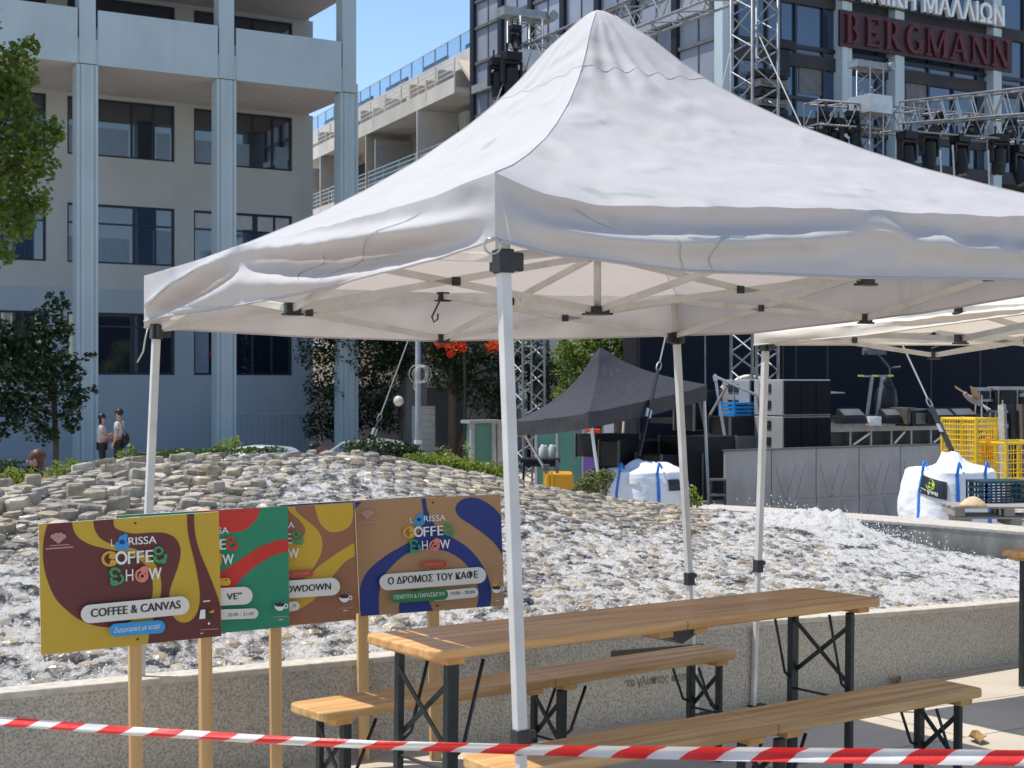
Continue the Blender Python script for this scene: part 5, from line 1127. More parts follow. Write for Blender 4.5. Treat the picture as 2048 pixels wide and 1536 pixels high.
# subwoofers
so1 = P(1567, 768, 20.9); so1.z = 0; gs = gz(0, 21)
for r_ in range(3):
    for k in range(2):
        z0 = HC - .995 + (r_ - 1) * .535 if True else 0
        T = thing('subwoofer', ('grey sided subwoofer with black grille, ' + ('top', 'middle', 'bottom')[2 - r_] + ' of the ' + ('front' if k == 0 else 'rear') + ' stack'), 'loudspeaker', along(so1, .45, -.3 - k * .75, z0), 'stacked subwoofers')
        o = so1 - N1 * (k * .72) - D1 * (k * .02); mb = MB(); mb.span(o, 0, .92, D1, -.66, -.02, N1, z0, z0 + .525); part('cabinet', mb, 'sub_grey', T, bevel=.012)
        mb = MB(); mb.span(o, .025, .895, D1, -.019, .012, N1, z0 + .02, z0 + .505); mb.span(o, .33, .345, D1, .0121, .02, N1, z0 + .02, z0 + .505); mb.span(o, .61, .625, D1, .0121, .02, N1, z0 + .02, z0 + .505); part('grille', mb, 'grille_black', T)
        for (b0, zz) in ((-.27, .34), (-.27, .10)):
            for db in (0, -.14):
                mb = MB(); mb.span(o, -.012, -.0005, D1, b0 + db - .10, b0 + db, N1, z0 + zz, z0 + zz + .12); part('side_port', mb, 'plastic_black', T)
# hoarding in front of the stage
ho = P(1450, 768, 19.3); ho.z = 0
for k in range(7):
    T = thing('crowd_barrier', ('plain grey crowd barrier panel at the left end of the row', 'second grey barrier panel from the left end, ribs pressed in', 'third grey barrier panel from the left end of the row', 'fourth grey barrier panel from the left end of the row', 'fifth grey barrier panel from the left, beside the labelled sack', 'sixth grey barrier panel, mostly hidden behind the labelled sack', 'last grey barrier panel behind the teal crate')[k], 'barrier', along(ho, k * .80 + .4, 0, gz(0, 20)), 'row of grey crowd barrier panels')
    zt_ = HC - .90; z0 = gz(0, 20.5) - .05; mb = MB(); mb.span(ho, k * .80 + .008, k * .80 + .792, D1, -.04, 0, N1, z0, zt_); part('plate', mb, 'concrete_panel', T)
    if k:
        mb = MB(); c0 = k * .80 + .4
        for (x0, za, x1, zb_) in ((-.3, .95, -.12, .50), (.06, .50, .22, .95), (-.12, .50, .06, .95), (-.3, .08, -.1, .46), (.08, .46, .26, .08)):
            mb.bar(along(ho, c0 + x0, .004, z0 + za), along(ho, c0 + x1, .004, z0 + zb_), .06, .004, up=N1)
        mb.span(ho, k * .80 + .01, k * .80 + .79, D1, .0005, .012, N1, z0 + .46, z0 + .50); part('rib', mb, 'concrete_panel', T)
    mb = MB(); mb.span(ho, k * .80 + .002, k * .80 + .798, D1, -.06, .02, N1, zt_, zt_ + .025); part('top_edge', mb, 'gear_grey', T)
# things on the stage
def stand(label, px, y, h, arm=None, name='microphone_stand'):
    p = P(px, 768, y); T = thing(name, label, 'stand', (p.x, p.y, zd)); b_ = V((p.x, p.y, zd)); mb = MB(); mb.tube([b_, b_ + UP * h], .014, 6)
    for a in range(3): mb.tube([b_ + UP * .12, b_ + V((.25 * math.cos(a * 2.1), .25 * math.sin(a * 2.1), .01))], .01, 5)
    part('pole', mb, 'gear_black', T); mb = MB(); a = V(arm or (.3, 0, .25)); mb.tube([b_ + UP * h, b_ + UP * h + a], .011, 5); mb.blob(b_ + UP * h + a, .035, 8, 6); part('boom', mb, 'gear_grey', T); return T
stand('tall thin microphone stand with boom, right of the silver tower', 1566, 26, 1.75, (-.02, 0, .3)); stand('black microphone stand with a drooping boom behind the speaker stack', 1592, 26.5, 1.5, (-.35, 0, .14))
stand('microphone stand with a round-topped boom above the speaker stack', 1655, 25, 1.35, (0, 0, .2)); stand('microphone stand in front of the screen near the slanting cable', 1862, 26, 1.3, (.3, 0, .1)); stand('dark microphone stand beside the drums', 1960, 25.5, 1.5, (.25, 0, -.2))
p = P(1748, 768, 24.6); T = thing('keyboard_stand', 'silver keyboard stand with yellow tipped arms on the stage', 'stand', (p.x, p.y, zd)); b_ = V((p.x, p.y, zd)); mb = MB()
for s in (-.07, .10): mb.bar(b_ + V((s - .06, 0, 0)), b_ + V((s + .04, 0, .80)), .04, .05)
mb.bar(b_ + V((-.2, 0, .79)), b_ + V((.28, 0, .80)), .03, .03); part('frame', mb, 'alu_bright', T); mb = MB()
for s in (-.22, .02, .28): mb.box(b_ + V((s, 0, .80)), (.09, .05, .03))
part('tip', mb, 'neon_tip', T)
p = P(1748, 842, 24.2); mb = MB(); mb.box(p, (.20, .2, .15)); mb.lathe(p + V((0, -.11, 0)), [(.06, -.0), (.07, .03)], 10, ax=(V((1, 0, 0)), V((0, 0, 1)), V((0, -1, 0)))); solo('spot_lamp', mb, 'white_core', 'small white lamp on the stage edge', 'lamp', p - V((0, 0, .08)))
p = P(1655, 768, 24.8); mb = MB(); mb.lathe(V((p.x, p.y, HC - .16)), [(.30, 0), (.28, .02), (.04, .035)], 16); mb.tube([V((p.x, p.y, zd)), V((p.x, p.y, HC - .16))], .015, 6); solo('cymbal', mb, 'gear_grey', 'thin cymbal on a stand above the speaker stack', 'cymbal', (p.x, p.y, zd))
for (px, py, y, w_, h_, m_, nm, lb) in ((1836, 836, 24.4, .66, .26, 'gear_black', 'amplifier', 'low black amplifier with a pale top edge on the stage'), (1806, 833, 24.3, .2, .26, 'bark', 'wooden_box', 'small brown box left of the black amplifier')):
    c = P(px, py, y); T = thing(nm, lb, 'amplifier' if nm == 'amplifier' else 'box', c - V((0, 0, h_ / 2))); mb = MB(); mb.box(c, (w_, .4, h_), (D1, D2, UP)); part('case', mb, m_, T, bevel=.012); mb = MB(); mb.box(c + UP * (h_ / 2 + .012), (w_, .4, .02), (D1, D2, UP)); mb.box(c - D2 * .208, (w_ * .8, .012, h_ * .7), (D1, D2, UP)); part('trim', mb, 'gear_grey', T)
c = P(1772, 805, 25); mb = MB(); mb.blob(c, (.20, .2, .34), 14, 10, .25, 3); mb.blob(c + V((.0, 0, .3)), (.13, .13, .16), 10, 8, .2, 4); mb.box(c - V((0, 0, .3)), (.34, .34, .12)); solo('covered_instrument', mb, 'gear_black', 'black covered instrument standing in front of the screen', 'instrument', (c.x, c.y, zd), smooth=True)
for (px, py, r_, h_, lb) in ((2012, 800, .30, .42, 'large drum with pale head right of the bird'), (1968, 790, .17, .22, 'small drum left of the large pale drum'), (2052, 818, .34, .5, 'drum cut by the right edge of the photo')):
    c = P(px, py, 24.5); T = thing('drum', lb, 'drum', c - V((0, 0, .4)), 'drum kit on the stage'); mb = MB(); mb.lathe(c, [(r_, -h_ / 2), (r_, h_ / 2)], 20); part('shell', mb, 'gear_black', T, smooth=True, auto=True); mb = MB(); mb.lathe(c, [(r_ * 1.02, h_ / 2 - .04), (r_ * 1.02, h_ / 2 + .01), (r_ * .96, h_ / 2 + .015)], 20); mb.lathe(c, [(r_ * 1.02, -h_ / 2), (r_ * 1.02, -h_ / 2 + .04)], 20)
    for k in range(6): mb.tube([c + V((r_ * 1.03 * math.cos(k), r_ * 1.03 * math.sin(k), -h_ / 2)), c + V((r_ * 1.03 * math.cos(k), r_ * 1.03 * math.sin(k), h_ / 2))], .01, 5)
    part('hoop', mb, 'alu_bright', T); mb = MB()
    for k in range(3): mb.tube([c + V((r_ * math.cos(k * 2.1), r_ * math.sin(k * 2.1), 0)), V((c.x + r_ * 1.2 * math.cos(k * 2.1), c.y + r_ * 1.2 * math.sin(k * 2.1), zd))], .012, 5)
    part('leg', mb, 'alu', T)
c = P(1752, 703, 26.5); mb = MB(); mb.box(c, (.34, .16, .12)); mb.lathe(c - V((.2, 0, 0)), [(.07, -.04), (.05, .06)], 10, ax=(UP, V((0, 1, 0)), V((1, 0, 0)))); mb.tube([c, c + V((.25, 0, -.3)), c + V((.45, 0, -.28))], .02, 6); mb.tube([c + V((.25, 0, -.3)), V((c.x + .25, c.y, zd))], .018, 6); solo('camera_arm', mb, 'gear_grey', 'small grey camera on an arm in front of the screen', 'camera', (c.x + .25, c.y, zd))
for px, y, lb in ((1716, 24.0, 'black wedge monitor speaker at the left of the stage edge'), (1800, 24.1, 'black wedge monitor speaker behind the brown box'), (1895, 24.1, 'black wedge monitor speaker under the slanting cable'), (1940, 24.4, 'black wedge monitor speaker left of the yellow cage')):
    p = P(px, 768, y); T = thing('monitor_speaker', lb, 'loudspeaker', (p.x, p.y, zd), 'wedge monitors along the stage edge'); o = V((p.x, p.y, zd + .002)); mb = MB(); mb.prism([o - D1 * .24, o - D1 * .24 - N1 * .32, o - D1 * .24 - N1 * .24 + UP * .26, o - D1 * .24 - N1 * .04 + UP * .10], D1 * .48); part('cabinet', mb, 'gear_black', T, bevel=.01); mb = MB(); mb.bar(o - D1 * .22 - N1 * .14 + UP * .186, o + D1 * .22 - N1 * .14 + UP * .186, .16, .012, up=(UP * .8 + N1 * .6)); part('grille', mb, 'gear_grey', T)
for i, (a, b_, lb) in enumerate(((( 1700, 300, 33), (1742, 560, 34), 'cable drooping from the lamp cluster'), ((1905, 290, 34.6), (1912, 420, 34.6), 'pale rod hanging below the lamp truss, middle one'), ((1880, 300, 34.4), (1886, 430, 34.4), 'pale rod hanging below the lamp truss, left one'), ((1976, 300, 35), (1980, 440, 35), 'pale rod hanging below the lamp truss, right one'))):
    mb = MB(); p, q_ = P(*a), P(*b_); mb.tube([p, (p + q_) / 2 + V((.03, 0, -.05)) if i == 0 else (p + q_) / 2, q_], .022 if i else .012, 6); 
    if i: mb.tube([q_ + V((0, 0, .35)), q_ + V((-.22, 0, .02))], .02, 5); mb.bar(q_ - V((.4, 0, 0)), q_ + V((.1, 0, 0)), .06, .06)
    solo('truss_cable' if i == 0 else 'hanging_rod', mb, 'gear_black' if i == 0 else 'alu', lb, 'cable' if i == 0 else 'rod', q_)
# cases and clutter left of the cabinets
for (px, py, y, w_, d_, h_, m_, lb) in ((1395, 935, 20.6, .9, .6, .9, 'gear_black', 'large black flight case behind the tent leg'), (1338, 950, 20.3, .7, .6, .6, 'gear_black', 'low black flight case behind the left sack'), (1472, 852, 21.6, .62, .5, .30, 'gear_black', 'black case with grey top under the blue crate'), (1480, 905, 21.6, .6, .5, .52, 'gear_grey', 'grey rack case below the blue crate'), (1270, 915, 20.8, .9, .5, .5, 'gear_black', 'black case in the shade of the black tent'), (1215, 890, 21.5, .8, .5, .34, 'gear_black', 'dark mixing desk in the shade of the black tent'), (1395, 820, 22, .5, .5, .6, 'gear_black', 'tall black case left of the tripod')):
    c = P(px, py, y); base = gz(0, y); T = thing('flight_case', lb, 'case', (c.x, c.y, c.z - h_ / 2)); mb = MB(); mb.box(c, (w_, d_, h_), (D1, D2, UP)); part('case_body', mb, m_, T, bevel=.015)
    for sx in (-1, 1):
        for sy in (-1, 1): mb = MB(); mb.box(c + D1 * sx * (w_ / 2) + D2 * sy * d_ / 2, (.03, .03, h_ + .02), (D1, D2, UP)); part('edge_trim', mb, 'gear_grey', T)
c = P(1478, 817, 21.6); T = thing('plastic_crate', 'bright blue plastic crate on a black case left of the silver tower', 'crate', c - V((0, 0, .12))); mb = MB()
for k in range(4): mb.box(c + UP * (k * .055 - .09), (.46, .34, .035), (D1, D2, UP))
for sx in (-1, 1):
    for sy in (-1, 1): mb.box(c + D1 * sx * .225 + D2 * sy * .165, (.035, .035, .23), (D1, D2, UP))
part('body', mb, 'crate_bright', T)
for i, (a, b_, lb) in enumerate((((1428, 752), (1512, 790), 'slanted'), ((1430, 752), (1470, 1000), 'long'), ((1395, 780), (1440, 1000), 'dark'), ((1455, 770), (1420, 830), 'short'))):
    mb = MB(); p, q_ = P(a[0], a[1], 21.2), P(b_[0], b_[1], 21.0 if i else 21.4); mb.tube([p, q_], .022, 7); mb.tube([p, p + (q_ - p) * .04], .034, 7); solo('tripod_tube', mb, 'alu' if i < 2 else 'gear_grey', lb + ' metal stand tube among the black cases left of the silver tower', 'tube', q_)
c = P(1500, 762, 22.6); mb = MB(); mb.grid(lambda u, v: c + V(((u - .5) * .9, (v - .5) * .3, .18 * math.sin(u * 3.1) * (1 - .5 * v) + .08 * noise.noise(V((u * 4, v * 4, 2))) - .1)), 16, 6); solo('plastic_sheet', mb, 'bird_pale', 'crumpled translucent plastic sheet on the cases at the silver tower', 'sheet', c, smooth=True, sol=.004)
LD = thing('step_ladder', 'small dark green step ladder left of the grey barrier', 'ladder', GP(1434, 18.9)); b0 = GP(1420, 18.9); b1 = GP(1450, 18.9); zt_ = HC - 1.25; mb = MB()
mb.bar(b0, V((b0.x + .015, b0.y, zt_)), .03, .03); mb.bar(b1, V((b1.x, b1.y, zt_)), .03, .03); part('rail', mb, 'steel_dark', LD); mb = MB()
for k in range(4): z = gz(0, 19) + .15 + k * .2; mb.box(((b0.x + b1.x) / 2, b0.y - .02, z), (b1.x - b0.x, .12, .025))
part('tread', mb, 'gear_grey', LD)
# under and behind the black tent
c = P(1215, 935, 19.6); mb = MB(); mb.grid(lambda u, v: c + V(((u - .5) * 1.15, (v - .5) * 1.0, 0)) + UP * (.52 * math.sin(math.pi * u) ** .7 * math.sin(math.pi * v) ** .6 - .5 + .04 * noise.noise(V((u * 5, v * 5, 0)))), 26, 18); solo('draped_equipment', mb, 'fabric_black', 'equipment under a black drape below the black tent', 'drape', V((c.x, c.y, gz(0, 19.6))), smooth=True)
c = P(1118, 958, 18.3); T = thing('generator', 'low orange yellow machine standing left of the left sack', 'machine', V((c.x, c.y, gz(0, 18.3)))); mb = MB(); z0 = gz(0, 18.3); zz = HC - 1.13; mb.prism([(c.x - .22, c.y, z0), (c.x + .26, c.y, z0), (c.x + .18, c.y, zz), (c.x - .16, c.y, zz)], (0, .5, 0)); part('housing', mb, 'orange_paint', T, bevel=.02); mb = MB()
for k in range(3): mb.box((c.x - .19 + k * .05, c.y - .02, (z0 + zz) / 2 + .05), (.022, .02, zz - z0 - .05))
part('grille', mb, 'yellow_paint', T); mb = MB(); mb.box((c.x - .16, c.y + .1, zz + .05), (.08, .08, .12)); mb.box((c.x - .02, c.y + .1, zz + .08), (.04, .04, .16)); part('cap', mb, 'gear_grey', T)
tp_ = P(1080, 920, 21.3); T = thing('folding_table', 'black folding table carrying white jugs behind the fountain', 'table', V((tp_.x, tp_.y, gz(0, 21.3)))); mb = MB(); mb.box(tp_, (.58, .5, .05)); mb.box(tp_ - UP * .06, (.5, .45, .05)); part('tabletop', mb, 'gear_black', T); mb = MB()
for sx in (-1, 1):
    for sy in (-1, 1): mb.bar(V((tp_.x + sx * .25, tp_.y + sy * .2, gz(0, 21.3))), V((tp_.x + sx * .24, tp_.y + sy * .2, tp_.z - .085)), .03, .03)
part('leg', mb, 'gear_black', T)
for dx, lb in ((-.02, 'left white water jug on the black folding table'), (.11, 'right white water jug on the black folding table')):
    c = tp_ + V((dx + .06, 0, .025)); mb = MB(); mb.lathe(c, [(.055, 0), (.06, .02), (.06, .14), (.03, .18), (.025, .20)], 12); mb.tube([c + V((.03, -.02, .19)), c + V((.07, -.03, .17)), c + V((.065, -.03, .11))], .008, 5); solo('water_jug', mb, 'jug', lb, 'jug', c, smooth=True)
c = P(1186, 869, 24); T = thing('orange_sign', 'square orange sign with white mark over a purple panel', 'sign', V((c.x, c.y, gz(0, 24)))); mb = MB(); mb.box(c, (.26, .06, .19)); part('panel', mb, 'flower_orange', T, bevel=.02); mb = MB(); mb.box(c - V((.05, .034, -.03)), (.10, .006, .03)); mb.box(c - V((.02, .034, .04)), (.07, .006, .04)); part('mark', mb, 'white_core', T); mb = MB(); mb.box(V((c.x - .05, c.y + .05, (c.z - .1 + gz(0, 24)) / 2)), (.22, .05, c.z - .1 - gz(0, 24))); part('stand_panel', mb, 'purple_paint', T)
kb = P(1075, 768, 25.5); kb.z = 0; T = thing('green_cabin', 'pale green cabin side seen under the black tent', 'cabin', V((kb.x + .4, kb.y, gz(0, 25.5)))); mb = MB(); mb.box((kb.x + .38, kb.y + .6, (HC - .50 + gz(0, 25.5)) / 2), (.80, 1.2, HC - .5 - gz(0, 25.5))); part('side', mb, 'kiosk_green', T); mb = MB()
for dx in (-.03, .34, .80, .90): mb.box((kb.x + dx, kb.y - .012, (HC - .49 + gz(0, 25.5)) / 2), (.045, .022, HC - .49 - gz(0, 25.5)))
part('post', mb, 'alu', T)

# ------------------------------------------------------------------ white sacks, crates, pallet at the back wall
def big_bag(label, cpx, y, wpx, top_py, peaks, lab, strap, seed):
    c = GP(cpx, y); hw = wpx / FPX * y / 2; zt_ = HC + (CY - top_py) / FPX * y; H = zt_ - c.z; T = thing('bulk_bag', label, 'sack', c, 'white bulk bags weighing down the stage cables')
    def pt(u, v):
        a = 2 * math.pi * u; ct, s_ = math.cos(a), math.sin(a); n = 3.6; k = (abs(ct) ** n + abs(s_) ** n) ** (-1 / n)
        if v < .80:
            t = v / .80; bulge = 1 + .10 * math.sin(math.pi * min(1, t * 1.05)) - .06 * t ** 6; rr = hw * .93 * bulge; z = H * .93 * t
        else:
            t = (v - .80) / .20; rr = hw * .93 * (1 - .06) * (1 - t ** 1.6 * .98); z = H * (.93 + .06 * math.sin(t * math.pi / 2))
        p = V((ct * k * rr, s_ * k * rr, z)); q_ = p + V((seed * 3.3, 0, 0))
        p += V((ct, s_, 0)) * (.030 * noise.noise(q_ * 3.2) + .007 * noise.noise(V((q_.x * 7, q_.y * 7, q_.z * 13)))) * min(1, v * 6)
        if v > .72:
            e = (v - .72) / .28; p.z += e * (.05 * noise.noise(q_ * 5) + .035 * noise.noise(q_ * 12))
            for (dx, dy, hh, sg) in peaks: p.z += hh * math.exp(-((p.x - dx) ** 2 + (p.y - dy) ** 2) / sg ** 2) * (1 + .25 * noise.noise(q_ * 14))
        rot = .35; return c + V((p.x * math.cos(rot) - p.y * math.sin(rot), p.x * math.sin(rot) + p.y * math.cos(rot), p.z))
    mb = MB(); mb.grid(pt, 84, 60); part('sack', mb, 'bag_white', T, smooth=True)
    for u0 in strap:
        mb = MB()
        def sp(u, v, u0=u0): p = pt(u0 + (u - .5) * .013, v * .80); d = V((p.x - c.x, p.y - c.y, 0)).normalized(); return p + d * .008
        mb.grid(sp, 3, 30); e0 = sp(.5, 1); mb.bar(e0 + V((0, 0, -.02)), e0 + V((.02, 0, .12)), .010, .032); mb.bar(e0 + V((.02, 0, .12)), e0 + V((.07, .06, .05)), .010, .032); part('strap', mb, 'strap_blue', T, smooth=True)
    return T, pt, c
T, pt, bc = big_bag('white bulk bag with blue loops and a black label, standing before the grey barriers', 1899, 16.8, 170, 930, [(-.02, -.12, .17, .13), (-.17, -.1, .12, .07), (.24, -.15, .04, .14)], True, (.53, .675, .80), 1.0)
def lab_pt(u, v): p = pt(.588 + (u - .5) * .105, .66 - (v - .5) * .17 + (u - .5) * -.06); d = V((p.x - bc.x, p.y - bc.y, 0)).normalized(); return p + d * .012
mb = MB(); mb.grid(lambda u, v: lab_pt(u, v), 8, 5); lo_ = part('label', mb, 'plastic_black', T, sol=.006)
def lab_poly(pts): return [lab_pt(a, b) + (lab_pt(a, b) - V((bc.x, bc.y, lab_pt(a, b).z))).normalized() * .006 for a, b in pts]
mb = MB()
for k in range(3):
    x = .40 + k * .06; mb.add(lab_poly([(x, .20), (x + .05, .16), (x + .03, .50), (x - .02, .54)]), [(0, 1, 2, 3)])
ring = [(.46 + .17 * math.cos(t * .26), .34 + .30 * math.sin(t * .26)) for t in range(25)]; ring2 = [(.46 + .15 * math.cos(t * .26), .34 + .27 * math.sin(t * .26)) for t in range(25)]
a_, b2 = lab_poly(ring), lab_poly(ring2)
for i in range(24): mb.add([a_[i], a_[i + 1], b2[i + 1], b2[i]], [(0, 1, 2, 3)])
mb.add(lab_poly([(.34, .30), (.40, .28), (.39, .42), (.34, .42)]), [(0, 1, 2, 3)]); mb.add(lab_poly([(.56, .26), (.61, .26), (.60, .40), (.55, .40)]), [(0, 1, 2, 3)]); part('emblem', mb, 'neon_tip', lo_)
mb = MB(); x = .06
for i, ww in enumerate((.07, .03, .06, .06, .05, .0, .06, .05, .05, .06, .05, .05, .05)):
    if ww: mb.add(lab_poly([(x, .68), (x + ww - .012, .68), (x + ww - .012, .90), (x, .90)]), [(0, 1, 2, 3)])
    x += ww or .05
part('lettering', mb, 'bird_pale', lo_)
T2, pt2, bc2 = big_bag('white bulk bag with blue straps beside the olive bush', 1289, 18.6, 162, 932, [(-.14, -.12, .06, .16), (.06, -.1, .05, .22), (.25, -.12, .03, .12)], False, (.57, .735), 2.0)
mb = MB(); mb.grid(lambda u, v: pt2(.80 + (u - .5) * .05, .66 - (v - .5) * .13) + V((.012, -.012, 0)), 5, 4); part('label', mb, 'plastic_black', T2, sol=.005)
mb = MB(); mb.grid(lambda u, v: pt2(.635 + (u - .5) * .04, .72 - (v - .5) * .08) + V((0, -.014, 0)), 4, 3); part('tag', mb, 'bird_pale', T2, sol=.004)
# steel cables from the towers down to the sacks
def guy(label, a, b_, k, hook='plastic_black'):
    a, b_ = V(a), V(b_); m_ = a.lerp(b_, k); T = thing('guy_cable', label, 'cable', b_, 'guy cables of the stage'); mb = MB(); mb.tube([a, m_], .010, 6); part('steel_cable', mb, 'cable_steel', T)
    d = (b_ - m_).normalized(); mb = MB(); o = m_ + d * .06; X = d.orthogonal().normalized()
    mb.tube([o + d * .07 * math.cos(t * .5236) + D1 * .035 * math.sin(t * .5236) for t in range(12)], .010, 6, closed=True); part('shackle', mb, 'alu_bright', T)
    mb = MB(); mb.bar(m_ + d * .13, b_, .02, .06, up=N1); part('ratchet_strap', mb, hook, T); mb = MB(); r_ = m_.lerp(b_, .55); mb.box(r_, (.12, .05, .08), (d, N1, d.cross(N1))); part('ratchet', mb, 'alu', T)
guy('steel cable with a black ratchet strap rising left of the back tent leg', P(1463, 90, 21.8), P(1277, 912, 18.5), .80); guy('steel cable slanting down to the sack with the black label', P(1508, 50, 21.8), P(1905, 905, 16.9), .90); guy('dark cable slanting down to the hedge behind the fountain', P(1046, 60, 27.4), P(738, 892, 25), .93)
mb = MB(); mb.tube([P(1410, 560, 22), P(1411, 800, 21.8), P(1413, 980, 21.6)], .012, 6); solo('hanging_cable', mb, 'gear_grey', 'thin cable hanging straight down in front of the screen', 'cable', P(1413, 980, 21.6))
# yellow cage trolley
def cage(label, p0, w_, h_, d_, nx, nz, name='cage_trolley'):
    T = thing(name, label, 'trolley', p0, 'yellow cage trolleys'); mb = MB()
    for (o, ax_) in ((V((0, 0, 0)), D1), (D2 * d_, D1), (V((0, 0, 0)), D2), (D1 * w_, D2)):
        L0 = w_ if ax_ is D1 else d_; n_ = nx if ax_ is D1 else max(2, int(nx * d_ / w_))
        for k in range(n_ + 1): mb.tube([p0 + o + ax_ * L0 * k / n_, p0 + o + ax_ * L0 * k / n_ + UP * h_], .006, 5, caps=False)
        for k in range(nz + 1): mb.tube([p0 + o + UP * h_ * k / nz, p0 + o + ax_ * L0 + UP * h_ * k / nz], .006, 5, caps=False)
    part('mesh_side', mb, 'yellow_paint', T); mb = MB()
    for o in (V((0, 0, 0)), D1 * w_, D2 * d_, D1 * w_ + D2 * d_): mb.tube([p0 + o, p0 + o + UP * (h_ + .02)], .020, 7)
    for z in (0, h_):
        mb.tube([p0 + UP * z, p0 + D1 * w_ + UP * z, p0 + D1 * w_ + D2 * d_ + UP * z, p0 + D2 * d_ + UP * z], .018, 7, closed=True)
    mb.box(p0 + D1 * w_ / 2 + UP * .03, (w_, .02, .05), (D1, D2, UP)); part('frame', mb, 'yellow_paint', T); return T
cage('tall yellow wire cage trolley behind the sack with the black label', P(1952, 966, 17.8), .36, .78, .55, 9, 12); cage('lower yellow wire cage trolley with broad yellow bars, at the right edge of the photo', P(2012, 966, 17.6), .8, .48, .5, 6, 4)
for k, (px, lb) in enumerate(((2010, 'left grey plank leaning on the yellow trolley'), (2030, 'middle dark plank leaning behind the yellow trolley'), (2046, 'right plank leaning behind the yellow trolley'))):
    p = P(px, 900, 18.5); mb = MB(); mb.bar(V((p.x, p.y, p.z - .6)), P(px - 6, 810, 18.9), .10, .05, up=D1); solo('plank', mb, 'plank_grey' if k == 0 else 'gear_black' if k == 1 else 'bark', lb, 'plank', V((p.x, p.y, p.z - .6)))
mb = MB(); c = P(1978, 902, 18.1); mb.box(c, (.14, .14, .2)); mb.lathe(c + UP * .1, [(.07, 0), (.05, .06), (.02, .08)], 10); solo('gas_canister', mb, 'flower_orange', 'small orange canister inside the tall yellow trolley', 'canister', c - UP * .1)
# plastic crate, pallets, straw hat
PT = []
for k, (x0, py, lb) in enumerate(((1908, 1020, 'grey slatted pallet on top of the stack by the stone wall'), (1922, 1041, 'grey slatted pallet under another one by the stone wall'))):
    p = P(x0, py + 12, 14.4); T = thing('pallet', lb, 'pallet', p, 'stacked pallets behind the stone wall'); mb = MB(); ux, uy = V((.995, -.05, 0)), V((.05, .995, 0))
    for j in range(3): mb.box(p + ux * .55 + uy * (.08 + j * .19) + UP * .085, (1.1, .15, .022), (ux, uy, UP))
    part('deck', mb, 'plank_grey', T, bevel=.004); mb = MB()
    for j in range(3): mb = MB(); mb.box(p + ux * (.06 + j * .49) + uy * .27 + UP * .036, (.10, .52, .075), (ux, uy, UP)); part('runner', mb, 'plank_grey', T)
mb = MB(); p = P(1915, 1075, 14.5); mb.box(V((p.x + .5, p.y + .5, (p.z + .05 + gz(0, 14.5)) / 2)), (1.0, .8, p.z + .05 - gz(0, 14.5))); solo('wooden_box', mb, 'plank_grey', 'rough grey box carrying the pallet stack behind the stone wall', 'box', V((p.x + .5, p.y + .5, gz(0, 14.5))))
c = P(1972, 1013, 14.75); T = thing('plastic_crate', 'dark teal ventilated plastic crate on the pallet stack', 'crate', c); ux, uy = V((.97, .24, 0)), V((-.24, .97, 0)); mb = MB(); w_, d_, h_ = .52, .36, .235
for (o, ax_, L0, n_) in ((V((0, 0, 0)), ux, w_, 9), (uy * d_, ux, w_, 9), (V((0, 0, 0)), uy, d_, 6), (ux * w_, uy, d_, 6)):
    for k in range(n_ + 1): mb.bar(c + o + ax_ * L0 * k / n_, c + o + ax_ * L0 * k / n_ + UP * h_, .012, .016)
    for k in range(5): mb.bar(c + o + UP * (h_ * k / 4 + .004), c + o + ax_ * L0 + UP * (h_ * k / 4 + .004), .014, .018)
mb.box(c + ux * w_ / 2 + uy * d_ / 2 + UP * .008, (w_, d_, .012), (ux, uy, UP)); part('body', mb, 'crate_blue', T); mb = MB(); mb.box(c + ux * w_ / 2 + uy * d_ / 2 + UP * (h_ + .01), (w_ + .02, d_ + .02, .018), (ux, uy, UP)); part('rim', mb, 'crate_blue', T)
c = P(1946, 1014, 14.25); T = thing('straw_hat', 'pale straw hat lying on the pallet in front of the teal crate', 'hat', c); mb = MB()
mb.grid(lambda u, v: c + V((v * .135 * math.cos(u * 6.2832), v * .11 * math.sin(u * 6.2832), (.10 * (1 - v ** 2.2) if v < .62 else .10 * (1 - .62 ** 2.2) * (1 - (v - .62) / .38) ** .6) + .006 * math.sin(u * 12.5) * v)), 28, 12); part('straw', mb, 'straw', T, smooth=True, sol=.004)
# bird
c = P(1948, 801, 15.5); T = thing('bird', 'grey bird with white tail gliding in front of the stage', 'bird', c); X, Y, Z = V((.86, .1, -.5)).normalized(), V((-.1, 1, 0)).normalized(), None; Z = X.cross(Y); mb = MB()
mb.tube([c - X * .135 + Z * .006, c - X * .10, c - X * .05, c, c + X * .06, c + X * .11], [.012, .024, .034, .038, .026, .012], 12); mb.blob(c - X * .12 + Z * .012, (.026, .022, .024), 10, 8); part('body', mb, 'bird_grey', T, smooth=True)
mb = MB(); tl = [c + X * .10 - Y * .012, c + X * .19 - Y * .05, c + X * .20, c + X * .19 + Y * .05, c + X * .10 + Y * .012]; mb.prism(tl, Z * .006); mb.prism([c + X * .09 + Z * .012, c + X * .185 - Z * .018, c + X * .19 + Z * .016, c + X * .10 + Z * .02], Y * .02); part('tail', mb, 'bird_pale', T)
for s in (-1, 1):
    mb = MB(); r0 = c - X * .03 + Z * .02; mb.prism([r0, r0 - X * .16 + Y * s * .20 + Z * .045, r0 - X * .12 + Y * s * .24 + Z * .04, r0 + X * .0 + Y * s * .17 + Z * .025, r0 + X * .07], Z * .006); part('wing', mb, 'bird_brown', T)
mb = MB(); mb.tube([c - X * .14 + Z * .012, c - X * .162 + Z * .010], [.006, .001], 6); part('beak', mb, 'plastic_black', T)
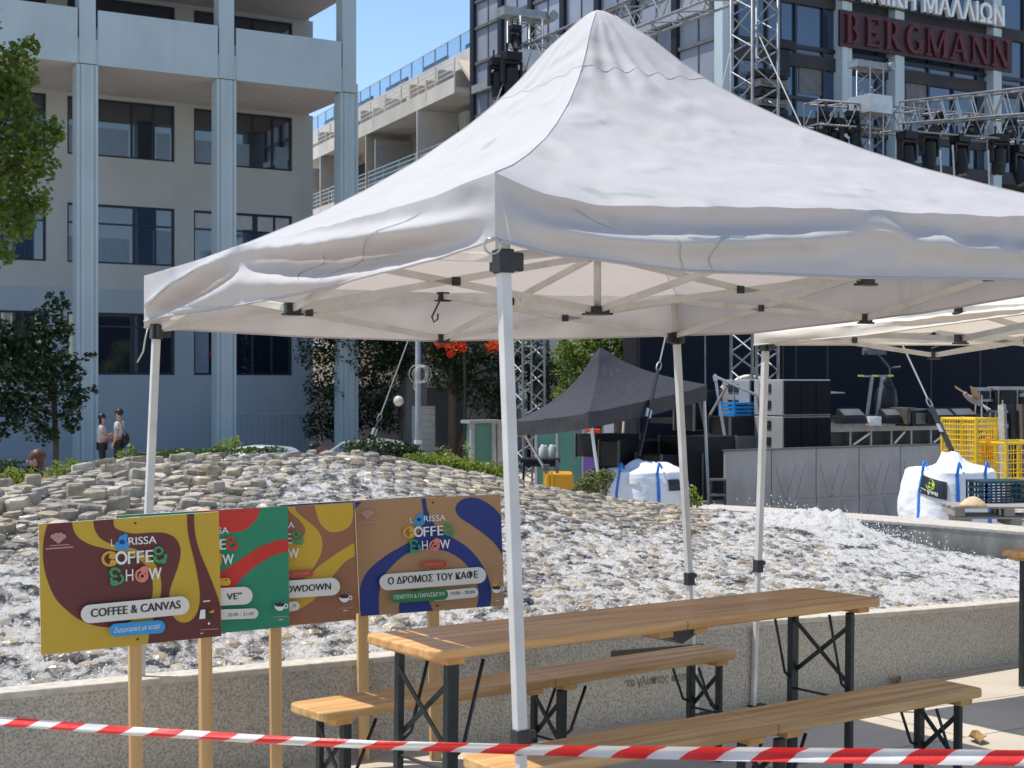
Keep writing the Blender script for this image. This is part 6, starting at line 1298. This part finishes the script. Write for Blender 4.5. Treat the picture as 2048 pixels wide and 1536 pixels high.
# ------------------------------------------------------------------ trees and shrubs
def tree(name, label, base, trunk, clumps, y0, leaf, lm, dens=1.0, cat='tree', group=None, seed=1, asp=.75, limb=.5):
    """clumps: (px, py, radius px, depth offset); trunk: list of points with radii"""
    T = thing(name, label, cat, base, group); mb = MB(); tp = [V(p) for p, _ in trunk]; mb.tube(tp, [r for _, r in trunk], 9)
    cr = MB(); top = tp[-1]; q = random.Random(seed)
    for i, (px, py, rp, dy) in enumerate(clumps):
        y = y0 + dy; c = P(px, py, y); r = rp / FPX * y
        if r > .35:
            k = min(range(len(tp)), key=lambda j: (tp[j] - c).length + (0 if tp[j].z < c.z else 2)); m_ = tp[k].lerp(c, .5) + V((q.uniform(-.1, .1), q.uniform(-.1, .1), .1)); mb.tube([tp[k], m_, c], [trunk[k][1] * limb, trunk[k][1] * limb * .55, .012], 6)
        n = int(dens * 46 * (r / leaf) ** 1.9 / 2.2); leaves(cr, c, (r, r * 1.0, r * .92), n, leaf, seed * 31 + i, flat=.5, fill=.75, asp=asp)
    part('trunk', mb, 'bark', T, smooth=True); part('crown', cr, lm, T); return T
b0 = V((-9.6, 24.4, gz(0, 24.4)))
tree('plane_tree', 'tall leafy tree whose sunlit branches reach in at the top left', b0, [(b0, .2), (b0 + V((.0, 0, 2.0)), .17), (V((-9.5, 24.4, HC + 2.4)), .14), (V((-9.3, 24.4, HC + 5)), .09)],
     [(40, 110, 34, 0), (62, 88, 20, 0), (15, 165, 52, .3), (52, 150, 30, -.2), (20, 230, 62, .3), (95, 262, 36, -.2), (118, 270, 16, -.3), (60, 290, 50, 0), (25, 330, 62, .2), (85, 330, 38, -.2), (50, 385, 52, 0), (75, 410, 30, -.1), (15, 430, 50, .2), (40, 455, 34, 0), (0, 505, 34, .1), (-60, 160, 110, .6), (-80, 330, 130, .6), (-170, 60, 170, 0), (-220, 250, 190, .3), (-150, -140, 160, 0), (-320, 40, 190, 0)], 24.0, .105, 'leaf_bright', 1.35, seed=3)
b0 = V((-7.62, 24.2, gz(0, 24.2)))
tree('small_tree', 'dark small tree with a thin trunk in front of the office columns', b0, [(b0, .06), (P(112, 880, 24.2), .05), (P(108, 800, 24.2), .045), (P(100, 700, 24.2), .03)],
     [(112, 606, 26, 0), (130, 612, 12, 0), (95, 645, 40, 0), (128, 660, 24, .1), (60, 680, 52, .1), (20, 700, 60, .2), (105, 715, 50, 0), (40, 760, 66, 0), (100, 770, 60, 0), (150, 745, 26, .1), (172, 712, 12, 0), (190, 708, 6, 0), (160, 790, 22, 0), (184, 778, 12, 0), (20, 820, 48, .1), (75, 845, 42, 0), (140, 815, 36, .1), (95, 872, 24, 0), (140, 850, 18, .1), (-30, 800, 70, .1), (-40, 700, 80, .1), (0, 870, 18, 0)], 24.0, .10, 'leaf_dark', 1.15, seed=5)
for (px, y, cl, lm, lb, sd_) in (
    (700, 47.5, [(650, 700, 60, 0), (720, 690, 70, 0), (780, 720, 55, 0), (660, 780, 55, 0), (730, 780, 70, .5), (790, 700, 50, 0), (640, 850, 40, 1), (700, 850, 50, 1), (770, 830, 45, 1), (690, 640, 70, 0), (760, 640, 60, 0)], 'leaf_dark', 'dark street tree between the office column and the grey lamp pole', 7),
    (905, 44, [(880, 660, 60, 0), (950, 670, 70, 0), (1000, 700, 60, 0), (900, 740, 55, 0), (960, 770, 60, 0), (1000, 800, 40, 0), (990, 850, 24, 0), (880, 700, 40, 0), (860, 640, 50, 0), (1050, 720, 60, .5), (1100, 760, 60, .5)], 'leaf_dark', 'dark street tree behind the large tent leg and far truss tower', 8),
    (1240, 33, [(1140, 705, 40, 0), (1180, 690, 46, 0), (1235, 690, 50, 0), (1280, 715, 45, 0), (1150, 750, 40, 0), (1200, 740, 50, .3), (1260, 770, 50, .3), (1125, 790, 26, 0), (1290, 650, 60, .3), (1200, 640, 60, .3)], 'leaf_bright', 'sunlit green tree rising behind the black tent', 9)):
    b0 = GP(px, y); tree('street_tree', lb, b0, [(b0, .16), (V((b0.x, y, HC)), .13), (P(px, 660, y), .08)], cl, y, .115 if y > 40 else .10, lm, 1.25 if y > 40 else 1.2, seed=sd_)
# orange flowers in the crown at the back
T = thing('flowering_shrub', 'orange flowering creeper hanging under the back edge of the large tent', 'shrub', P(900, 700, 42)); mb = MB()
for (px, py, rp) in ((905, 690, 20), (880, 686, 12), (925, 694, 10), (985, 692, 16), (1000, 686, 14), (900, 708, 8)): mb = MB(); leaves(mb, P(px, py, 42.2), rp / FPX * 42, 130, .09, px, fill=.3); part('flower_cluster', mb, 'flower_orange', T)
mb = MB(); leaves(mb, P(930, 668, 42.6), (1.1, .4, .45), 500, .13, 5); mb.tube([GP(930, 42.9), P(930, 760, 42.9), P(928, 672, 42.7)], .05, 6); part('foliage', mb, 'leaf_dark', T)
def shrub(name, label, clumps, y, leaf, lm, dens=1.0, seed=1, asp=.6, up=0.0, group=None, cat='shrub'):
    c = clumps[0]; b0 = GP(c[0], y); T = thing(name, label, cat, b0, group); mb = MB(); st_ = MB()
    for i, (px, py, rx, ry) in enumerate(clumps):
        cc = P(px, py, y); R_ = (rx / FPX * y, rx / FPX * y * .8, ry / FPX * y); leaves(mb, cc, R_, int(dens * 22 * (R_[0] * R_[2]) ** .85 / leaf ** 1.7), leaf, seed * 17 + i, fill=.55, asp=asp, up=up); st_.tube([GP(px, y), cc], [.03, .008], 5)
    part('foliage', mb, lm, T); part('stem', st_, 'bark', T); return T
shrub('shrub', 'yellow green feathery shrub at the left end of the cobbles', [(50, 955, 30, 22), (22, 950, 20, 18)], 12.6, .05, 'leaf_lime', 1.6, 2, .3, .6)
shrub('shrub', 'yellow green feathery shrub beside the red haired person', [(128, 938, 28, 24), (105, 948, 22, 16), (150, 930, 14, 14)], 14.0, .05, 'leaf_lime', 1.8, 3, .3, .7)
shrub('shrub', 'yellow green feathery shrub under the two standing people', [(252, 915, 22, 20), (240, 925, 20, 12), (262, 900, 10, 14)], 14.6, .05, 'leaf_lime', 1.8, 4, .3, .7)
shrub('shrub', 'yellow green feathery shrub on the crest below the second office column', [(455, 892, 26, 16), (470, 884, 14, 12), (445, 898, 20, 10)], 16.0, .055, 'leaf_lime', 1.8, 5, .3, .7)
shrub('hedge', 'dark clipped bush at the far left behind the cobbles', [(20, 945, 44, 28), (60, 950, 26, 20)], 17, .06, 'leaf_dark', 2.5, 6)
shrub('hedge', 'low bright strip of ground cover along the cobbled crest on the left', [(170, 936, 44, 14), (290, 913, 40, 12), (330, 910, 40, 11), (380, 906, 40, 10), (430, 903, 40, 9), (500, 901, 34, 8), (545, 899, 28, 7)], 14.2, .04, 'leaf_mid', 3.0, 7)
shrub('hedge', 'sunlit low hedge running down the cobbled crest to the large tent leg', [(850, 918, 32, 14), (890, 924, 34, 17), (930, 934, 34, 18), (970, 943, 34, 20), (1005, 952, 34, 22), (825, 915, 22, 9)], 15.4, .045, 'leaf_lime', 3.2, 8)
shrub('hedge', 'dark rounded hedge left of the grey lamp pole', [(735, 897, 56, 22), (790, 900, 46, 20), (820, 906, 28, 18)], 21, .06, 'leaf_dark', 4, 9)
shrub('shrub', 'pale grey green bush at the foot of the tiled pier', [(885, 905, 20, 16), (870, 915, 18, 14), (900, 918, 18, 14)], 24, .07, 'leaf_olive', .6, 10)
shrub('shrub', 'pale leaved bush in front of the dark shop opening', [(935, 900, 12, 16), (940, 918, 14, 14)], 25, .07, 'leaf_olive', .5, 11)
shrub('shrub', 'rounded olive bush left of the tied white sack', [(1190, 966, 36, 28), (1172, 978, 28, 20), (1212, 952, 22, 16), (1150, 985, 16, 10)], 17.2, .045, 'leaf_olive', 3, 12)
shrub('shrub', 'small bright green bush between the tied sack and the step ladder', [(1382, 990, 16, 24), (1395, 1000, 14, 14)], 18.2, .05, 'leaf_lime', 1.0, 13)
shrub('shrub', 'grey leaved bush at the foot of the green kiosk', [(985, 935, 26, 16), (1010, 930, 20, 14)], 19, .05, 'leaf_olive', .8, 14)

# ------------------------------------------------------------------ lamp pole with cable coil, globe lamp
p = GP(836, 30); LP = thing('lamp_pole', 'grey steel lamp pole with a coil of pale cable, behind the fountain', 'lamp pole', p); mb = MB(); mb.tube([p, V((p.x, p.y, HC - .9)), V((p.x, p.y, HC + 3.6))], [.075, .06, .048], 12); part('pole', mb, 'pole_grey', LP, smooth=True)
mb = MB(); mb.tube([V((p.x, p.y, HC + 3.6)), V((p.x + .1, p.y - .5, HC + 3.75))], .03, 8); mb.box(V((p.x + .12, p.y - .75, HC + 3.75)), (.2, .5, .09)); part('lamp_head', mb, 'pole_grey', LP)
mb = MB()
for z in (-1.2, -1.34, -1.5): mb.lathe(V((p.x, p.y, HC + z)), [(.080, -.04), (.082, .04)], 12)
part('sticker', mb, 'bird_pale', LP)
mb = MB(); c = P(838, 748, 29.85)
for k in range(6): mb.tube([c + V((.09 + .03 * math.sin(k * 2.3) - .09 * (k % 2), -.02 * k, 0)) + V(((.10 + .015 * k) * math.cos(t * .4189), 0, (.17 + .02 * math.sin(k * 1.7)) * math.sin(t * .4189))) for t in range(15)], .006, 5, closed=True)
mb.tube([c + V((-.08, 0, -.1)), c + V((-.11, 0, -.28)), c + V((-.06, -.02, -.36))], .009, 5); solo('cable_coil', mb, 'cable_white', 'loose coil of pale cable hung on the grey lamp pole', 'cable coil', c)
p = P(797, 802, 40); b0 = V((p.x + .1, p.y, gz(0, 40))); T = thing('globe_lamp', 'white globe street lamp among the dark trees', 'street lamp', b0); mb = MB(); mb.tube([b0, V((b0.x, b0.y, p.z - .14)), p - UP * .12], .035, 7); part('post', mb, 'gear_black', T); mb = MB(); mb.blob(p, .145, 16, 12); part('globe', mb, 'lamp_globe', T, smooth=True)

# ------------------------------------------------------------------ people
def skin_mesh(name, V_, E_, R_, m, parent, mw, lvl=2):
    me = bpy.data.meshes.new(name); me.from_pydata([tuple(mw @ V(v)) for v in V_], E_, []); o = bpy.data.objects.new(name, me); COL.objects.link(o); o.parent = parent; me.materials.append(MATS[m])
    sk = o.modifiers.new('skin', 'SKIN'); sk.use_smooth_shade = True
    for i, r in enumerate(R_): me.skin_vertices[0].data[i].radius = r if isinstance(r, tuple) else (r, r)
    for i in range(len(R_)): me.skin_vertices[0].data[i].use_root = (i == 0)
    o.modifiers.new('smooth', 'SUBSURF').levels = 1; o.modifiers['smooth'].render_levels = lvl; return o
def person(label, loc, head_to, k, joints, shirt, trous, hair, hairlen=0.0, cap=False):
    """joints: overrides of the standing skeleton, metres for a 1.72 m figure facing +Y"""
    J = dict(pel=(0, 0, .93), wai=(0, .0, 1.08), che=(0, .0, 1.28), nkb=(0, -.01, 1.44), nck=(0, .0, 1.50), hd1=(0, .02, 1.56), hd2=(0, .02, 1.63), hd3=(0, .0, 1.70))
    for s, n in ((-1, 'l'), (1, 'r')):
        J.update({n + 'sh': (s * .17, -.01, 1.40), n + 'el': (s * .22, -.03, 1.13), n + 'wr': (s * .22, .06, .90), n + 'ha': (s * .215, .09, .83), n + 'hp': (s * .09, 0, .89), n + 'kn': (s * .10, .02, .49), n + 'an': (s * .10, -.02, .08), n + 'to': (s * .11, .12, .035)})
    J.update(joints); rot = Matrix.Rotation(head_to, 4, 'Z') @ Matrix.Scale(k, 4)
    T = thing('person', label, 'person', loc)
    rad = dict(pel=(.125, .10), wai=(.115, .09), che=(.135, .10), nkb=.07, nck=.052, hd1=.068, hd2=.082, hd3=.066, sh=.055, el=.04, wr=.028, ha=.034, hp=.085, kn=.058, an=.036, to=.034)
    ids = list(J); ix = {n: i for i, n in enumerate(ids)}; Rr = [(lambda q: (q[0] * k, q[1] * k) if isinstance(q, tuple) else q * k)(rad[n] if n in rad else rad[n[1:]]) for n in ids]
    ed = [('pel', 'wai'), ('wai', 'che'), ('che', 'nkb'), ('nkb', 'nck'), ('nck', 'hd1'), ('hd1', 'hd2'), ('hd2', 'hd3')]
    for n in 'lr': ed += [('che', n + 'sh'), (n + 'sh', n + 'el'), (n + 'el', n + 'wr'), (n + 'wr', n + 'ha'), ('pel', n + 'hp'), (n + 'hp', n + 'kn'), (n + 'kn', n + 'an'), (n + 'an', n + 'to')]
    Vs = [J[n] for n in ids]; Es = [(ix[a], ix[b_]) for a, b_ in ed]
    for n, s in (('l', -1), ('r', 1)):       # five fingers from each palm
        h = V(J[n + 'ha']); d = (h - V(J[n + 'wr'])).normalized(); sd = V((0, 1, 0)) if abs(d.y) < .7 else V((0, 0, 1)); sd = (sd - d * sd.dot(d)).normalized()
        for f, (o_, l_) in enumerate(((-.028, .055), (-.010, .068), (.010, .064), (.026, .05), (.04, .035))):
            a = h + sd * o_ * .8 + d * (.01 if f < 4 else -.02); b_ = a + d * l_ * .55 + sd * (o_ * .15 if f < 4 else .02); c_ = b_ + d * l_ * .45 - V((s * .012, 0, 0)); i0 = len(Vs); Vs += [tuple(a), tuple(b_), tuple(c_)]; Es += [(ix[n + 'ha'], i0), (i0, i0 + 1), (i0 + 1, i0 + 2)]; Rr += [.010 * k, .009 * k, .008 * k]
    skin_mesh('body', Vs, Es, Rr, 'skin', T, rot)
    def sub(name, ns, es, m, grow):
        i2 = {n: i for i, n in enumerate(ns)}; pts = []
        rr = []
        for n in ns:
            b_ = n.split('+')
            if len(b_) == 2: a, t_ = b_[0].split('>'), float(b_[1]); pts.append(tuple(V(J[a[0]]).lerp(V(J[a[1]]), t_))); r_ = rad[a[0]] if a[0] in rad else rad[a[0][1:]]
            else: pts.append(J[n]); r_ = rad[n] if n in rad else rad[n[1:]]
            r_ = r_ if isinstance(r_, tuple) else (r_, r_); rr.append(((r_[0] + grow) * k, (r_[1] + grow) * k))
        skin_mesh(name, pts, [(i2[a], i2[b_]) for a, b_ in es], rr, m, T, rot)
    sub('shirt', ['che', 'wai', 'pel', 'nkb', 'lsh', 'rsh', 'lsh>lel+.6', 'rsh>rel+.6'], [('pel', 'wai'), ('wai', 'che'), ('che', 'nkb'), ('che', 'lsh'), ('che', 'rsh'), ('lsh', 'lsh>lel+.6'), ('rsh', 'rsh>rel+.6')], shirt, .014)
    sub('trousers', ['pel', 'lhp', 'rhp', 'lkn', 'rkn', 'lan', 'ran'], [('pel', 'lhp'), ('pel', 'rhp'), ('lhp', 'lkn'), ('rhp', 'rkn'), ('lkn', 'lan'), ('rkn', 'ran')], trous, .012)
    hm = MB(); h = V(J['hd2']); hm.blob(h + V((0, -.026, .034)), (.098, .104, .096), 14, 10, .08, 2)
    if hairlen: hm.blob(h + V((0, -.05, -.03 - hairlen / 2)), (.075, .055, .08 + hairlen / 2), 12, 8, .1, 3)
    if cap: hm.blob(h + V((0, .06, .075)), (.075, .085, .016), 12, 6)
    hm.v = [rot @ v for v in hm.v]; o = part('hair', hm, hair, None, smooth=True); o.parent = T
    fm = MB()
    for sx in (-1, 1): fm.blob(h + V((sx * .03, .072, .0)), (.012, .008, .008), 8, 6)
    fm.v = [rot @ v for v in fm.v]; o = part('eyes', fm, 'hair_dark', None); o.parent = T
    fm = MB(); fm.blob(h + V((0, .09, -.025)), (.013, .016, .022), 8, 6); fm.blob(h + V((0, .074, -.062)), (.024, .008, .008), 8, 6)
    for sx in (-1, 1): fm.blob(h + V((sx * .085, .0, -.01)), (.012, .02, .03), 8, 6)
    fm.v = [rot @ v for v in fm.v]; o = part('face', fm, 'skin', None, smooth=True); o.parent = T
    return T
pl = GP(204, 38); person('person in pale top and dark trousers with hair tied back', pl, R(-80), .98, dict(lel=(-.20, .05, 1.14), lwr=(-.12, .22, 1.18), lha=(-.1, .28, 1.22), rel=(.2, .06, 1.14), rwr=(.1, .24, 1.12), rha=(.08, .3, 1.14), lan=(-.08, -.12, .08), lto=(-.09, .02, .035)), 'shirt_lilac', 'trouser_dark', 'hair_dark', .10)
pr = GP(238, 38); PR = person('person in a dark cap and white shirt with a shoulder bag, facing left', pr, R(85), 1.05, dict(rel=(.20, .06, 1.13), rwr=(.16, .25, .98), rha=(.15, .32, .95), lan=(-.1, -.16, .09), lto=(-.1, -.02, .035)), 'shirt_white', 'trouser_dark', 'hair_dark', 0, True)
mb = MB(); c = V((pr.x + .20, pr.y - .1, pr.z + 1.05)); mb.blob(c, (.10, .14, .17), 12, 8, .1, 1); mb.tube([c + V((0, 0, .15)), V((pr.x + .02, pr.y - .1, pr.z + 1.52)), V((pr.x - .12, pr.y, pr.z + 1.2))], .012, 5); solo('shoulder_bag', mb, 'gear_black', 'dark bag hanging at the back of the capped person', 'bag', c, smooth=True)
# seated figure behind the shrubs
ps = GP(90, 17.5); sz_ = HC - (911 - CY) / FPX * 17.5 - gz(0, 17.5) - .80
sv = V((ps.x, ps.y, ps.z))
mb = MB(); sh = sz_ - .0; mb.box(V((ps.x, ps.y + .05, ps.z + sh / 2 - .04)), (1.3, .36, max(.1, sh - .08))); solo('stone_seat', mb, 'stone_coping', 'low pale stone seat hidden behind the shrubs on the left', 'seat', ps)
dz = sh + .085 - .93
shift = lambda p, d: (p[0], p[1], p[2] + d)
jj = {n: shift(p, dz) for n, p in dict(pel=(0, 0, .93), wai=(0, .01, 1.08), che=(0, .04, 1.27), nkb=(0, .06, 1.42), nck=(0, .08, 1.47), hd1=(0, .11, 1.53), hd2=(0, .11, 1.60), hd3=(0, .09, 1.67), lsh=(-.17, .04, 1.37), rsh=(.17, .04, 1.37), lel=(-.22, .10, 1.12), rel=(.22, .10, 1.12), lwr=(-.14, .32, 1.06), rwr=(.14, .32, 1.06), lha=(-.12, .39, 1.05), rha=(.12, .39, 1.05), lhp=(-.09, .02, .93), rhp=(.09, .02, .93)).items()}
jj.update(lkn=(-.11, .44, max(.47, sh + .06)), rkn=(.11, .44, max(.47, sh + .06)), lan=(-.11, .46, .08), ran=(.11, .46, .08), lto=(-.11, .60, .035), rto=(.11, .60, .035))
person('seated red haired person in peach top behind the cobbles', ps, R(105), 1.0, jj, 'shirt_peach', 'trouser_dark', 'hair_red', .06)

# ------------------------------------------------------------------ cars and scooter peeping over the crest
def car(label, c, ang, m, k=1.0):
    T = thing('parked_car', label, 'car', c); X = V((math.cos(ang), math.sin(ang), 0)); Y = UP.cross(X); W = lambda x, y, z: c + X * x * k + Y * y * k + UP * z * k
    prof = [(-2.0, .35), (-2.05, .75), (-1.85, .92), (-1.35, .98), (-.75, 1.40), (-.2, 1.46), (.35, 1.42), (1.0, 1.0), (1.75, .86), (2.0, .65), (2.02, .35)]
    mb = MB(); n = len(prof)
    rows = [(-.84, .94), (-.80, 1.0), (-.60, 1.02), (0, 1.035), (.60, 1.02), (.80, 1.0), (.84, .94)]; vs = []
    for y_, s in rows:
        for x_, z_ in prof: vs.append(W(x_ * (1 if abs(y_) < .82 else .97), y_ * (1 - .18 * max(0, z_ - .95) / .5), .30 + (z_ - .30) * s if z_ > .95 else z_))
    fs = []
    for r_ in range(len(rows) - 1):
        for i in range(n): fs.append((r_ * n + i, r_ * n + (i + 1) % n, (r_ + 1) * n + (i + 1) % n, (r_ + 1) * n + i))
    fs += [tuple(range(n)), tuple(range((len(rows) - 1) * n, len(rows) * n))[::-1]]; mb.add(vs, fs); part('body', mb, m, T, smooth=True, auto=True)
    mb = MB()
    for s in (-1, 1): mb.add([W(-1.2, s * .805, 1.0), W(-.72, s * .735, 1.34), (W(.32, s * .735, 1.36)), W(.92, s * .805, 1.0)], [(0, 1, 2, 3)])
    part('side_window', mb, 'glass_dark', T)
    for x_ in (-1.28, 1.3):
        for s in (-1, 1):
            mb = MB(); mb.lathe(W(x_, s * .78, .31), [(.22 * k, -.09), (.31 * k, -.09), (.31 * k, .09), (.22 * k, .09)], 18, ax=(X, UP, Y)); wh = part('wheel', mb, 'rubber', T, smooth=True, auto=True); mb = MB(); mb.lathe(W(x_, s * .80, .31), [(.20 * k, -.05), (.20 * k, .075), (.05 * k, .06)], 12, ax=(X, UP, Y * s)); part('rim', mb, 'alu', wh)
    return T
yc1 = 27.0; zc = HC - (889 - CY) / FPX * yc1
car('white car whose rounded roof shows over the cobbled crest', GP(540, yc1), R(40), 'car_white', (zc - gz(0, yc1)) / 1.505)
yc2 = 30.5; zc = HC - (876 - CY) / FPX * yc2
car('grey green car behind the dark rounded hedge', GP(735, yc2), R(150), 'car_grey', (zc - gz(0, yc2)) / 1.505)
p = GP(627, 24); zc = HC - (884 - CY) / FPX * 24 - p.z; T = thing('scooter', 'red scooter rear with two lights just above the cobbled crest', 'scooter', p); mb = MB(); k = zc
mb.blob(p + V((0, .1, k * .72)), (.13, .38, k * .20), 14, 10); mb.box(p + V((0, .2, k * .45)), (.16, .9, .10)); mb.prism([p + V((-.06, .75, k * .4)), p + V((.06, .75, k * .4)), p + V((.05, .62, k * .98)), p + V((-.05, .62, k * .98))], (0, .06, 0)); part('body', mb, 'awning_red', T, smooth=True); mb = MB(); mb.blob(p + V((0, .1, k * .94)), (.11, .34, k * .07), 12, 8); part('saddle', mb, 'gear_black', T, smooth=True)
for s in (-1, 1): mb = MB(); mb.blob(p + V((s * .055, -.26, k * .74)), (.035, .03, .03), 10, 8); part('tail_light', mb, 'flower_orange', T, smooth=True)
for yy in (-.12, .82): mb = MB(); mb.lathe(p + V((0, yy, .20)), [(.12, -.05), (.20, -.05), (.20, .05), (.12, .05)], 16, ax=(V((0, 1, 0)), UP, V((1, 0, 0)))); part('wheel', mb, 'rubber', T)

# ------------------------------------------------------------------ small litter on the paving
q = random.Random(4)
def gpx(px, py): y = HC / ((py - CY) / FPX - .026); return V(((px - CX) / FPX * y, y, gz(0, y)))
for i, (px, py, s, lb) in enumerate(((1955, 1484, .08, 'large curled dry leaf on the sunlit paving at the right'), (1224, 1447, .07, 'pale crumpled leaf on the paving at the wall foot below the inscription'), (1270, 1440, .04, 'small brown leaf at the wall foot near the middle bench legs'), (1793, 1368, .05, 'dry yellow leaf at the wall foot beyond the front bench'))):
    c = gpx(px, py); mb = MB(); a = q.uniform(0, 6)
    mb.grid(lambda u, v: c + V(((u - .5) * s * math.cos(a) * 2 - (v - .5) * s * math.sin(a) * math.sin(u * 3.1), (u - .5) * s * math.sin(a) * 2 + (v - .5) * s * math.cos(a) * math.sin(u * 3.1), .006 + .03 * abs(v - .5) + .02 * math.sin(u * 5 + i) ** 2)), 8, 4); solo('dry_leaf', mb, 'leaf_litter' if i != 1 else 'leaf_olive', lb, 'leaf', c, sol=.001)
bpy.data.objects.remove(FONT_O)
